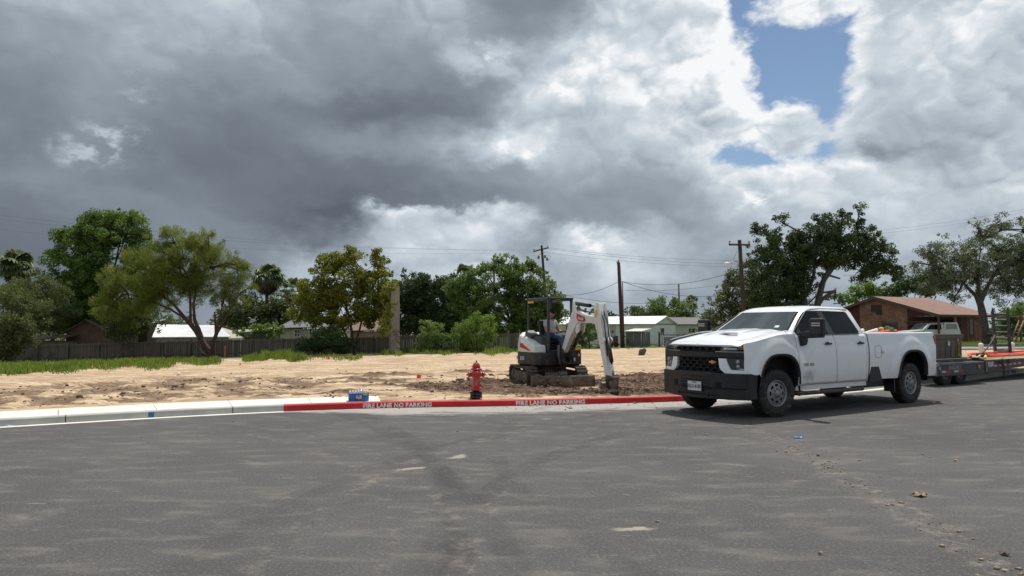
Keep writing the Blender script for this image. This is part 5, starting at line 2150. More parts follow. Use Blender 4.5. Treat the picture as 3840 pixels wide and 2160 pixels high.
# ================================================================ hydrant, water, flags, trailer ...
def build_hydrant():
    s_ = kerb_s_at(1795)
    p, t, o_ = kerb_pt(s_)
    loc = p + o_ * .52
    loc.z = g(loc.x, loc.y)
    red = mat('hydrant_red', (.42, .008, .014), .36, var=.14, scale=6, coat=.35, dirt=(.35, .16, .12), dirt_amt=.3)
    blk = mat('hydrant_black', (.014, .016, .020), .42, var=.2, dirt=(.16, .13, .1), dirt_amt=.4)
    T = empty('fire_hydrant', loc, R(6))
    T.scale = (.93, .93, .91)
    tag(T, 'red fire hydrant on a black flanged base behind the painted kerb', 'fire hydrant')
    S = 1.0
    m_ = MB()
    m_.lathe([(.075, -.05), (.075, .02), (.125, .025), (.14, .04), (.14, .062), (.125, .075), (.085, .08), (.082, .095), (.13, .10), (.138, .11), (.138, .13), (.13, .14), (.08, .142), (.078, .215)], 28, caps=True)
    for k in range(8):
        a = 2 * math.pi * k / 8
        m_.lathe([(.016, -.015), (.018, .0), (.018, .10), (.013, .115)], 8, M=Matrix.Translation((.112 * math.cos(a), .112 * math.sin(a), .055)))
    m_.build('base_flange', blk, T)
    m_ = MB()
    m_.lathe([(.085, .200), (.135, .205), (.140, .215), (.140, .240), (.130, .252), (.090, .258), (.086, .27), (.086, .50), (.092, .515), (.105, .54),
              (.108, .575), (.098, .61), (.088, .625), (.086, .655), (.118, .662), (.124, .67), (.124, .686), (.115, .694), (.080, .70)], 32)
    for k in range(8):
        a = 2 * math.pi * (k + .5) / 8
        m_.lathe([(.012, -.026), (.014, 0), (.012, .026)], 6, M=Matrix.Translation((.122 * math.cos(a), .122 * math.sin(a), .228)))
        m_.lathe([(.009, -.018), (.010, 0), (.009, .018)], 6, M=Matrix.Translation((.108 * math.cos(a), .108 * math.sin(a), .678)))
    # side hose outlets and front steamer outlet necks
    for sx in (-1, 1):
        m_.tube([(sx * .07, 0, .555), (sx * .145, 0, .555)], .052, 18)
    m_.tube([(0, -.06, .545), (0, -.135, .545)], .074, 22)
    m_.build('barrel', red, T)
    m_ = MB()
    m_.lathe([(.084, .690), (.086, .72), (.082, .755), (.068, .79), (.045, .815), (.034, .823), (.030, .835), (.022, .84)], 28)
    for k in range(8):
        a = 2 * math.pi * k / 8
        m_.tube([(.086 * math.cos(a), .086 * math.sin(a), .705), (.082 * math.cos(a), .082 * math.sin(a), .757), (.062 * math.cos(a), .062 * math.sin(a), .80), (.032 * math.cos(a), .032 * math.sin(a), .825)], .006, 5)
    bn = m_.build('bonnet', red, T)
    m_ = MB(); m_.lathe([(.018, .835), (.018, .870), (.012, .876)], 5)
    m_.build('operating_nut', mat('nut_rust', (.14, .03, .025), .6), bn)
    for sx in (-1, 1):
        m_ = MB()
        M = Matrix.Translation((sx * .145, 0, .555))
        m_.lathe([(.060, -.008 * sx), (.064, .0), (.064, sx * .026), (.052, sx * .040), (.024, sx * .046), (.020, sx * .072), (.014, sx * .076)], 20, axis='x', M=M)
        m_.build('side_cap', red, T)
    m_ = MB()
    m_.lathe([(.080, -.130), (.088, -.138), (.088, -.160), (.080, -.168), (.060, -.170), (.050, -.162), (.030, -.165), (.026, -.178), (.018, -.182), (.016, -.205)], 26, axis='y', M=Matrix.Translation((0, 0, .545)))
    m_.build('front_cap', red, T)
    # pale chain looped from cap to cap across the barrel
    m_ = MB()
    def cat(a, b, n, sag):
        a, b = Vector(a), Vector(b)
        return [a.lerp(b, i / n) - Vector((0, 0, sag * 4 * (i / n) * (1 - i / n))) for i in range(n + 1)]
    def chain(pts):
        for i in range(len(pts) - 1):
            a, b = pts[i], pts[i + 1]
            d = b - a
            M = Matrix.Translation((a + b) / 2) @ d.to_track_quat('X', 'Z').to_matrix().to_4x4() @ Matrix.Rotation(R(90) * (i % 2), 4, 'X')
            rg = [(math.cos(2 * math.pi * k / 8) * d.length * .62, math.sin(2 * math.pi * k / 8) * .007, 0) for k in range(8)]
            m_.tube(rg, .0026, 4, M=M, closed=True)
    chain(cat((-.10, -.075, .50), (0, -.10, .385), 10, .018))
    chain(cat((.10, -.075, .50), (0, -.10, .385), 10, .018))
    chain(cat((-.016, -.165, .49), (-.006, -.095, .31), 10, .0)); chain(cat((.016, -.165, .49), (.008, -.095, .36), 10, .0))
    m_.build('chain', mat('chain_grey', (.45, .42, .41), .5, metal=.3), T)
    return loc


build_hydrant()


def build_water_pack():
    sa, sb = kerb_s_at(1312), kerb_s_at(1391)
    p, t, o_ = kerb_pt((sa + sb) / 2)
    loc = p + o_ * .34 + Vector((0, 0, .126))
    rz = math.atan2(t.y, t.x)
    T = empty('water_bottle_case', loc, rz)
    tag(T, 'blue shrink-wrapped case of water bottles standing on the white walk', 'bottled water')
    film = NB('blue_film')
    c = film.co()
    film.p(col=film.mix(film.rng(film.noise(c, 9, 4, .6), .35, .65), (.008, .085, .28), (.02, .20, .50)), rough=.12, coat=.6)
    film.bump(film.noise(c, 16, 4, .7, 1.0), .8, .02)
    W_, D_, H_ = .40, .26, .19
    m_ = MB()
    def wrap(u, v):
        a = 2 * math.pi * u
        ca, sa_ = math.cos(a), math.sin(a)
        k = .22
        x = math.copysign(abs(ca) ** k, ca) * W_ / 2; y = math.copysign(abs(sa_) ** k, sa_) * D_ / 2
        z = H_ * .80 * v
        sc = 1 - .03 * abs(v - .4) + .012 * math.sin(a * 12) * (1 if v > .3 else .5)
        return (x * sc, y * sc, z)
    m_.grid(wrap, 64, 8)
    m_.add([wrap(i / 64, 0) for i in range(64)], [tuple(range(64))])
    m_.build('film_wrap', film.m, T)
    capw = mat('bottle_cap_white', (.82, .84, .86), .35)
    clear = mat('bottle_clear', (.62, .70, .74), .12, coat=.5)
    first = None
    for i in range(7):
        for j in range(4):
            x = (i - 3) * .055; y = (j - 1.5) * .058
            if first is None:
                m_ = MB(); m_.lathe([(.026, 0), (.027, .08), (.026, .125), (.022, .150), (.013, .170), (.0125, .178)], 12)
                b = m_.build('bottle', clear, T)
                m2 = MB(); m2.lathe([(.0145, .176), (.0145, .192), (.001, .193)], 10, caps=False); m2.build('bottle_cap', capw, b)
                first = b
            else:
                b = first.copy(); COL.objects.link(b); b.parent = T
                for ch in [q for q in COL.objects if q.parent == first]:
                    c2 = ch.copy(); COL.objects.link(c2); c2.parent = b
            b.location = (x, y, .004)
            b.rotation_euler = (random.uniform(-.04, .04), random.uniform(-.04, .04), 0)
    # sheet of clear film bulging on top, label, yellow flash
    m_ = MB()
    m_.add([(-.055, -D_ / 2 - .012, .120), (.055, -D_ / 2 - .012, .120), (.055, -D_ / 2 - .012, .052), (.018, -D_ / 2 - .012, .048), (0, -D_ / 2 - .012, .034), (-.018, -D_ / 2 - .012, .048), (-.055, -D_ / 2 - .012, .052)], [tuple(range(7))])
    lb = m_.build('label', mat('label_pale', (.50, .52, .64), .3), T)
    m_ = MB()
    m_.prism([(-.024, .112), (.022, .112), (.014, .098), (.0, .092), (-.012, .098)], 'y', -D_ / 2 - .016, -D_ / 2 - .0125)
    m_.build('label_mark', mat('mark_green', (.05, .09, .09), .4), lb)
    m_ = MB()
    m_.box((.125, -D_ / 2 - .010, .128), (.085, .006, .026))
    m_.build('yellow_flash', mat('flash_yellow', (.62, .50, .02), .3), T, bevel=.002)
    m_ = MB()
    m_.grid(lambda u, v: (.02 + .05 * u, -.05 + .05 * v, .195 + .02 * math.sin(math.pi * u) * math.sin(math.pi * v)), 4, 4)
    m_.build('film_tuft', mat('film_clear', (.6, .72, .8), .1, coat=.5), T)


build_water_pack()


def build_flags():
    org = mat('flag_orange', (.85, .10, .04), .6)
    wire = mat('flag_wire', (.3, .3, .3), .4, metal=.8)
    def flag(px, py, w, h, hgt, lab, rz=.3, m_=org):
        p = on_ground(px, py)
        T = empty('marker_flag', p, rz)
        tag(T, lab, 'marker flag', 'orange survey flags in the sand')
        a = MB(); a.tube([(0, 0, -.02), (0, 0, hgt)], .0035, 5); a.build('wire_stem', wire, T)
        a = MB()
        a.grid(lambda u, v: (w * u, .015 * math.sin(u * 5), hgt - h * v - .02 * u + .01 * math.sin(v * 4 + u * 3)), 6, 4)
        a.build('flag', m_, T, solid=.001)
    flag(1563, 1428, .13, .10, .18, 'coral marker flag in the open sand left of the hydrant', .5)
    flag(1228, 1350, .12, .20, .24, 'small orange marker flag near the big yellow-green tree', .2)
    flag(898, 1371, .08, .06, .10, 'tiny orange flag low in the sand near the leaning trunk', .9)
    flag(2209, 1424, .10, .07, .12, 'small orange flag in the soil right of the dozer blade', .4)
    # orange stake in front of the fence
    p = on_ground(843, 1342)
    a = MB(); a.prism([(-.03, 0), (.03, 0), (.03, .86), (0, .95), (-.03, .86)], 'y', -.015, .015)
    o = a.build('survey_stake', mat('stake_orange', (.80, .16, .08), .7), None); o.location = p
    tag(o, 'upright orange survey stake in front of the wooden fence', 'stake')
    # lath lying near the hydrant
    p = on_ground(1693, 1454)
    a = MB(); a.box((0, 0, .04), (.52, .05, .015), rot=(0, R(3), 0))
    o = a.build('wood_lath', mat('lath_wood', (.62, .47, .26), .8), None, bevel=.003); o.location = p; o.rotation_euler = (0, 0, R(-24))
    tag(o, 'pale wooden lath lying in the soil left of the hydrant', 'lath')
    # white ball-like litter on the left sand, pale rock scrap
    p = on_ground(670, 1404)
    a = MB(); a.lathe([(.001, 0), (.05, .015), (.065, .05), (.05, .09), (.001, .10)], 12, caps=False)
    o = a.build('litter_cup', mat('litter_white', (.75, .74, .70), .6), None); o.location = p; o.rotation_euler = (1.3, 0, .5)
    tag(o, 'small white cup lying in the scraped sand', 'litter')
    # crumpled bag by the kerb at far left
    p = on_plane(20, 1598)
    a = MB()
    rnd = random.Random(5)
    a.grid(lambda u, v: (.26 * (u - .5), .16 * (v - .5), .01 + .05 * max(0, math.sin(math.pi * u) * math.sin(math.pi * v)) * (.7 + .5 * noise.noise(Vector((u * 5, v * 5, 1))))), 12, 8)
    o = a.build('crumpled_bag', mat('bag_blue', (.42, .60, .70), .4, var=.5, scale=20), None, solid=.003); o.location = p; o.rotation_euler = (0, 0, .4)
    tag(o, 'crumpled pale blue bag against the kerb at the far left', 'litter')
    # blue wrapper on the asphalt
    p = on_plane(2993, 1643)
    a = MB()
    a.grid(lambda u, v: (.13 * (u - .5), .05 * (v - .5), .006 + .022 * abs(noise.noise(Vector((u * 4, v * 3, 3)))) + .010 * math.sin(math.pi * v)), 10, 6)
    o = a.build('blue_wrapper', mat('wrapper_blue', (.03, .20, .62), .35, var=.3, scale=30), None, solid=.002); o.location = p
    tag(o, 'small bright blue wrapper lying on the asphalt', 'wrapper')
    # dry leaves
    lf = mat('dry_leaf', (.27, .17, .10), .8, var=.4, scale=30, bump=.4)
    def leaf(px, py, sc, rz, lab, mm=lf, seed=1):
        rnd = random.Random(seed)
        p = on_plane(px, py)
        a = MB()
        n = 14
        rim = []
        for i in range(n):
            ang = 2 * math.pi * i / n
            r = sc * (1 if i % 2 else .55) * rnd.uniform(.8, 1.15)
            rim.append((math.cos(ang) * r, math.sin(ang) * r * .8, .012 + .04 * sc * 8 * abs(noise.noise(Vector((ang, seed, 0)))) * .5 + (.03 * sc / .1 if i % 3 == 0 else 0)))
        a.add([(0, 0, .010)] + rim, [(0, 1 + i, 1 + (i + 1) % n) for i in range(n)], 0, True)
        a.tube([(0, 0, .010), (-sc * 1.1, -sc * .35, .016)], .0018, 4)
        o = a.build('dry_leaf', mm, None, solid=.0015); o.location = p; o.rotation_euler = (0, 0, rz)
        tag(o, lab, 'leaf', 'dry leaves on the asphalt')
    leaf(3450, 1862, .085, .4, 'large curled brown leaf on the asphalt at right', lf, 2)
    leaf(3766, 2082, .045, 1.4, 'small dark curled leaf near the lower right corner', mat('leaf_dark', (.07, .05, .035), .8), 5)
    leaf(2220, 1851, .016, 1.0, 'tiny orange-brown leaf scrap on the asphalt, left of centre', mat('leaf_orange', (.50, .22, .08), .8), 8)


build_flags()


def build_debris():
    """crumbs of dried mud on the road and clods in the dug soil"""
    rnd = np.random.default_rng(3)
    base = []
    for h in (-.5, .35):
        for k in range(5):
            a = 2 * math.pi * k / 5 + h
            base.append((math.cos(a), math.sin(a), h * .8))
    base.append((0, 0, .75))
    base = np.array(base)
    F = [(k, (k + 1) % 5, 5 + (k + 1) % 5) for k in range(5)] + [(k, 5 + (k + 1) % 5, 5 + k) for k in range(5)] + [(5 + k, 5 + (k + 1) % 5, 10) for k in range(5)]
    F = np.array(F)

    def scatter(name, pts, sizes, m_, flat=.8):
        n = len(pts)
        vs = np.repeat(base[None], n, 0) * rnd.uniform(.45, 1.35, (n, len(base), 1))
        a = rnd.uniform(0, 6.28, n)
        c, s = np.cos(a)[:, None], np.sin(a)[:, None]
        x = vs[..., 0] * c - vs[..., 1] * s; y = vs[..., 0] * s + vs[..., 1] * c
        vs = np.stack([x, y * .8, vs[..., 2] * flat], -1) * np.array(sizes)[:, None, None] + np.array(pts)[:, None, :]
        fs = (np.arange(n) * len(base))[:, None, None] + F[None]
        o = arrays_mesh(name, vs.reshape(-1, 3), fs.reshape(-1, 3), m_, smooth=False)
        tag(o, kind='stuff')
    # clods
    pts, sz = [], []
    while len(pts) < 5600:
        x, y = rnd.uniform(-4, 8), rnd.uniform(14.6, 23)
        if y < kerb_y(x) + .25:
            continue
        w = soil_w(x, y) + .35 * noise.noise(Vector((x, y, 0)))
        if rnd.random() < max(.0, w * 1.6):
            r = float(rnd.exponential(.011)) + .008
            r = min(r, .09) if rnd.random() > .02 else float(rnd.uniform(.06, .11))
            pts.append((x, y, g(x, y) + .05 * rnd.random() + .04)); sz.append(r)
    for _ in range(380):
        x, y = rnd.uniform(-13, 10), rnd.uniform(13.5, 34)
        if y < kerb_y(x) + (1.4 if x < -2.6 else .2):
            continue
        pts.append((x, y, g(x, y) + .0)); sz.append(min(.07, float(rnd.exponential(.016)) + .010))
    for _ in range(1500):
        x = rnd.uniform(-16, -4.5); y = 19.6 + rnd.uniform(-4.6, 4.6)
        if noise.noise(Vector((x * 1.1, y * .5, 3))) < .12 or y < kerb_y(x) + 1.5:
            continue
        pts.append((x, y, g(x, y) - .06)); sz.append(min(.10, float(rnd.exponential(.014)) + .010))
    scatter('soil_clods', pts, sz, mat('clod_soil', (.19, .125, .082), .95, var=.4, scale=12, bump=.5, bscale=40))
    pts, sz = [], []
    for _ in range(300):
        x = rnd.normal(1.4, 2.0); y = kerb_y(x) - abs(rnd.exponential(.55)) - .03
        pts.append((x, y, .004)); sz.append(min(.035, float(rnd.exponential(.005)) + .003))
    for _ in range(260):
        t = rnd.random()
        yy = 3.6 + 6.5 * t
        pts.append((3.25 + .11 * (yy - 4.9) + rnd.normal(0, .13), yy, .003)); sz.append(min(.03, float(rnd.exponential(.006)) + .003))
    for _ in range(500):
        pts.append((rnd.uniform(-8, 10), rnd.uniform(2.2, 13), .002)); sz.append(min(.022, float(rnd.exponential(.0035)) + .002))
    for (px, py, r) in ((2608, 1621, .022), (2650, 1632, .026), (2952, 1697, .03), (3070, 1710, .03), (3115, 1633, .016), (3583, 1730, .025), (3460, 1706, .02),
                        (3080, 2080, .02), (3300, 1790, .012), (3190, 1816, .012), (2380, 1514, .05), (2140, 1533, .04), (2120, 1538, .03)):
        p = on_plane(px, py)
        pts.append((p.x, p.y, .01)); sz.append(r)
    scatter('road_crumbs', pts, sz, mat('crumb_soil', (.34, .26, .185), .95, var=.4, scale=12))


build_debris()


# ================================================================ trailer behind the pickup
def build_trailer():
    X0, Y0 = 11.40, 19.70
    yaw = math.atan2(.53, .85)
    T = empty('flatbed_trailer', (X0, Y0, 0), yaw)       # +x along the side to the right, +y towards the kerb
    tag(T, 'long black tandem axle equipment trailer with upright ladder ramp behind the pickup', 'trailer')
    blk = mat('trailer_black', (.035, .038, .045), .45, var=.25, scale=3, dirt=(.16, .13, .10), dirt_amt=.4)
    deckw = mat('deck_wood', (.33, .25, .17), .9, var=.35, scale=5, dirt=(.45, .34, .22), dirt_amt=.6, bump=.4)
    m_ = MB()
    # main beams and cross members
    m_.bx(-.2, 2.28, .02, .10, .30, .58); m_.bx(5.61, 9.5, .0, .10, .40, .60); m_.bx(-.4, 9.5, 1.95, 2.05, .35, .60)
    m_.prism([(2.28, .27), (2.28, .60), (3.0, .60), (5.6, .60), (5.6, .38), (3.0, .27)], 'y', .0, .10)
    for x in np.arange(0, 9.5, .6):
        m_.bx(x, x + .08, .10, 1.95, .46, .60)
    m_.bx(2.4, 9.5, -.015, -.002, .585, .605)
    fr = m_.build('frame', blk, T, bevel=.01)
    # near side box over the wheels, with sloped nose
    m_ = MB()
    m_.prism([(-.36, .30), (-.32, .60), (-.22, .64), (2.22, .62), (2.24, .27), (1.5, .26), (-.25, .27)], 'y', -.30, .02)
    m_.bx(-.1, 1.5, -.34, -.30, .555, .58); m_.prism([(-.25, .64), (-.22, .72), (1.5, .72), (1.5, .64)], 'y', -.22, -.12)
    fe = m_.build('fender', blk, T, bevel=.015)
    m_ = MB()
    m_.prism([(-.385, .30), (-.345, .60), (-.29, .63), (-.29, .28)], 'y', -.315, -.1)
    m_.bx(-.29, -.12, -.312, -.296, .54, .60)
    m_.build('fender_nose', mat('dull_steel', (.22, .22, .215), .4, metal=.5, var=.3), fe)
    # thin steel rail along the fender edge
    m_ = MB(); m_.tube([(-.28, -.305, .605), (2.22, -.305, .60)], .010, 6)
    m_.build('edge_rail', mat('dull_steel', (.22, .22, .215), .4, metal=.5, var=.3), fe)
    # lettering
    m_ = MB()
    add_text(m_, 'IWS/SUPPLY', .155, lambda u, v: (.66 + u + v * .25, -.3045, .485 + v), .002, narrow=.80)
    m_.prism([(-.18, .48), (-.04, .55), (-.07, .48), (-.04, .41)], 'y', -.3045, -.302)
    m_.build('fender_lettering', mat('lettering_pale', (.36, .37, .37), .5), fe, fix=False)
    wt, rt = mat('tape_white', (.42, .41, .38), .5), mat('tape_red', (.42, .02, .02), .5)
    for i, (a, b) in enumerate(((-.02, .18), (.18, .42), (.62, .84), (.84, 1.10))):
        m_ = MB(); m_.bx(a, b, -.304, -.300, .355, .415)
        m_.build('reflective_tape', rt if i in (1, 3) else wt, fe)
    for i, a in enumerate(np.arange(3.05, 5.3, .15)):
        m_ = MB(); m_.bx(a, a + .148, -.004, .0, .40 + (a - 3) * .025, .455 + (a - 3) * .025)
        m_.build('reflective_tape', (rt, wt)[i % 2], fr)
    m_ = MB(); m_.lathe([(.001, -.325), (.045, -.322), (.05, -.30)], 14, axis='y', M=Matrix.Translation((1.97, 0, .46)), caps=False)
    m_.build('side_marker', amber_lens, fe)
    m_ = MB(); m_.box((3.24, -.022, .50), (.32, .012, .14))
    pl = m_.build('licence_plate', mat('plate_worn', (.42, .43, .44), .5, var=.3, scale=20), T)
    m_ = MB(); m_.bx(2.96, 3.03, -.025, -.003, .28, .59); m_.build('corner_post', mat('dull_steel', (.22, .22, .215), .4, metal=.5, var=.3), T)
    # deck
    m_ = MB()
    for j in range(10):
        y = -.02 + j * .205
        m_.bx(2.90, 9.5, y, y + .195, .605, .635)
        m_.bx(-.4, 2.88, max(y, .12), max(y, .12) + .19, .64, .675) if j > 0 else None
    dk = m_.build('deck', deckw, T, bevel=.006)
    m_ = MB(); m_.prism([(2.62, .636), (2.62, .70), (2.95, .636)], 'y', 0, 2.0); m_.build('deck_ramp_edge', blk, T)
    # wheels
    for x in (.46, 1.23, 8.6):
        for y, s in ((-.06, 1), (1.72, -1)):
            if x < 5:
                wheel(T, (x, y, .345), 0, s, .345, .22, rim_r=.19)
    m_ = MB()
    for x in (.46, 1.23):
        m_.tube([(x, -.06, .36), (x, 1.75, .36)], .045, 10)
    m_.build('axle', dark_metal, T)
    # upright ramp, standing on the far edge of the deck
    rx, ry = 7.0, 1.3
    Mr = Matrix.Translation((rx, ry, .64)) @ Euler((R(-3), 0, R(-34))).to_matrix().to_4x4() @ Matrix.Diagonal((.86, 1, .97, 1))
    m_ = MB()
    for s in (-1, 1):
        m_.box((s * .29, 0, .76), (.07, .10, 1.56), M=Mr)
        m_.prism([(s * .29 - .035, 1.54), (s * .29 + .035, 1.54), (s * .29, 1.68)], 'y', -.02, .02, M=Mr)
    for k in range(7):
        m_.box((0, 0, .16 + k * .215), (.52, .10, .035), rot=(R(30), 0, 0), M=Mr)
        m_.box((0, .03, .145 + k * .215), (.52, .02, .06), M=Mr)
    m_.build('ladder_ramp', blk, T, bevel=.006)
    m_ = MB(); m_.tube([(4.6, .9, .66), (5.2, 1.0, .86), (5.7, 1.05, 1.10), (6.05, 1.1, 1.32)], .022, 8)
    m_.build('lift_strap', mat('strap_grey', (.10, .09, .08), .8), T)
    # safety chain
    m_ = MB()
    def link_chain(a, b, n, r=.03, th=.007):
        a, b = Vector(a), Vector(b)
        for i in range(n):
            c = a.lerp(b, (i + .5) / n)
            rg = [(0, math.cos(2 * math.pi * k / 10) * r * .55, math.sin(2 * math.pi * k / 10) * r) for k in range(10)]
            m_.tube(rg, th, 5, M=Matrix.Translation(c) @ Matrix.Rotation(R(90) * (i % 2) + .5, 4, 'Z'), closed=True)
    link_chain((3.92, -.04, .66), (3.94, -.06, .02), 14); link_chain((3.98, -.05, .46), (3.97, -.07, .12), 8); link_chain((3.75, -.04, .58), (3.94, -.04, .46), 5)
    link_chain((4.35, -.02, .62), (4.38, -.03, .46), 4)
    m_.build('chain', mat('rusty_chain', (.07, .055, .045), .6, metal=.6, var=.4), T)

    def trl(x, y, z):
        c, s = math.cos(yaw), math.sin(yaw)
        return Vector((X0 + x * c - y * s, Y0 + x * s + y * c, z))
    # big utility bin
    B = empty('storage_bin', trl(2.12, 1.0, .68), yaw)
    tag(B, 'tall olive grey plastic bin with yellow mark riding on the front of the trailer', 'bin')
    om = mat('bin_olive', (.115, .10, .075), .7, var=.12, scale=3, dirt=(.22, .18, .13), dirt_amt=.35)
    def rr(w, d, r, n=5):
        pts = []
        for (cx, cy, a0) in ((w - r, d - r, 0), (-w + r, d - r, 90), (-w + r, -d + r, 180), (w - r, -d + r, 270)):
            for i in range(n + 1):
                a = R(a0 + 90 * i / n)
                pts.append((cx + r * math.cos(a), cy + r * math.sin(a)))
        return pts
    m_ = MB()
    lv = [(0, .66, .46, .10), (.56, .70, .50, .12), (.57, .72, .52, .12), (.70, .73, .53, .12), (.705, .71, .51, .11), (.62, .69, .49, .11), (.06, .62, .42, .09)]
    n = 24
    vs = [(x, y, z) for z, w, d, r in lv for x, y in rr(w, d, r)]
    fs = [(i * n + j, i * n + (j + 1) % n, (i + 1) * n + (j + 1) % n, (i + 1) * n + j) for i in range(len(lv) - 1) for j in range(n)]
    fs.append(tuple(range(6 * n, 7 * n))); fs.append(tuple(range(n))[::-1])
    m_.add(vs, fs)
    for k in range(-4, 5, 2):
        m_.box((k * .14, -.487, .28), (.03, .02, .50))
    m_.build('bin_body', om, B, bevel=.006)
    m_ = MB()
    for (x, z, w, h) in ((.40, .44, .17, .035), (.40, .07, .17, .035), (.375, .255, .035, .34), (.44, .255, .03, .34)):
        m_.box((x, -.508, z), (w, .006, h))
    m_.build('yellow_mark', mat('faded_yellow', (.27, .20, .05), .8, var=.5, scale=30), B)
    m_ = MB()
    m_.box((-.22, -.54, .43), (.10, .008, .12), rot=(0, R(10), 0)); m_.tube([(-.22, -.54, .49), (-.23, -.52, .56)], .004, 4)
    m_.box((.30, -.535, .53), (.025, .008, .09), rot=(0, R(5), 0))
    m_.build('paper_tag', mat('tag_white', (.66, .66, .66), .6), B)
    # pipes and straps on the deck: each long bent conduit its own object
    om_ = mat('conduit_orange', (.80, .075, .02), .45, var=.08)
    grp = 'conduits lying on the trailer deck'
    def con(pts, r, m_, name, lab):
        P = [trl(*p) for p in pts]
        mb = MB(); mb.tube([p - P[0] for p in P], r, 10)
        o = mb.build(name, m_, None); o.location = P[0]
        tag(o, lab, 'conduit', grp)
    con([(3.1, .45, .70), (3.8, .85, .75), (4.9, 1.15, .74), (8.5, 1.25, .76)], .035, om_, 'orange_conduit', 'upper orange conduit, farthest back across the trailer deck')
    con([(3.9, .35, .70), (4.8, .55, .69), (8.5, .62, .70)], .035, om_, 'orange_conduit', 'lower orange conduit nearest the trailer edge')
    con([(4.4, .80, .70), (5.6, .85, .70), (8.5, .88, .72)], .032, om_, 'orange_conduit', 'middle orange conduit between two others on the trailer deck')
    con([(3.05, .30, .66), (3.5, .42, .70), (3.9, .55, .73)], .030, mat('conduit_cream', (.62, .48, .34), .5), 'cream_conduit', 'short cream conduit end beside the dark clamp')
    con([(3.15, .12, .665), (3.45, .20, .69), (3.75, .34, .72)], .034, mat('conduit_yellow', (.78, .56, .12), .5), 'yellow_conduit', 'short yellow conduit end at the corner of the trailer deck')
    mb = MB()
    rnd = random.Random(8)
    for i in range(9):
        mb.lathe([(.001, -.05), (.05, -.02), (.045, .03), (.001, .05)], 6, M=Matrix.Translation((rnd.uniform(-.14, .14), rnd.uniform(-.08, .08), rnd.uniform(-.02, .05))) @ Euler((rnd.random() * 3, rnd.random() * 3, 0)).to_matrix().to_4x4(), smooth=False)
    mb.tube([(-.2, 0, 0), (0, .05, .06), (.22, 0, 0)], .02, 6)
    o = mb.build('clamp', mat('clamp_black', (.02, .018, .016), .7), None); o.location = trl(3.88, .48, .72)
    tag(o, 'dark ratchet clamp over the conduit ends on the trailer', 'clamp')


build_trailer()


def build_bollards():
    wm = mat('bollard_white', (.74, .73, .72), .6, var=.08, scale=6, dirt=(.5, .45, .4), dirt_amt=.3)
    for (px, py, ht, lab) in ((3680, 1336, .82, 'white domed bollard left of the ladder ramp'), (3797, 1330, .84, 'white domed bollard right of the ladder ramp')):
        Y = 30.0
        p = at(px, py, Y)
        p = gv(p.x, Y)
        mb = MB()
        mb.lathe([(.085, -.1), (.085, ht - .10), (.098, ht - .095), (.098, ht - .03), (.075, ht), (.03, ht + .022), (.001, ht + .025)], 20, caps=False)
        o = mb.build('bollard', wm, None); o.location = p
        tag(o, lab, 'bollard', 'white bollards in the sand beyond the trailer')
    p = gv(at(3770, 1315, 33).x, 33)
    rnd = random.Random(2)
    mb = MB(); mb.lathe([(.001, -.02), (.14, 0), (.12, .05), (.05, .09), (.001, .095)], 8, smooth=False)
    o = mb.build('white_rock', mat('rock_white', (.7, .66, .6), .9), None); o.location = p
    tag(o, 'pale flat rock on the sand between the bollards', 'rock')
    # dark board standing in the sand
    p = on_ground(2408, 1333)
    mb = MB(); mb.prism([(-.24, -.05), (.10, -.05), (.26, .30), (.16, .42), (-.16, .34)], 'y', -.08, .08)
    o = mb.build('grey_rock', mat('rock_dark', (.10, .09, .09), .9, var=.4, scale=8, bump=.5), None, bevel=.04); o.location = p
    tag(o, 'dark angular rock alone on the sand between arm and pickup', 'rock')


build_bollards()

# ================================================================ foliage
def leaf_mat(name, c_dark, c_mid, c_light, transl=.35, rough=.55):
    q = NB(name)
    at_ = q.n('ShaderNodeVertexColor', layer_name='tint')
    sp = q.n('ShaderNodeSeparateColor'); q.set(sp.inputs[0], at_.outputs[0])
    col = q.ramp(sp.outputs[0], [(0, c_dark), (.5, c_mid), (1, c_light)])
    q.p(col=col, rough=rough, spec=.25)
    tr = q.n('ShaderNodeBsdfTranslucent')
    x = q.mix(.5, col, (.30, .34, .06), 'MIX')
    q.set(tr.inputs[0], q.mix(.35, col, (.16, .20, .03)))
    mx = q.n('ShaderNodeMixShader'); mx.inputs[0].default_value = transl
    q.t.links.new(q.b.outputs[0], mx.inputs[1]); q.t.links.new(tr.outputs[0], mx.inputs[2])
    q.t.links.new(mx.outputs[0], q.t.nodes['Material Output'].inputs[0])
    return q.m


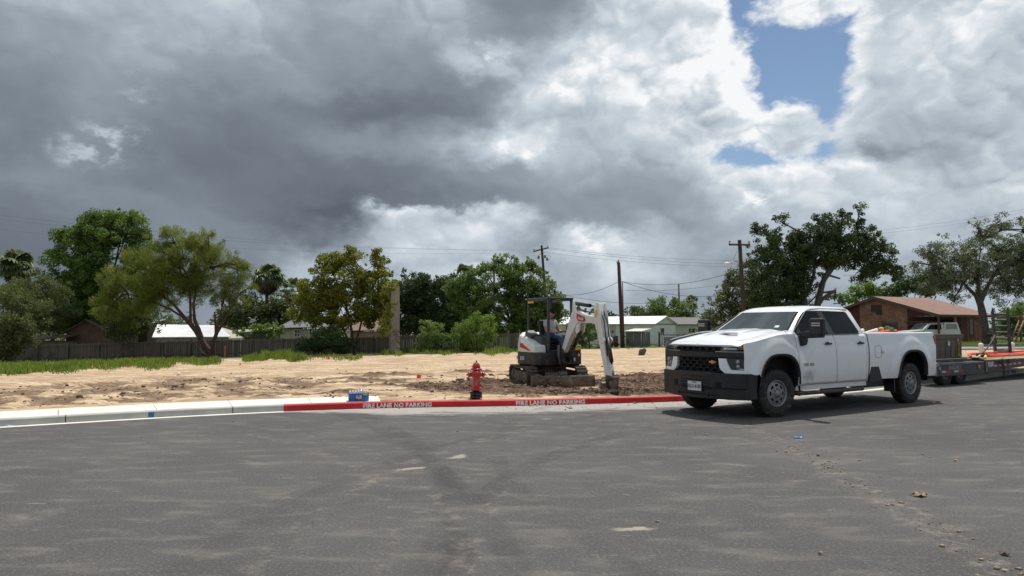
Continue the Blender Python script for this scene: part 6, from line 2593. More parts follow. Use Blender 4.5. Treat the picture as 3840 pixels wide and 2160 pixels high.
def leaf_cloud(rng_, cent, crad, nper, size, aspect=.55, droop=0.0, radial=None, flat=1.0, jitter=.18, base_t=None):
    """small leaf quads around clump centres -> (verts, faces, colors)"""
    n = len(cent)
    tot = int(nper.sum())
    ci = np.repeat(np.arange(n), nper)
    d = rng_.normal(0, 1, (tot, 3)); d /= np.linalg.norm(d, axis=1)[:, None]
    rr = rng_.random(tot) ** .5
    P = cent[ci] + d * rr[:, None] * crad[ci][:, None] * np.array([1, 1, flat])
    # leaf axes
    a = rng_.normal(0, 1, (tot, 3))
    if radial is not None:
        a = a * .45 + radial[ci] * 1.0
    a[:, 2] -= droop
    a /= np.linalg.norm(a, axis=1)[:, None]
    b = np.cross(a, rng_.normal(0, 1, (tot, 3))); b /= np.maximum(1e-6, np.linalg.norm(b, axis=1))[:, None]
    s = size * rng_.uniform(.6, 1.35, tot)[:, None]
    V = np.stack([P - a * s, P + b * s * aspect, P + a * s, P - b * s * aspect], 1)
    t = (base_t[ci] if base_t is not None else .5) + rng_.normal(0, jitter, tot)
    C = np.zeros((tot, 4, 4)); C[..., 0] = np.clip(t, 0, 1)[:, None]; C[..., 3] = 1
    F = np.arange(tot * 4).reshape(tot, 4)
    return V.reshape(-1, 3), F, C.reshape(-1, 4)


bark = mat('bark', (.085, .065, .05), .9, var=.4, scale=7, bump=.6, bscale=22)
bark_red = mat('bark_reddish', (.070, .042, .032), .9, var=.4, scale=6, bump=.6, bscale=20)
bark_grey = mat('bark_grey', (.070, .062, .056), .9, var=.35, scale=7, bump=.6, bscale=20)


def px_blob(px, py, rx, ry, Y, dy=0, depth=None):
    """crown lobe seen at photo pixel -> centre and radii in metres"""
    y = Y + dy
    c = at(px, py, y)
    s = F_PX / y
    a, b = rx / s, ry / s
    return (c, a, depth if depth else (a + b) / 2 * .9, b)


def tree(name, label, Y, base_px, blobs, lm, leaf=.11, dens=1.0, clump=.55, bm_=None, group=None, cat='tree', trunk_r=.16, aspect=.55,
         droop=.15, seed=1, forks=None, feather=False, bx=None, inner=.35, nclump=1.0, flat=.8, root_y=None, sag=0, fill=.8):
    rng_ = np.random.default_rng(seed)
    rnd = random.Random(seed)
    if bx is None:
        X = (base_px - 1920) / F_PX * Y
    else:
        X = bx
    base = gv(X, Y)
    root = empty(name, base)
    tag(root, label, cat, group)
    lobes = [px_blob(*b[:4], Y, *(b[4:])) for b in blobs]
    cents, rads, rdir, tint = [], [], [], []
    for (c, a, d, b) in lobes:
        vol = (a * d * b) ** (2 / 3)
        n = max(6, int(nclump * 7.2 * vol / (clump ** 2) * fill))
        k = 0
        while k < n:
            u = np.array([rnd.gauss(0, 1) for _ in range(3)]); u /= np.linalg.norm(u)
            r = (inner + (1 - inner) * rnd.random() ** .6)
            wob = 1 + .30 * noise.noise(Vector(u * 1.8) + Vector((seed * 3.1, 0, c.x)))
            p = np.array([c.x + u[0] * a * r * wob, c.y + u[1] * d * r * wob, c.z + u[2] * b * r * wob])
            if p[2] < base.z + .15:
                k += .2
                continue
            rad = clump * rnd.uniform(.5, 1.2) * min(1.0, .35 + .5 * (a + b) / 2)
            if rnd.random() < .26 and u[2] > -.3:      # sprays that stick out of the outline
                p += u * rnd.uniform(.15, .6) * clump * np.array([1, 1, 1.1]); rad *= .5
            cents.append(p); rads.append(rad)
            rdir.append(u)
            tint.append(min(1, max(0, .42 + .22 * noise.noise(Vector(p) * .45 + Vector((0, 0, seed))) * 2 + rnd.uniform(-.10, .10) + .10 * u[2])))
            k += 1
    cents = np.array(cents); rads = np.array(rads); rdir = np.array(rdir); tint = np.array(tint)
    nper = np.maximum(8, (dens * 88 * (rads / clump) ** 1.6).astype(int))
    b0 = np.array(base)
    if feather:
        rd = rdir.copy(); rd[:, 2] += .25
        V, F, C = leaf_cloud(rng_, cents, rads, nper, leaf, aspect, droop, rd, flat, base_t=tint)
    else:
        V, F, C = leaf_cloud(rng_, cents, rads, nper, leaf * .82, aspect, droop, None, flat, base_t=tint)
    arrays_mesh('crown', V - b0, F, lm, root, C)
    # trunk and limbs
    mb = MB()
    cmean = sum((Vector(l[0]) for l in lobes), Vector()) / len(lobes)
    zmin = min(l[0].z - l[3] for l in lobes)
    if forks is None:
        ftop = Vector((X + (cmean.x - X) * .35, Y + (cmean.y - Y) * .3, base.z + max(.5, (cmean.z - base.z) * .38)))
        mb.tube([base - Vector((0, 0, .3)), base.lerp(ftop, .4) + Vector((.05, 0, 0)), ftop], [trunk_r * 1.35, trunk_r, trunk_r * .85], 9)
        starts = [ftop]
    else:
        starts = []
        for f in forks:      # each a polyline of photo pixels (px, py, r) at the tree's distance
            pts = [at(q[0], q[1], Y + (q[3] if len(q) > 3 else 0)) for q in f]
            mb.tube(pts, [q[2] * .72 for q in f], 9)
            starts.append(pts[-1])
    for (c, a, d, b) in lobes:
        st = min(starts, key=lambda s: (s - c).length)
        if forks is not None and (st - c).length < .1:
            continue
        mid = st.lerp(c, .5) + Vector((rnd.uniform(-.2, .2), rnd.uniform(-.2, .2), .12 * (c - st).length))
        r0 = trunk_r * .36
        mb.tube([st, mid, c], [r0, r0 * .7, r0 * .4], 7)
    # twigs to a share of the clumps
    sel = rng_.choice(len(cents), min(len(cents), 170), replace=False)
    lc = [l[0] for l in lobes]
    for i in sel:
        p = Vector(cents[i])
        c = min(lc, key=lambda q: (q - p).length)
        st = c.lerp(p, -.15) - Vector((0, 0, .25))
        mb.tube([st, st.lerp(p, .5) + Vector((0, 0, .08)), p], [trunk_r * .16, trunk_r * .11, trunk_r * .05], 4, caps=False)
    mb2 = MB(); mb2.add([v - base for v in mb.v], mb.f, 0, True)
    mb2.build('trunk', bm_ or bark, root, fix=False)
    return root


L_green = leaf_mat('leaf_green', (.041, .088, .017), (.118, .212, .041), (.248, .354, .071), .42)
L_mesq = leaf_mat('leaf_feathery', (.11, .145, .028), (.20, .245, .05), (.31, .35, .08), .5)
L_yel = leaf_mat('leaf_yellow_green', (.088, .100, .018), (.212, .236, .035), (.354, .354, .053), .45)
L_dark = leaf_mat('leaf_dark', (.026, .053, .019), (.059, .104, .038), (.130, .183, .065), .3)
L_olive = leaf_mat('leaf_olive', (.053, .071, .029), (.118, .147, .059), (.212, .248, .100), .38)
L_mid = leaf_mat('leaf_mid', (.059, .112, .028), (.153, .242, .059), (.307, .389, .118), .42)
L_bright = leaf_mat('leaf_bright', (.09, .16, .025), (.18, .29, .05), (.28, .40, .08), .45)
L_grey = leaf_mat('leaf_grey_green', (.077, .100, .053), (.165, .201, .112), (.283, .319, .195), .42)
L_palm = leaf_mat('leaf_palm', (.05, .075, .028), (.11, .15, .06), (.25, .29, .15), .25, .35)
L_dead = leaf_mat('palm_dead', (.065, .042, .028), (.13, .088, .058), (.22, .165, .11), .1)

g1 = 'trees and bushes growing along the wooden fence'
g2 = 'trees in the gardens behind the fence'
g3 = 'trees around the houses beyond the sand lot'


def build_trees():
    tree('ash_tree', 'tall bright green tree with a ragged top, tallest on the left behind the fence', 67, 420,
         [(400, 960, 150, 150), (300, 1010, 115, 150), (480, 870, 80, 70), (350, 880, 90, 70), (250, 900, 60, 40), (430, 1130, 150, 120), (300, 1180, 110, 110), (540, 1010, 80, 130), (400, 825, 70, 40), (240, 1100, 80, 80), (330, 830, 40, 30), (470, 820, 50, 35), (220, 960, 40, 40), (260, 1200, 80, 60), (420, 1210, 120, 60)],
         L_green, leaf=.13, dens=1.9, clump=.72, seed=3, group=g2, trunk_r=.28)
    tree('mesquite_tree', 'feathery yellow-green tree with a split leaning trunk in front of the fence', 55, 790,
         [(690, 960, 120, 95), (560, 1010, 130, 90), (800, 1000, 110, 100), (430, 1060, 90, 70), (650, 900, 90, 50), (760, 920, 70, 60),
          (890, 1010, 60, 50, 1), (560, 1120, 130, 60), (420, 1140, 80, 60), (870, 1100, 60, 55), (700, 1080, 110, 70), (500, 1180, 70, 60, 1), (620, 1080, 110, 60), (860, 1060, 60, 40), (840, 1130, 60, 40), (700, 1030, 110, 60), (400, 1170, 50, 40, 1), (900, 1140, 40, 30), (930, 1000, 28, 16), (940, 1075, 26, 20), (780, 880, 30, 30)],
         L_mesq, nclump=.72, leaf=.11, dens=2.6, clump=.50, aspect=.13, seed=5, group=g1, feather=True, trunk_r=.22, bm_=bark_red, inner=.15, droop=-.1, flat=1.0,
         forks=[[(806, 1350, .40), (790, 1330, .36), (765, 1290, .30), (735, 1240, .27), (700, 1200, .19), (650, 1140, .13), (600, 1105, .09)],
                [(765, 1290, .24), (745, 1235, .22), (730, 1200, .17), (725, 1140, .13), (740, 1080, .10), (770, 1010, .06)],
                [(715, 1210, .14), (714, 1150, .13), (712, 1090, .12), (690, 1060, .09), (670, 1000, .06)],
                [(700, 1200, .12), (640, 1160, .11), (570, 1130, .10), (480, 1100, .06)],
                [(800, 1340, .26), (798, 1290, .22), (812, 1250, .2), (808, 1210, .12), (804, 1170, .07)],
                [(812, 1250, .18), (828, 1225, .15), (845, 1195, .09), (862, 1160, .05)],
                [(815, 1240, .12), (822, 1200, .08), (832, 1150, .05)],
                [(792, 1345, .10, -.8), (760, 1325, .08, -.8), (730, 1290, .06, -.8), (715, 1268, .04, -.8)],
                [(800, 1345, .09, -.6), (840, 1352, .08, -.8), (880, 1353, .06, -.9)]])
    tree('thorn_bush', 'big dark olive bush spilling over the fence at the far left edge', 51, 20,
         [(20, 1180, 110, 120), (80, 1120, 90, 90, 3), (-60, 1260, 90, 110), (50, 1270, 60, 70), (160, 1110, 90, 70, 8), (200, 1170, 90, 80, 12), (90, 1230, 70, 60), (120, 1060, 70, 50, 8), (10, 1340, 45, 60)],
         L_olive, leaf=.09, dens=1.8, clump=.55, seed=8, group=g1, trunk_r=.10, cat='bush')
    tree('garden_tree', 'low dark bushy tree behind the gabled shed roof', 72, 200,
         [(200, 1180, 110, 80), (120, 1150, 90, 80), (280, 1150, 70, 90), (60, 1120, 60, 70), (340, 1200, 60, 60)], L_olive, leaf=.15, dens=1, clump=.7, seed=9, group=g2)
    tree('shade_tree', 'shadowy tree with a slim dark trunk standing against the fence left of the leaning one', 57.2, 492,
         [(480, 1210, 90, 50), (430, 1230, 60, 50), (545, 1220, 60, 40), (500, 1170, 70, 40)], L_olive, leaf=.10, dens=.8, clump=.5, seed=10, group=g1, trunk_r=.13)
    tree('hackberry_tree', 'muted olive tree between the two palms, behind the small citrus tree', 82, 960,
         [(960, 1170, 90, 60), (900, 1200, 60, 60), (1040, 1160, 60, 60), (1080, 1180, 70, 70), (1000, 1210, 90, 50), (860, 1180, 50, 50), (930, 1130, 50, 40), (1120, 1130, 50, 50)], L_olive, leaf=.18, dens=.9, clump=.8, seed=12, group=g2)
    tree('citrus_tree', 'small round yellow-green tree just over the fence top', 60, 1015,
         [(1015, 1235, 55, 28), (950, 1240, 42, 22), (905, 1248, 32, 16), (1050, 1245, 22, 18)], L_bright, leaf=.11, dens=1.0, clump=.40, seed=13, group=g2, trunk_r=.09)
    tree('privet_tree', 'wide yellow-green tree tinged with brown left of the concrete column', 55.5, 1310,
         [(1290, 1040, 120, 85), (1200, 1110, 100, 80), (1400, 1080, 80, 90), (1310, 960, 55, 40), (1225, 985, 45, 45), (1410, 985, 45, 40), (1305, 945, 22, 25),
          (1150, 1160, 60, 60), (1440, 1150, 50, 60), (1300, 1160, 130, 70), (1400, 1190, 60, 40), (1240, 1220, 70, 40), (1213, 975, 22, 18), (1418, 955, 20, 20), (1462, 1090, 26, 50, -2.4), (1455, 1170, 26, 50, -2.4), (1440, 1230, 30, 30, -2.4)],
         L_yel, leaf=.11, dens=1.8, clump=.55, seed=14, group=g1, trunk_r=.16,
         forks=[[(1330, 1335, .16), (1325, 1280, .14), (1315, 1220, .13), (1300, 1150, .10)], [(1325, 1310, .12), (1345, 1250, .11), (1360, 1190, .10), (1390, 1120, .07)],
                [(1318, 1300, .10), (1290, 1240, .09), (1260, 1180, .07)]])
    tree('fence_bush', 'dark dense bush at the foot of the fence below the yellow-green tree', 53.6, 1200,
         [(1180, 1285, 65, 42), (1240, 1275, 70, 52), (1300, 1300, 60, 38), (1130, 1305, 40, 28)], L_dark, leaf=.09, dens=1.1, clump=.42, seed=15, group=g1, cat='bush', trunk_r=.06)
    tree('grove_tree', 'dark green row tree right behind the concrete column', 76, 1590,
         [(1560, 1130, 90, 95), (1640, 1140, 85, 85), (1500, 1100, 60, 70), (1540, 1050, 40, 30), (1660, 1060, 40, 30), (1600, 1210, 130, 70), (1600, 1050, 28, 28), (1500, 1190, 70, 80), (1690, 1180, 80, 80), (1560, 1080, 70, 50), (1670, 1085, 60, 50)], L_dark, leaf=.14, dens=1.8, clump=.75, seed=16, group=g2)
    tree('oak_tree', 'broad leafy tree behind the excavator canopy with a pole rising through it', 66, 1920,
         [(1860, 1080, 110, 100), (1970, 1060, 90, 85), (1780, 1120, 80, 90), (2050, 1110, 70, 80), (1900, 990, 60, 40), (1960, 985, 50, 30), (1860, 1180, 150, 80), (2020, 1190, 90, 80), (1720, 1090, 50, 60), (2090, 1160, 40, 60), (1815, 1010, 30, 30), (2010, 1010, 28, 28)],
         L_mid, leaf=.13, dens=1.9, clump=.68, seed=17, group=g2, trunk_r=.30)
    tree('round_bush', 'rounded green bush against the fence, nearest the concrete column', 54, 1630,
         [(1622, 1255, 58, 56), (1598, 1222, 32, 30), (1655, 1290, 40, 34), (1590, 1290, 34, 30)], L_mid, leaf=.09, dens=1.0, clump=.38, seed=18, group=g1, cat='bush', trunk_r=.05)
    tree('tall_bush', 'taller yellow-green bush against the fence left of the excavator', 54, 1790,
         [(1782, 1248, 82, 68), (1825, 1220, 44, 44), (1715, 1270, 40, 44), (1745, 1230, 38, 36), (1790, 1195, 30, 26), (1775, 1300, 66, 28), (1840, 1265, 28, 34)], L_bright, leaf=.075, dens=1.0, clump=.40, seed=19, group=g1, cat='bush', trunk_r=.05)
    tree('arm_bush', 'leafy bush half hidden behind the excavator arm', 60, 2210,
         [(2200, 1240, 55, 60), (2170, 1200, 40, 40), (2230, 1180, 36, 30), (2260, 1270, 28, 36), (2140, 1260, 40, 44)], L_mid, leaf=.11, dens=1.0, clump=.48, seed=20, group=g3, cat='bush', trunk_r=.07)
    tree('far_tree', 'small dark tree seen between the excavator arm and the leaning pole', 120, 2270,
         [(2275, 1190, 30, 28), (2295, 1200, 20, 16), (2262, 1165, 12, 14)], L_dark, leaf=.25, dens=.9, clump=1.0, seed=21, group=g3)
    tree('elm_tree', 'rounded light green tree left behind the white metal-roofed house', 98, 2400,
         [(2400, 1180, 50, 34), (2370, 1170, 30, 24), (2430, 1185, 36, 26), (2460, 1170, 30, 30)], L_olive, leaf=.2, dens=1, clump=.85, seed=22, group=g3)
    tree('willow_tree', 'larger drooping green tree behind the white house gable', 92, 2510,
         [(2500, 1150, 60, 44), (2550, 1170, 50, 44), (2460, 1160, 36, 34), (2600, 1190, 40, 34), (2520, 1190, 80, 34)], L_mid, leaf=.2, dens=1, clump=.8, seed=23, group=g3, droop=.5, aspect=.4)
    tree('scrub_tree', 'brownish olive tree at the left foot of the big dark oak', 60, 2760,
         [(2760, 1110, 70, 90), (2700, 1160, 60, 60), (2800, 1150, 60, 70), (2660, 1195, 45, 35), (2750, 1050, 40, 40), (2820, 1080, 30, 50)], L_olive, leaf=.12, dens=1.1, clump=.6, seed=24, group=g3)
    tree('live_oak', 'large dark spreading oak with forked trunks, tallest tree right of the lamp pole', 57, 3045,
         [(2895, 930, 85, 75), (2870, 1040, 95, 110), (2960, 1000, 70, 90), (2925, 830, 28, 30), (2850, 850, 35, 35), (3010, 900, 50, 60),
          (3130, 870, 90, 75), (3190, 940, 90, 70), (3100, 960, 70, 70), (3050, 930, 70, 70), (3000, 980, 60, 90), (2990, 1060, 70, 70), (2950, 1130, 60, 60), (3020, 1150, 44, 34, 4), (3130, 1130, 34, 30, 5), (3220, 800, 26, 34), (3160, 800, 36, 24), (3270, 890, 45, 50), (3300, 940, 50, 36), (3290, 1000, 60, 45), (3345, 990, 40, 45), (3240, 1020, 60, 35), (3350, 1040, 22, 26),
          (2900, 1130, 90, 60), (3070, 820, 26, 30)],
         L_dark, leaf=.11, dens=1.9, clump=.58, seed=25, group=g3, trunk_r=.30, bm_=bark_grey,
         forks=[[(3012, 1235, .42), (3015, 1130, .36), (3005, 1070, .28), (2975, 1030, .18)], [(3060, 1235, .40), (3065, 1140, .36), (3085, 1060, .30), (3110, 1010, .22), (3150, 960, .14)],
                [(3020, 1110, .26), (3050, 1040, .2), (3060, 960, .12)], [(3085, 1060, .2), (3130, 1000, .15), (3200, 970, .1)],
                [(3064, 1150, .24), (3085, 1120, .19), (3105, 1105, .17), (3130, 1092, .17)], [(3100, 1030, .14), (3150, 1045, .09)]])
    tree('pale_tree', 'fresh light green tree behind the brick house gable', 96, 3250,
         [(3240, 1090, 50, 32), (3200, 1110, 40, 30), (3290, 1080, 40, 28), (3180, 1125, 30, 22)], L_bright, leaf=.2, dens=1, clump=.8, seed=26, group=g3)
    tree('backyard_tree', 'dark tree behind the brick house roof ridge', 88, 3400,
         [(3400, 1070, 60, 44), (3340, 1090, 44, 32), (3450, 1060, 50, 40), (3500, 1070, 50, 50)], L_dark, leaf=.18, dens=1, clump=.75, seed=27, group=g3)
    tree('hackberry_tree', 'tall fine-leaved grey-green tree with thick grey trunk before the brick house', 56, 3695,
         [(3600, 960, 120, 85), (3740, 930, 110, 100), (3500, 1000, 70, 60), (3820, 980, 80, 120), (3660, 1040, 140, 70), (3540, 1060, 90, 50), (3780, 1060, 100, 80), (3480, 940, 40, 40), (3670, 850, 30, 40), (3750, 830, 40, 40), (3460, 1080, 50, 28), (3900, 1000, 90, 140), (3580, 1115, 60, 20), (3840, 860, 50, 50), (3440, 985, 25, 20)],
         L_grey, nclump=.85, leaf=.075, dens=1.5, clump=.50, seed=28, group=g3, trunk_r=.30, bm_=bark_grey, inner=.1, fill=.85,
         forks=[[(3700, 1290, .52), (3695, 1240, .40), (3685, 1180, .40), (3672, 1120, .30), (3668, 1060, .18), (3660, 960, .08)], [(3680, 1160, .28), (3660, 1110, .22), (3610, 1060, .14)], [(3678, 1130, .28), (3700, 1080, .2), (3740, 1010, .12)], [(3665, 1070, .10), (3672, 980, .06), (3680, 900, .04)]])
    tree('yard_bush', 'light green bush behind the wooden playset at the right edge', 74, 3800,
         [(3800, 1190, 60, 50), (3860, 1170, 50, 60), (3760, 1230, 40, 30), (3840, 1250, 60, 30)], L_mid, leaf=.14, dens=1, clump=.6, seed=29, group=g3, cat='bush')
    tree('fence_shrub', 'small green shrub growing by the dark horizontal fence near the pickup hood', 66, 2640,
         [(2640, 1235, 22, 18), (2600, 1245, 16, 14)], L_bright, leaf=.10, dens=.9, clump=.35, seed=30, group=g3, cat='bush', trunk_r=.05)
    # distant wood that closes the horizon
    rng_ = np.random.default_rng(77)
    cs, rs = [], []
    for i in range(900):
        x = rng_.uniform(-190, 240)
        y = 165 + rng_.uniform(0, 22)
        h = 5.0 + 2.2 * noise.noise(Vector((x * .05, 0, 5))) + 1.2 * noise.noise(Vector((x * .2, 0, 9)))
        z = rng_.uniform(-2, max(.5, h))
        cs.append((x, y, z)); rs.append(rng_.uniform(1.2, 2.4))
    cs = np.array(cs); rs = np.array(rs)
    V, F, C = leaf_cloud(rng_, cs, rs, np.full(len(cs), 34), .42, .6, base_t=rng_.uniform(.2, .6, len(cs)))
    o = arrays_mesh('far_woods', V, F, L_olive, None, C)
    tag(o, kind='stuff')


build_trees()


def palm(px, py, Y, R_, label, seed=1, skirt=1.0, nf=34, basez=None):
    """fan palm: crown centre at pixel, R_ crown radius in metres"""
    rnd = random.Random(seed)
    c = at(px, py, Y)
    base = gv(c.x, Y)
    T = empty('fan_palm', base)
    tag(T, label, 'palm tree', 'fan palms rising behind the fence')
    h = c.z - base.z
    mb = MB()
    mb.tube([(0, 0, -.2), (.05, 0, h * .4), (-.04, 0, h * .75), (0, 0, h - R_ * .15)], [.24, .20, .19, .17], 10)
    mb.build('trunk', bark_grey, T)
    def fronds(name, n, el0, el1, rad, m_, droop, dens=11):
        Vs, Cs = [], []
        for i in range(n):
            az = rnd.uniform(0, 2 * math.pi)
            el = rnd.uniform(el0, el1)
            d = Vector((math.cos(az) * math.cos(el), math.sin(az) * math.cos(el), math.sin(el)))
            o = Vector((0, 0, h - R_ * .12))
            pl = rad * rnd.uniform(.45, .62)
            hub = o + d * pl + Vector((0, 0, -droop * .12 * rad))
            side = d.cross(Vector((0, 0, 1))); side.normalize()
            upv = side.cross(d)
            t = min(1, max(0, .5 + .35 * d.z + rnd.uniform(-.2, .2)))
            w = .02 * rad
            Vs.append([o + side * w, hub + side * w, hub - side * w, o - side * w]); Cs.append(t)
            fl = rad * rnd.uniform(.5, .64)
            for k in range(dens):
                a = R(-100 + 200 * k / (dens - 1))
                dd = (d * math.cos(a) + side * math.sin(a)) 
                tip = hub + dd * fl * (1 - .12 * abs(a)) + upv * (-.06 * fl) + Vector((0, 0, -droop * fl * (.28 + .25 * abs(math.sin(a)))))
                mid = hub + dd * fl * .55
                wv = (d * -math.sin(a) + side * math.cos(a)) * fl * .13
                Vs.append([hub, mid + wv, tip, mid - wv]); Cs.append(min(1, max(0, t + rnd.uniform(-.12, .12))))
        V = np.array([[tuple(v) for v in q] for q in Vs]).reshape(-1, 3)
        F = np.arange(len(V)).reshape(-1, 4)
        C = np.zeros((len(V), 4)); C[:, 0] = np.repeat(Cs, 4); C[:, 3] = 1
        arrays_mesh(name, V, F, m_, T, C)
    fronds('crown', nf, R(-28), R(78), R_, L_palm, .9)
    if skirt:
        fronds('dead_fronds', int(26 * skirt), R(-84), R(-40), R_ * .85, L_dead, .8, 8)
    return T


def build_palms():
    palm(66, 985, 74, 2.1, 'big fan palm with pale ragged crown at the far left', 3, 1.3, 54)
    palm(1003, 1030, 84, 2.0, 'shaggy fan palm with a thick brown skirt behind the olive tree', 4, 2.4, 48)
    palm(1098, 1075, 100, 1.9, 'smaller fan palm right of the shaggy one, mostly hidden below', 5, .3, 26)
    palm(1742, 1022, 96, 1.9, 'round-headed fan palm poking above the trees behind the bushes', 6, .5, 34)
    palm(2598, 1128, 130, 1.6, 'tiny distant fan palm beside the tree behind the white house', 7, .3, 24)


build_palms()


def build_grass():
    rng_ = np.random.default_rng(9)
    spots = []      # (px range, py base range) strips of weeds on the ground
    for (x0, x1, y0, y1, n, h) in ((0, 300, 1366, 1394, 8500, .28), (240, 620, 1354, 1382, 8500, .30), (560, 800, 1350, 1366, 5200, .32), (0, 120, 1395, 1402, 900, .3),
                                   (940, 1120, 1342, 1352, 4600, .44), (1000, 1080, 1342, 1350, 1800, .55), (1430, 1580, 1318, 1330, 3200, .40), (1100, 1340, 1336, 1350, 1500, .30),
                                   (1580, 1900, 1318, 1330, 1600, .30), (1880, 1990, 1312, 1326, 1400, .34), (2120, 2500, 1297, 1303, 3000, .16), (1840, 1870, 1316, 1326, 400, .5)):
        px = rng_.uniform(x0 - 20, x1 + 20, n); u = np.clip(rng_.normal(.45, .26, n), -.3, 1.3)
        py = y0 + (y1 - y0) * u + 5 * np.sin(px * .035) + 3 * np.sin(px * .11)
        for a, b in zip(px[::1], py):
            spots.append((a, b, h))
    # exact ground hits are slow: tabulate per column
    P = []
    cache = {}
    for (a, b, h) in spots:
        k = (int(a / 6), int(b / 2))
        if k not in cache:
            cache[k] = on_ground(k[0] * 6 + 3, k[1] * 2 + 1)
        q = cache[k]
        x = q.x + rng_.uniform(-.08, .08); y = q.y + rng_.uniform(-.6, .6)
        P.append((x, y, g(x, y), h))
    P = np.array(P)
    n = len(P)
    cl = np.array([noise.noise(Vector((a * .55, b * .55, 2.))) + .6 * noise.noise(Vector((a * 1.7, b * 1.7, 5.))) for a, b in P[:, :2]])
    hh = P[:, 3] * rng_.uniform(.25, 1.0, n) * np.clip(.62 + 1.5 * cl, .12, 1.35)
    az = rng_.uniform(0, 6.28, n); ln = rng_.uniform(.05, .55, n) * hh
    w = rng_.uniform(.012, .032, n)
    top = np.stack([P[:, 0] + np.cos(az) * ln, P[:, 1] + np.sin(az) * ln, P[:, 2] + hh], -1)
    a2 = rng_.uniform(0, 3.14, n)
    wd = np.stack([np.cos(a2) * w, np.sin(a2) * w, np.zeros(n)], -1)
    b0 = P[:, :3] - np.array([0, 0, .03])
    mid = (b0 + top) / 2 + np.array([0, 0, 1]) * (hh * .12)[:, None]
    V = np.stack([b0 - wd * .4, b0 + wd * .4, mid + wd, top, top, mid - wd], 1)
    V = np.stack([b0, mid + wd, top, mid - wd], 1)
    C = np.zeros((n, 4, 4)); C[..., 3] = 1
    t = .5 + .9 * cl + rng_.normal(0, .2, n)
    C[..., 0] = np.clip(t, 0, 1)[:, None]
    o = arrays_mesh('grass', V.reshape(-1, 3), np.arange(n * 4).reshape(n, 4), leaf_mat('grass_blade', (.05, .095, .014), (.12, .20, .03), (.23, .31, .055), .45), None, C.reshape(-1, 4))
    tag(o, kind='stuff')
    # lawn in front of the brick house
    n = 16000
    x = rng_.uniform(28, 62, n); y = 54 + rng_.random(n) ** 1.3 * 8 + (x - 34) * .12
    z = np.array([g(a, b) for a, b in zip(x, y)])
    hh = rng_.uniform(.03, .12, n)
    a2 = rng_.uniform(0, 3.14, n)
    wd = np.stack([np.cos(a2) * .03, np.sin(a2) * .03, np.zeros(n)], -1)
    b0 = np.stack([x, y, z], -1)
    top = b0 + np.stack([rng_.normal(0, .03, n), rng_.normal(0, .03, n), hh], -1)
    V = np.stack([b0 - wd, b0 + wd, top + wd * .2, top - wd * .2], 1)
    C = np.zeros((n, 4, 4)); C[..., 3] = 1; C[..., 0] = rng_.uniform(.2, 1, n)[:, None]
    o = arrays_mesh('lawn', V.reshape(-1, 3), np.arange(n * 4).reshape(n, 4), L_bright, None, C.reshape(-1, 4))
    tag(o, kind='stuff')


build_grass()

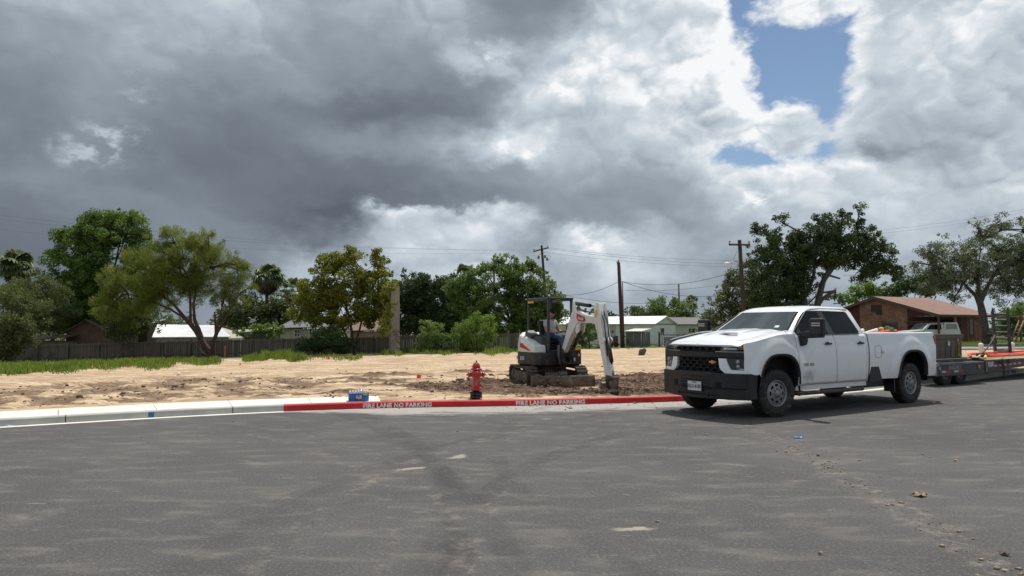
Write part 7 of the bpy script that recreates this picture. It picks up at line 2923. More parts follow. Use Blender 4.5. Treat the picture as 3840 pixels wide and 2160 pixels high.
# ================================================================ fence, buildings, poles
def build_fence():
    wood = NB('fence_wood')
    c = wood.co()
    board = wood.noise(wood.map(c, (7.3, 1, .02)), 1.0, 1, .5)
    grain = wood.noise(wood.map(c, (30, 1, 1.2)), 1.5, 6, .65)
    col = wood.ramp(board, [(.3, (.085, .074, .068)), (.5, (.13, .115, .106)), (.68, (.20, .178, .165))])
    col = wood.mix(wood.math('MULTIPLY', wood.rng(grain, .4, .68), .45), col, (.19, .165, .15))
    col = wood.mix(wood.math('MULTIPLY', wood.rng(wood.noise(c, .9, 4, .6), .52, .72), .5), col, (.05, .036, .03))
    wood.p(col=col, rough=.92, spec=.15)
    wm = wood.m
    Yf = 58.0
    x0, x1 = -40.5, 1.2
    T = empty('wooden_fence', gv(x0, Yf))
    tag(T, 'long weathered grey-brown board fence running behind the sand lot', 'fence')
    o0 = gv(x0, Yf)
    n = 17
    w = (x1 - x0) / n
    rnd = random.Random(6)
    H = 1.45
    for i in range(n):
        mb = MB()
        xa = x0 + i * w
        nb = 16
        lean = rnd.uniform(-.02, .02)
        dz = rnd.uniform(-.04, .04)
        for k in range(nb):
            xb = xa + w * (k + .5) / nb
            hb = H + dz + rnd.uniform(-.035, .035) + (rnd.uniform(-.15, .03) if rnd.random() < .06 else 0)
            z = g(xb, Yf) - .08
            bw = w / nb * rnd.uniform(.86, .97)
            mb.prism([(-bw / 2, 0), (bw / 2, 0), (bw / 2, hb - .05), (bw * .28, hb), (-bw * .28, hb), (-bw / 2, hb - .05)], 'y', -.010 + rnd.uniform(-.006, .006), .012,
                     M=Matrix.Translation(Vector((xb, Yf, z)) - o0) @ Matrix.Rotation(lean + rnd.uniform(-.01, .01), 4, 'Y'))
        mb.build('board_panel', wm, T)
        zz = g(xa, Yf)
        z2 = g(xa + w, Yf)
        rl = MB()
        for hz in (.32, H - .22):
            a = Vector((xa, Yf - .05, zz + hz)) - o0; b_ = Vector((xa + w, Yf - .05, z2 + hz)) - o0
            rl.add([a + Vector((0, -.02, -.045)), b_ + Vector((0, -.02, -.045)), b_ + Vector((0, -.02, .045)), a + Vector((0, -.02, .045)),
                    a + Vector((0, .02, -.045)), b_ + Vector((0, .02, -.045)), b_ + Vector((0, .02, .045)), a + Vector((0, .02, .045))],
                   [(0, 1, 2, 3), (4, 7, 6, 5), (3, 2, 6, 7), (0, 4, 5, 1), (0, 3, 7, 4), (1, 5, 6, 2)])
        rl.build('rail', wm, T)
        ps = MB()
        ps.box(Vector((xa, Yf - .09, zz + H / 2 - .05)) - o0, (.10, .10, H + .10))
        ps.build('post', wm, T)
    # concrete column standing in front of the fence
    cm = NB('old_concrete')
    c = cm.co()
    col = cm.ramp(cm.noise(cm.map(c, (1, 1, .5)), 1.6, 7, .65), [(.3, (.20, .165, .135)), (.5, (.32, .275, .235)), (.7, (.43, .38, .33))])
    col = cm.mix(cm.rng(cm.noise(cm.map(c, (1, 1, 2.5)), 1.3, 5, .6), .56, .66), col, (.15, .115, .095))
    cm.p(col=col, rough=.95, spec=.1); cm.bump(cm.noise(c, 6, 5, .7), .5, .05)
    p = on_ground(1478, 1313); p = gv(at(1478, 1300, 54.6).x, 54.6)
    T = empty('concrete_column', p, R(20))
    tag(T, 'tall square old concrete column with broken ledges standing before the fence', 'column')
    mb = MB()
    Hc = at(1478, 1075, 54.6).z - p.z
    mb.box((0, 0, Hc / 2 - .1), (.72, .70, Hc + .2), taper=(.90, .90))
    mb.build('shaft', cm.m, T, bevel=.04)
    mb = MB()
    for z, d in ((1.38, .12), (1.0, .10), (.55, .14), (1.78, .08)):
        mb.box((.22, -.38, z), (.28, d * 1.5, .10))
    mb.build('ledge', cm.m, T, bevel=.02)


build_fence()


def gable_house(name, label, cat, corner, ux, L, Wd, eave, rise, wall_m, roof_m, over=.25, ridge_along=True, base_drop=.3, trim=None, loc_z=None):
    """box with a gable roof. corner = near corner, ux = unit vector along the long side, the gable side goes away along uy"""
    ux = Vector((ux[0], ux[1], 0)).normalized()
    uy = Vector((-ux.y, ux.x, 0))
    if uy.y < 0:
        uy = -uy
    z0 = g(corner[0], corner[1]) if loc_z is None else loc_z
    T = empty(name, (corner[0], corner[1], z0), math.atan2(ux.y, ux.x))
    flip = 1 if (Vector((-ux.y, ux.x, 0)) - uy).length < .01 else -1
    tag(T, label, cat)
    mb = MB()
    a = eave
    mb.bx(0, L, 0, flip * Wd, -base_drop, a)
    mb.prism([(0, a), (flip * Wd, a), (flip * Wd / 2, a + rise)], 'x', 0, L)
    wl = mb.build('wall', wall_m, T)
    mb = MB()
    sl = rise / (Wd / 2)
    o_ = over
    th = .07
    pr = [(-o_, a - sl * o_ + .01), (Wd / 2, a + rise + .01), (Wd + o_, a - sl * o_ + .01), (Wd + o_, a - sl * o_ + th), (Wd / 2, a + rise + th + .02), (-o_, a - sl * o_ + th)]
    mb.prism([(flip * p[0], p[1]) for p in pr], 'x', -over, L + over)
    rf = mb.build('roof', roof_m, T)
    return T, wl, rf, flip


def corr(name, col, rough=.35, metal=.6, scale=9, axis='x', var=(.8, .8, .8), rust=None):
    q = NB(name)
    c = q.co()
    w = q.n('ShaderNodeTexWave', wave_type='BANDS', bands_direction=axis.upper())
    q.set(w.inputs[0], c); w.inputs['Scale'].default_value = scale; w.inputs['Distortion'].default_value = 0
    base = q.mix(q.rng(q.noise(c, .8, 5, .6), .35, .7), col, tuple(x * .8 for x in col))
    if rust:
        base = q.mix(q.rng(q.noise(q.map(c, (1, 1, 3)), 1.8, 6, .7), .60, .72), base, rust)
    q.p(col=base, rough=rough, metal=metal)
    q.bump(w.outputs['Fac'], .6, .03)
    return q.m


def window(parent, M, w, h, frame_m, glass_m, mull=1, bars=0, name='window', depth=.05):
    mb = MB()
    for (x0, x1, z0, z1) in ((-w / 2 - .05, w / 2 + .05, -h / 2 - .05, -h / 2), (-w / 2 - .05, w / 2 + .05, h / 2, h / 2 + .05), (-w / 2 - .05, -w / 2, -h / 2, h / 2), (w / 2, w / 2 + .05, -h / 2, h / 2)):
        mb.bx(x0, x1, -depth, .02, z0, z1, M=M)
    for k in range(mull):
        x = -w / 2 + w * (k + 1) / (mull + 1)
        mb.bx(x - .02, x + .02, -depth + .005, .0, -h / 2, h / 2, M=M)
    for k in range(bars):
        z = -h / 2 + h * (k + 1) / (bars + 1)
        mb.bx(-w / 2, w / 2, -depth + .005, .0, z - .02, z + .02, M=M)
    f = mb.build(name, frame_m, parent)
    mb = MB(); mb.bx(-w / 2, w / 2, -.02, -.010, -h / 2, h / 2, M=M)
    mb.build('pane', glass_m, f)
    return f


def build_houses():
    wood_pink = mat('shed_siding', (.16, .105, .085), .9, var=.15, scale=3)
    shingle_grey = mat('shingle_grey', (.15, .15, .16), .85, var=.2, scale=6, bump=.3)
    shingle_brown = mat('old_shingle', (.16, .125, .105), .9, var=.3, scale=6)
    cream = mat('cream_siding', (.42, .38, .32), .8, var=.08, scale=2)
    whitewall = mat('white_siding', (.74, .77, .78), .7, var=.08, scale=2, dirt=(.3, .3, .27), dirt_amt=.3)
    tin = corr('tin_roof', (.72, .73, .74), .35, .55, 7, 'x')
    tin_white = mat('white_metal_roof', (.86, .86, .85), .45, var=.03)
    hglass = glass_mat('house_glass', (.015, .018, .022), .08)
    wframe = mat('window_white', (.72, .72, .70), .5)
    # --- gabled shed: gable faces the lot
    def front_gable(name, label, cat, pxl, pxr, py_eave, py_apex, Y, depth, wall_m, roof_m, over=.25, skirt=1.0, yaw=0.):
        xl, xr = at(pxl, 1200, Y).x, at(pxr, 1200, Y).x
        ze, za = at(1920, py_eave, Y).z, at(1920, py_apex, Y).z
        T = empty(name, gv((xl + xr) / 2, Y), yaw)
        tag(T, label, cat)
        z0 = T.location.z
        w = (xr - xl) / 2
        mb = MB(); mb.bx(-w, w, 0, depth, -.4, ze - z0); mb.prism([(-w, ze - z0), (w, ze - z0), (0, za - z0)], 'y', 0, depth)
        wl = mb.build('wall', wall_m, T)
        sl = (za - ze) / w
        o_ = over
        mb = MB()
        pr = [(-w - o_, ze - z0 - sl * o_ + .01), (0, za - z0 + .01), (w + o_, ze - z0 - sl * o_ + .01), (w + o_, ze - z0 - sl * o_ + .13), (0, za - z0 + .14), (-w - o_, ze - z0 - sl * o_ + .13)]
        mb.prism(pr, 'y', -.35, depth + .3)
        mb.build('roof', roof_m, T)
        return T
    sh = front_gable('garden_shed', 'small brown gabled shed rising over the left part of the fence', 'shed', 250, 414, 1246, 1204, 65, 5, wood_pink, shingle_brown)
    mb = MB()
    xa = at(70, 1200, 63).x - sh.location.x; xb = at(248, 1200, 63).x - sh.location.x
    za, zb = at(0, 1276, 63).z - sh.location.z, at(0, 1262, 63).z - sh.location.z
    mb.add([(xa, -2, za), (xb, -2, zb), (xb, 1.5, zb + .3), (xa, 1.5, za + .3), (xa, -2, za - .08), (xb, -2, zb - .08), (xb, 1.5, zb + .2), (xa, 1.5, za + .2)],
           [(0, 1, 2, 3), (4, 7, 6, 5), (0, 4, 5, 1), (1, 5, 6, 2), (2, 6, 7, 3), (3, 7, 4, 0)])
    mb.bx(xa + .1, xb - .1, -1.6, 1.2, -.4, za - .12)
    mb.build('lean_to', shingle_brown, sh)
    # --- low building with bright tin roof behind the leaning tree (slope faces the lot)
    def slope_roof(name, label, cat, Y, pts_px, depth_up, roof_m, wall_m, pxl, pxr, py_e):
        """pts_px: four photo pixels eave-left, eave-right, ridge-right, ridge-left"""
        P = [at(pts_px[0][0], pts_px[0][1], Y), at(pts_px[1][0], pts_px[1][1], Y), at(pts_px[2][0], pts_px[2][1], Y + depth_up), at(pts_px[3][0], pts_px[3][1], Y + depth_up)]
        mid = (P[0] + P[1]) / 2
        T = empty(name, gv(mid.x, Y)); tag(T, label, cat)
        b = T.location
        t = Vector((0, 0, .08))
        Q = [p - b for p in P]
        back = [Q[1] + Vector((0, 2 * depth_up, 0)), Q[0] + Vector((0, 2 * depth_up, 0))]
        mb = MB()
        mb.add([Q[0], Q[1], Q[2], Q[3], Q[0] - t, Q[1] - t, Q[2] - t, Q[3] - t], [(0, 1, 2, 3), (4, 7, 6, 5), (0, 4, 5, 1), (1, 5, 6, 2), (3, 7, 4, 0)])
        mb.add([Q[3], Q[2], back[0], back[1]], [(0, 1, 2, 3)])
        mb.build('roof', roof_m, T, fix=False)
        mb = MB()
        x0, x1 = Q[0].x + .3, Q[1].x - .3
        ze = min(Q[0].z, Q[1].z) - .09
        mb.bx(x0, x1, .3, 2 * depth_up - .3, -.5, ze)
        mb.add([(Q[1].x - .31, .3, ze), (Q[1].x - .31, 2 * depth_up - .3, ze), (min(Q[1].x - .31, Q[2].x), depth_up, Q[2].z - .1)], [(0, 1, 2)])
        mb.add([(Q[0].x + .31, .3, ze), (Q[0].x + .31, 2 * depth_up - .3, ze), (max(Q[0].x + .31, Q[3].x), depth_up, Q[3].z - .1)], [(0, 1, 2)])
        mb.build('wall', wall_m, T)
        return T
    slope_roof('workshop', 'low outbuilding with a glaring corrugated tin roof behind the leaning tree', 'outbuilding', 64,
               [(570, 1264), (866, 1262), (820, 1220), (590, 1216)], 3.6, tin, cream, 0, 0, 0)
    slope_roof('carport', 'pale sloping metal carport roof left of the tin-roofed outbuilding', 'carport', 70,
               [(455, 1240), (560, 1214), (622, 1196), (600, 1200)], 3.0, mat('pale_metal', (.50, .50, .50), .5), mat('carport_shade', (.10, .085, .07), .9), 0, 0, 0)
    slope_roof('porch_roof', 'thin pale porch roof just over the citrus tree', 'porch', 68,
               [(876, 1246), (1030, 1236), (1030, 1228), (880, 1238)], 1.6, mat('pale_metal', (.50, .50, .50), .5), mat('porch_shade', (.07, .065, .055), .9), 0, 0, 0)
    T = slope_roof('cream_house', 'cream house with grey hipped roof and a four-pane window over the fence', 'house', 66,
                   [(1035, 1230), (1290, 1222), (1210, 1196), (1090, 1202)], 4.0, shingle_grey, cream, 0, 0, 0)
    p = at(1115, 1250, 66.25) - T.location
    window(T, Matrix.Translation(p), .48, .60, wframe, hglass, 1, 1)
    p = at(1165, 1244, 66.25) - T.location
    window(T, Matrix.Translation(p), .22, .5, wframe, hglass, 0, 1)
    q = MB(); pp = at(1028, 1210, 69) - T.location
    q.box((pp.x, pp.y, pp.z), (.34, .34, .9)); q.build('chimney', mat('chimney_dark', (.04, .035, .035), .9), T)
    T = slope_roof('pink_house', 'brown-roofed pinkish house glimpsed under the yellow-green tree', 'house', 70,
                   [(1290, 1240), (1450, 1236), (1420, 1192), (1310, 1190)], 4.0, mat('roof_brick', (.20, .13, .10), .9, var=.3, scale=5), mat('pink_wall', (.34, .22, .19), .9), 0, 0, 0)
    # grey heron figure on the porch ridge
    p = at(948, 1222, 69)
    B = empty('heron_figure', p, R(180))
    tag(B, 'grey long-legged bird figure perched over the citrus tree', 'bird figure')
    mb = MB()
    mb.tube([(-.30, 0, .52), (-.12, 0, .56), (.08, 0, .50), (.22, 0, .40), (.34, 0, .26)], [.03, .12, .15, .10, .02], 10)
    mb.tube([(-.14, 0, .58), (-.24, 0, .70), (-.22, 0, .80), (-.28, 0, .86)], [.06, .04, .035, .045], 8)
    mb.tube([(-.28, 0, .86), (-.48, 0, .84)], [.025, .004], 6)
    mb.tube([(.0, .03, .40), (.02, .03, 0)], .016, 5); mb.tube([(.06, -.03, .40), (.06, -.03, 0)], .016, 5)
    mb.tube([(.1, 0, .58), (.3, .05, .78), (.52, .05, .80)], [.05, .07, .01], 6)
    mb.build('figure', mat('heron_grey', (.30, .29, .28), .7), B)

    # --- white house with bright metal roof, seen from its corner
    T, wl, rf, fl = gable_house('white_house', 'low white house with a glaring white metal roof beyond the sand lot', 'house', (14.25, 72.0), (-.78, .63), 13, 4.6, 2.05, .72, whitewall, tin_white, over=.22)
    # openings on the long side: door with round light, and on the gable a dark window
    dm = mat('door_cream', (.50, .47, .42), .6)
    # long side faces the lot on local y=0, outside is -fl
    mb = MB(); mb.bx(4.5, 5.2, -fl * .045, -fl * .004, .05, 1.85); d = mb.build('door', dm, T)
    mb = MB(); mb.lathe([(.001, -fl * .06), (.13, -fl * .055), (.14, -fl * .046)], 16, axis='y', M=Matrix.Translation((4.85, 0, 1.25)), caps=False); mb.build('door_light', hglass, d)
    mb = MB(); mb.box((3.1, -fl * .02, .75), (.8, .05, .10)); mb.build('ledge', mat('ledge_brown', (.10, .08, .07), .9), T)
    Mg = Matrix.Translation((0, fl * 1.55, 1.25)) @ Matrix.Rotation(R(-90), 4, 'Z')
    window(T, Mg, .75, .70, wframe, hglass, 0, 0)
    # fascia at the gable
    mb = MB(); mb.bx(-.06, -.005, -.2 * fl, fl * 4.8, 1.98, 2.06); mb.build('gable_band', mat('band_grey', (.22, .23, .23), .8), T)
    # --- second low house behind
    T, wl, rf, fl = gable_house('grey_roof_house', 'long low white house with a dull grey roof behind the pickup hood', 'house', (18.0, 84.0), (.97, .24), 11, 6, 2.0, .75, mat('plain_white', (.50, .50, .47), .8), mat('roof_dull', (.17, .165, .165), .9, var=.15), over=.3)
    window(T, Matrix.Translation((3.2, -fl * .0, 1.25)) , .8, .45, wframe, hglass, 1, 0)
    # --- wire kennel
    wire = NB('wire_mesh')
    c = wire.co()
    w1 = wire.n('ShaderNodeTexBrick'); wire.set(w1.inputs['Vector'], wire.map(c, (1, 1, 1)))
    wire.p(col=(.16, .155, .15), rough=.7, metal=.3)
    wire.b.inputs['Alpha'].default_value = .80
    kp = gv(at(2405, 1290, 62.5).x, 62.5)
    K = empty('dog_kennel', kp, R(-38))
    tag(K, 'wire mesh dog kennel with a pale flat roof right of the leaning pole', 'kennel')
    galv = mat('galvanised_tube', (.40, .41, .41), .5, metal=.5)
    HK = 1.30
    mb = MB()
    W_, D_ = 1.5, 1.6
    for (x, y) in ((0, 0), (-W_, 0), (-W_ / 2, 0), (0, D_ / 2), (0, D_), (-W_, D_)):
        mb.tube([(x, y, 0), (x, y, HK)], .035, 6)
    for z in (.04, HK):
        mb.tube([(0, 0, z), (-W_, 0, z), (-W_, D_, z), (0, D_, z)], .028, 6, closed=True)
    mb.build('kennel_frame', galv, K)
    mb = MB()
    mb.add([(0, 0, .02), (-W_, 0, .02), (-W_, 0, HK), (0, 0, HK)], [(0, 1, 2, 3)]); mb.add([(0, 0, .02), (0, D_, .02), (0, D_, HK), (0, 0, HK)], [(0, 1, 2, 3)])
    mb.add([(-W_, D_, .02), (0, D_, .02), (0, D_, HK), (-W_, D_, HK)], [(0, 1, 2, 3)]); mb.add([(-W_, 0, .02), (-W_, D_, .02), (-W_, D_, HK), (-W_, 0, HK)], [(0, 1, 2, 3)])
    mb.build('mesh_panel', wire.m, K, fix=False)
    mb = MB(); mb.tube([(.02, .35, .05), (.02, .35, 1.0), (.02, .5, 1.12), (.02, .95, 1.12), (.02, 1.1, 1.0), (.02, 1.1, .05)], .03, 6); mb.build('kennel_gate', galv, K)
    mb = MB(); mb.prism([(-.15, HK + .03), (D_ + .15, HK + .26), (D_ + .15, HK + .30), (-.15, HK + .08)], 'x', -W_ - .12, .12); mb.build('kennel_roof', mat('roof_pale', (.62, .60, .54), .6), K)
    # --- rusty cart
    cp = gv(at(2300, 1290, 63.5).x, 63.5)
    C = empty('rusty_cart', cp, R(12)); tag(C, 'rusty dark wooden cart parked against the white house wall', 'cart')
    rust = mat('rust_dark', (.11, .055, .045), .85, var=.4, scale=5)
    mb = MB()
    for k in range(5): mb.bx(-.42, .42, -.02, .02, .30 + k * .13, .40 + k * .13)
    for k in range(5): mb.bx(-.42, .42, .78, .82, .30 + k * .13, .40 + k * .13)
    mb.bx(-.42, .42, 0, .8, .28, .32); mb.bx(-.45, -.40, 0, .8, .3, .95); mb.bx(.40, .45, 0, .8, .3, 1.0)
    mb.build('cart_body', rust, C)
    for s in (-1, 1):
        mb = MB(); mb.lathe([(.03, -.04), (.2, -.05), (.24, -.04), (.24, .04), (.2, .05), (.03, .04)], 18, axis='y', M=Matrix.Translation((s * .26, -.02, .22))); mb.build('wheel', rubber, C)
    # --- post and panel fence by the pickup hood
    Fp = gv(at(2470, 1290, 62).x, 62)
    F = empty('yard_fence', Fp, R(2)); tag(F, 'dark slatted yard fence with pale posts behind the pickup hood', 'fence')
    dk = mat('slat_dark', (.07, .06, .058), .9, var=.3, scale=4); pale = mat('post_pale', (.38, .38, .38), .7)
    for k in range(3):
        mb = MB()
        for z in (.10, .32, .54, .76, .98):
            mb.bx(.45 + k * 1.5, 1.9 + k * 1.5, -.02, .02, z, z + (.20 if z < .7 else .09))
        mb.build('slat_panel', dk if k else mat('slat_grey', (.16, .16, .165), .8, var=.15), F)
    for x, m_ in ((.05, dk), (.30, pale), (1.35, pale), (1.95, pale), (2.6, pale), (3.5, pale), (4.9, pale)):
        mb = MB(); mb.box((x, -.05, .62), (.14 if m_ is dk else .06, .1, 1.28)); mb.build('post', m_, F)
    p = on_ground(2510, 1297)
    mb = MB(); mb.box((0, 0, .04), (1.3, .8, .05)); o = mb.build('white_sheet', mat('sheet_white', (.78, .77, .73), .6), None, bevel=.01); o.location = p
    tag(o, 'flat white sheet lying on the ground before the yard fence', 'sheet')

    # --- brick house
    brick = NB('brick_wall')
    c = brick.co()
    bt = brick.n('ShaderNodeTexBrick')
    # wrap the pattern round both wall directions
    s3 = brick.n('ShaderNodeSeparateXYZ'); brick.set(s3.inputs[0], c)
    cx = brick.n('ShaderNodeCombineXYZ')
    brick.set(cx.inputs[0], brick.math('ADD', s3.outputs[0], s3.outputs[1])); brick.set(cx.inputs[1], s3.outputs[2])
    brick.set(bt.inputs['Vector'], cx.outputs[0])
    for k_, v_ in (('Scale', 4.2), ('Mortar Size', .012), ('Brick Width', .55), ('Row Height', .20), ('Bias', 0.)):
        bt.inputs[k_].default_value = v_
    bt.inputs['Color1'].default_value = (.17, .065, .045, 1); bt.inputs['Color2'].default_value = (.33, .17, .12, 1); bt.inputs['Mortar'].default_value = (.26, .20, .17, 1)
    blot = brick.noise(c, 1.3, 5, .65)
    col = brick.mix(brick.math('MULTIPLY', brick.rng(blot, .45, .7), .5), bt.outputs['Color'], (.45, .28, .20))
    brick.p(col=col, rough=.9, spec=.15)
    roofb = NB('brown_shingle')
    c = roofb.co()
    n1 = roofb.noise(c, 1.2, 5, .6)
    n2 = roofb.noise(roofb.map(c, (1, 1, 1)), 14, 3, .7)
    col = roofb.ramp(n1, [(.3, (.24, .150, .120)), (.7, (.33, .220, .175))])
    col = roofb.mix(roofb.math('MULTIPLY', roofb.rng(n2, .45, .7), .35), col, (.20, .11, .08))
    roofb.p(col=col, rough=.9, spec=.15)
    maroon = mat('maroon_siding', (.085, .022, .026), .8, var=.15, scale=3)
    NC = Vector((35.9, 60.7, 0))
    ux = Vector((.89, .45, 0)).normalized()
    z0 = g(NC.x, NC.y)
    H = empty('brick_house', (NC.x, NC.y, z0), math.atan2(ux.y, ux.x))
    tag(H, 'brown-roofed brick ranch house with a carport at the right', 'house')
    # local: +x along the long side, +y away along the gable. eave height e, ridge at y=6
    e = 2.58 - z0 + .0
    ap = 4.32 - z0
    L = 7.9
    mb = MB()
    mb.bx(3.8, L - .35, .35, 11.6, -.4, e)                    # main rooms
    mb.bx(.35, 3.8, 3.0, 7.75, -.4, e)
    wl = mb.build('wall', brick.m, H)
    sl = (ap - e) / 6
    mb = MB()
    mb.prism([(3.0, e), (7.75, e), (7.75, e + sl * (12 - 7.75) - .03), (6, ap - .03), (3.0, e + sl * 3 - .03)], 'x', .35, .40)
    mb.build('gable_brick', brick.m, H)
    mb = MB()
    mb.prism([(.35, e - .02), (3.0, e - .02), (3.0, e + sl * 3 - .04), (.35, e + sl * .35 - .04)], 'x', .36, .40)
    mb.build('gable_siding', maroon, H); mb = MB()
    mb.prism([(7.75, -.3), (11.6, -.3), (11.6, e + sl * .4 - .04), (7.75, e + sl * 4.25 - .04)], 'x', .36, .42)
    mb.build('gable_siding', maroon, H)
    mb = MB()
    def RP(pts):
        return [Vector(p) for p in pts]
    t = .10
    pr = [(0 - .1, e - .03), (6, ap), (12.1, e - .03), (12.1, e + t), (6, ap + t + .02), (-.1, e + t)]
    mb.prism(pr, 'x', 0, L + .1)
    rf = mb.build('roof', roofb.m, H)
    mb = MB()
    for y0_, y1_, za, zb in ((-.1, 6, e, ap), (6, 12.1, ap, e)):
        mb.prism([(y0_, za - .14), (y1_, zb - .14), (y1_, zb + .09), (y0_, za + .09)], 'x', -.04, -.002)
    mb.bx(0, L, -.15, -.102, e - .10, e + .09)
    mb.build('fascia', mat('fascia_brown', (.10, .075, .06), .8), rf)
    mb = MB(); mb.bx(.4, 3.8, .1, 3.0, e - .06, e - .03); mb.build('porch_ceiling', mat('ceiling_dark', (.08, .06, .05), .9), H)
    # openings on the gable wall (facing local -x)
    Mw = Matrix.Translation((.35, 4.7, 1.12 - z0 * 0)) @ Matrix.Rotation(R(-90), 4, 'Z')
    window(H, Mw, 1.35, 1.15, mat('window_bronze', (.06, .05, .045), .5), hglass, 1, 0)
    mb = MB(); mb.box((.33, 6.0, e + .75), (.06, 1.05, .62)); mb.box((.33, 5.75, e + .32), (.06, .55, .30)); mb.build('gable_vent', mat('vent_dark', (.05, .03, .03), .8), H)
    # windows on the long side
    for x in (5.15, 7.1):
        window(H, Matrix.Translation((x, .35, 1.25)), .50, 1.5, mat('window_bronze', (.06, .05, .045), .5), hglass, 0, 0)
    mb = MB(); mb.bx(3.795, 3.80, .8, 2.6, 0, 2.0); mb.build('side_door', mat('doorway_dark', (.015, .015, .018), .7), H)
    mb = MB(); mb.bx(3.82, 4.6, .34, .346, -.3, e - .02); mb.build('wall_panel', mat('brick_dark', (.13, .055, .042), .9, var=.3, scale=9), H)
    for (x, w_) in ((.25, .13), (2.5, .16)):
        mb = MB(); mb.box((x, .12, e / 2), (w_, w_, e)); mb.build('porch_post', mat('post_brown', (.13, .09, .07), .8) if x < 1 else mat('post_grey', (.30, .28, .26), .8), H)
    mb = MB(); mb.tube([(.2, .2, e - .55), (.2, 3.2, e - .5)], .05, 6); mb.box((.3, 1.8, e - .72), (.3, 1.9, .06)); mb.build('gutter_pipe', mat('pipe_maroon', (.10, .045, .04), .6), H)
    # --- white vehicle in the carport
    V = empty('parked_truck', (35.5, 61.9, g(35.5, 61.9)), math.atan2(ux.y, ux.x) - .35)
    tag(V, 'older white pickup with a camper shell parked under the brick house carport', 'pickup truck')
    wh = mat('old_white_paint', (.78, .79, .79), .35, coat=.3)
    mb = MB()
    mb.prism([(-2.1, .45), (-2.15, .95), (-.9, 1.08), (-.25, 1.62), (1.0, 1.66), (1.02, 1.04), (2.6, 1.02), (2.6, .45)], 'y', -.85, .85)
    mb.build('body', wh, V, bevel=.05)
    mb = MB(); mb.prism([(1.05, 1.03), (1.10, 1.72), (2.35, 1.72), (2.58, 1.03)], 'y', -.82, .82); mb.build('camper_shell', wh, V, bevel=.04)
    mb = MB(); mb.prism([(1.25, 1.15), (1.28, 1.60), (2.2, 1.60), (2.35, 1.15)], 'y', -.835, .835); mb.build('shell_window', mat('shell_window_grey', (.30, .31, .31), .3), V)
    mb = MB(); mb.add([(-.86, -.74, 1.12), (-.86, .74, 1.12), (-.34, .66, 1.58), (-.34, -.66, 1.58)], [(0, 1, 2, 3)]); mb.build('windscreen', glass_mat('old_glass', (.10, .14, .13), .05), V, solid=-.02)
    mb = MB(); mb.prism([(-.55, 1.12), (-.16, 1.54), (.80, 1.56), (.82, 1.12)], 'y', -.86, .86); mb.build('side_window', tint_glass, V)
    for x in (-1.4, 1.75):
        for s in (-1, 1):
            mb = MB(); mb.lathe([(.001, -.10), (.17, -.10), (.2, -.11), (.33, -.10), (.35, -.06), (.35, .08), (.2, .1), (.001, .1)], 20, axis='y', M=Matrix.Translation((x, s * .80, .35)), caps=False); mb.build('wheel', rubber, V)
    # --- playset
    p = gv(at(3815, 1270, 60).x, 60)
    P = empty('wooden_playset', p, R(8)); tag(P, 'weathered wooden playset with a sloping slide ladder at the right edge', 'playset')
    wd = mat('playset_wood', (.20, .11, .075), .85, var=.3, scale=6)
    mb = MB()
    for x in (.35, 1.6):
        for y in (0, 1.3):
            mb.box((x, y, 1.15), (.12, .12, 2.3))
    mb.bx(.3, 1.7, -.05, 1.35, 1.25, 1.33); mb.tube([(-1.6, .6, 2.05), (.4, .6, 2.1), (2.8, .6, 2.1)], .06, 6); mb.tube([(-1.6, .6, 2.05), (-2.0, .1, 0)], .05, 6); mb.tube([(-1.6, .6, 2.05), (-1.2, 1.1, 0)], .05, 6)
    mb.bx(.3, 1.7, -.06, -.02, 1.33, 2.0)
    mb.build('frame', wd, P, bevel=.01)
    mb = MB()
    for s in (-.22, .22):
        mb.tube([(.35, s - .1, 1.75), (-.75, s - .4, .05)], .07, 6)
    for k in range(6):
        mb.tube([(.30 - k * .19, -.36 - k * .05, 1.6 - k * .29), (.30 - k * .19, .12 - k * .05, 1.6 - k * .29)], .035, 5)
    mb.build('climbing_ladder', mat('ladder_wood', (.27, .17, .12), .85, var=.3), P)
    mb = MB(); mb.tube([(.55, -.2, 2.2), (.45, -.25, 1.9), (.55, -.2, 1.6)], .05, 6); mb.build('swing_rope', mat('rope_yellow', (.55, .35, .04), .7), P)
    # --- smoker grill under the tree
    p = gv(at(3712, 1270, 55).x, 55)
    B = empty('barrel_grill', p, R(10)); tag(B, 'black barrel smoker grill standing beside the thick grey trunk', 'grill')
    mb = MB(); mb.tube([(-.42, 0, .85), (.42, 0, .85)], .24, 14); mb.build('barrel', exc_black, B)
    mb = MB(); [mb.tube([(x, y, .75), (x * 1.2, y * 1.4, 0)], .03, 5) for x in (-.35, .35) for y in (-.15, .15)]; mb.tube([(.36, 0, 1.0), (.36, 0, 1.3)], .05, 6); mb.build('stand', exc_black, B)
    mb = MB(); mb.bx(-.45, .45, -.36, -.22, .84, .88); mb.build('shelf', mat('band_grey', (.22, .23, .23), .8), B)


build_houses()


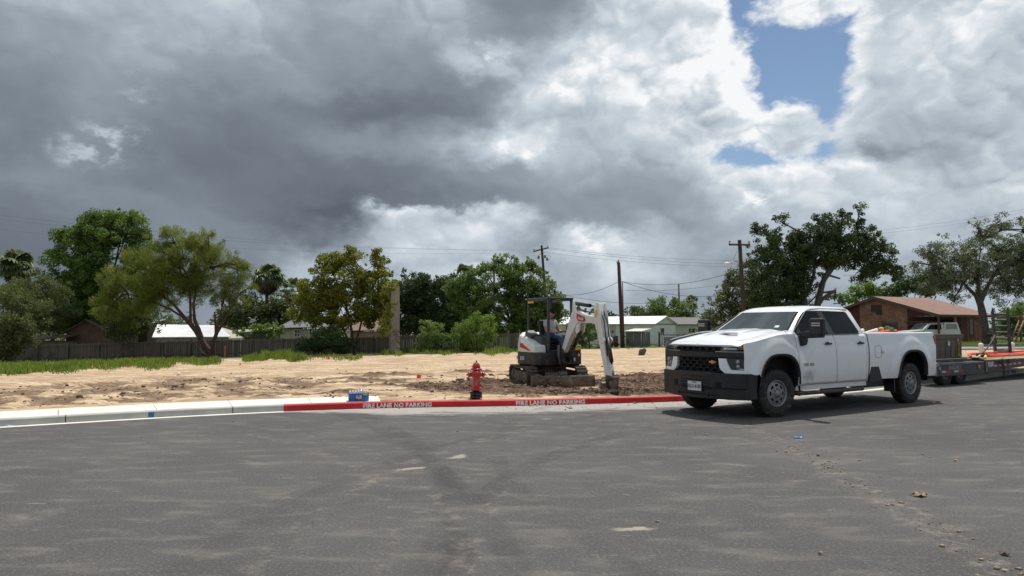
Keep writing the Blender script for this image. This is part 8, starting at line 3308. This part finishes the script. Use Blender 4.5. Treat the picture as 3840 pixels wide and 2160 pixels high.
# ---------------------------------------------------------------- poles and wires
def build_poles():
    pw = mat('pole_wood', (.050, .034, .028), .9, var=.35, scale=3, bump=.4)
    pg = mat('pole_grey', (.19, .165, .145), .9, var=.3, scale=3)
    ins = mat('insulator', (.20, .19, .19), .3)
    met = mat('galvanised_tube', (.40, .41, .41), .5, metal=.5)
    tops = {}
    def pole(key, label, Y, top, bot, r, m_, arm=None, extra=None):
        a = at(top[0], top[1], Y)
        bb = at(bot[0], bot[1], Y)
        k = (g(bb.x, Y) - a.z) / (bb.z - a.z)
        base = a + (bb - a) * k
        base.z = g(base.x, Y)
        T = empty('utility_pole', base); tag(T, label, 'utility pole', 'wooden utility poles beyond the lot')
        d = a - base
        mb = MB(); mb.tube([-d * .02, d * .5, d], [r * 1.15, r, r * .82], 10)
        mb.build('pole_shaft', m_, T)
        tops[key] = (base, d)
        if arm:
            (x0, y0), (x1, y1) = arm
            p, q = at(x0, y0, Y - .12) - base, at(x1, y1, Y - .12) - base
            mb = MB()
            dd = (q - p).normalized()
            mb.tube([p, q], .075, 4, smooth=False)
            c_ = mb.build('crossarm', m_, T)
            mb = MB()
            for f in (.04, .96):
                pp = p.lerp(q, f)
                mb.lathe([(.03, 0), (.03, .10), (.07, .13), (.07, .18), (.05, .22), (.001, .24)], 10, M=Matrix.Translation(pp + Vector((0, 0, .05))), caps=False)
            mb.build('insulator', ins, c_)
        if extra:
            extra(T, base, d)
        return T
    def ex1(T, base, d):
        Y = 75
        mb = MB()
        for (px, py) in ((2044, 962), (2020, 965), (2052, 972)):
            p = at(px, py, Y - .3) - base
            mb.lathe([(.10, -.16), (.12, 0), (.10, .16)], 10, M=Matrix.Translation(p))
        p = at(2058, 966, Y - .3) - base
        mb.tube([p + Vector((math.cos(t) * .22, 0, math.sin(t) * .2)) for t in np.linspace(0, 5.5, 12)], .02, 5)
        mb.build('pole_fittings', ins, T)
        mb = MB(); mb.tube([at(2033, 945, Y - .2) - base, at(2022, 955, Y - .2) - base, at(2014, 966, Y - .2) - base], .02, 5); mb.build('jumper_cable', dark_metal, T)
    pole('A', 'dark pole with a tilted crossarm rising behind the excavator canopy', 75, (2031, 920), (2046, 1115), .15, pw, ((2000, 943), (2057, 929)), ex1)
    pole('B', 'short dark pole top poking out of the broad leafy tree', 84, (1852, 957), (1853, 1060), .16, pg)
    def ex3(T, base, d):
        mb = MB(); mb.lathe([(.05, 0), (.05, .22), (.001, .25)], 8, M=Matrix.Translation(d)); mb.lathe([(.05, 0), (.06, .2)], 8, M=Matrix.Translation(d + Vector((-.12, 0, -.1))))
        mb.build('insulator', ins, T)
    pole('C', 'leaning brown pole beside the wire kennel, with a thin pipe at its side', 60.5, (2320, 984), (2335, 1296), .165, pw, None, ex3)
    b3, d3 = tops['C']
    # slim stub pole beside it
    a = at(2334, 1055, 61.2); bb = at(2341, 1290, 61.2); bb.z = g(bb.x, 61.2)
    mb = MB(); mb.tube([Vector((0, 0, 0)), a - bb], .05, 8); o = mb.build('service_pole', pg, None); o.location = bb
    tag(o, 'thin grey service pole just right of the leaning brown pole', 'pole')
    p0 = at(2350, 1270, 60.4); p1 = on_ground(2362, 1298)
    mb = MB(); mb.tube([Vector((0, 0, 0)), p0 - p1], .06, 6); o = mb.build('leaning_plank', pw, None); o.location = p1
    tag(o, 'dark plank leaning at the foot of the brown pole', 'plank')
    pole('D', 'distant pale pole behind the white house gable', 118, (2545, 1065), (2547, 1135), .17, pg)
    def ex5(T, base, d):
        Y = 52
        mb = MB()
        p, q = at(2776, 985, Y) - base, at(2740, 985, Y - 1.2) - base
        mb.tube([p, p.lerp(q, .6) + Vector((0, 0, .12)), q], .03, 6)
        mb.build('lamp_arm', met, T)
        mb = MB(); mb.lathe([(.001, -.10), (.16, -.07), (.22, 0), (.17, .07), (.05, .10), (.001, .10)], 16, M=Matrix.Translation(at(2727, 988, Y - 1.5) - base) @ Matrix.Diagonal((1.3, 1, .9, 1)), caps=False)
        mb.build('lamp_head', mat('lamp_white', (.66, .67, .66), .4), T)
        mb = MB(); mb.tube([at(2771, 925, Y) - base, at(2749, 975, Y - .6) - base], .012, 5); mb.build('brace_wire', dark_metal, T)
    pole('E', 'tall dark pole with crossarm and street lamp at the left of the big oak', 52, (2773, 900), (2791, 1195), .16, pw, ((2733, 917), (2812, 918)), ex5)
    # wires
    wm = mat('wire_dark', (.045, .048, .052), .6)
    def wire(pts, r, label, sag=0.0):
        """pts: [(px,py,Y)...]"""
        P = [at(*q) for q in pts]
        if len(P) == 2:
            a, b = P
            P = [a.lerp(b, i / 24) - Vector((0, 0, sag * 4 * (i / 24) * (1 - i / 24))) for i in range(25)]
        mb = MB(); mb.tube([p - P[0] for p in P], r, 4, caps=False)
        o = mb.build('overhead_wire', wm, None); o.location = P[0]
        tag(o, label, 'wire', 'overhead wires')
    wire([(2000, 941, 75), (-60, 800, 60)], .006, 'topmost wire running left from the tilted crossarm', .75)
    wire([(2030, 934, 75), (-60, 815, 60)], .006, 'second wire running left from the tilted crossarm', .9)
    wire([(2057, 945, 75), (-60, 855, 60)], .006, 'third wire running left below the other two', .9)
    wire([(2040, 926, 75), (3000, 975, 78)], .011, 'upper wire from the tilted crossarm to the big oak', .55)
    wire([(2057, 932, 75), (3000, 988, 78)], .011, 'middle wire from the tilted crossarm to the big oak', .6)
    wire([(2035, 945, 75), (3000, 1000, 78)], .011, 'lower wire from the tilted crossarm to the big oak', .55)
    wire([(2320, 1056, 60.5), (2118, 1106, 64)], .018, 'sagging cable from the leaning pole down to the left tree', .35)
    wire([(2334, 1056, 61), (2800, 1000, 58)], .020, 'sagging cable from the leaning pole up towards the lamp pole', .75)
    wire([(2334, 1056, 61), (2740, 1103, 70)], .020, 'drooping cable from the leaning pole to the scrub tree', .65)
    wire([(2343, 1088, 90), (2760, 1056, 90)], .020, 'level cable passing the distant pale pole', .45)
    wire([(2100, 1104, 66), (2480, 1136, 80)], .018, 'lowest cable passing behind the leaning pole', .35)
    wire([(3200, 872, 70), (4000, 752, 62)], .007, 'upper of two wires at the upper right, beyond the oak', .35)
    wire([(3200, 884, 70), (4000, 764, 62)], .007, 'lower of two wires at the upper right, beyond the oak', .35)
    wire([(3160, 1032, 80), (3480, 1018, 80)], .020, 'short cable seen through the gap right of the oak', .1)
    wire([(760, 988, 63), (960, 992, 66)], .012, 'thin bright cable beside the feathery tree', .05)


build_poles()
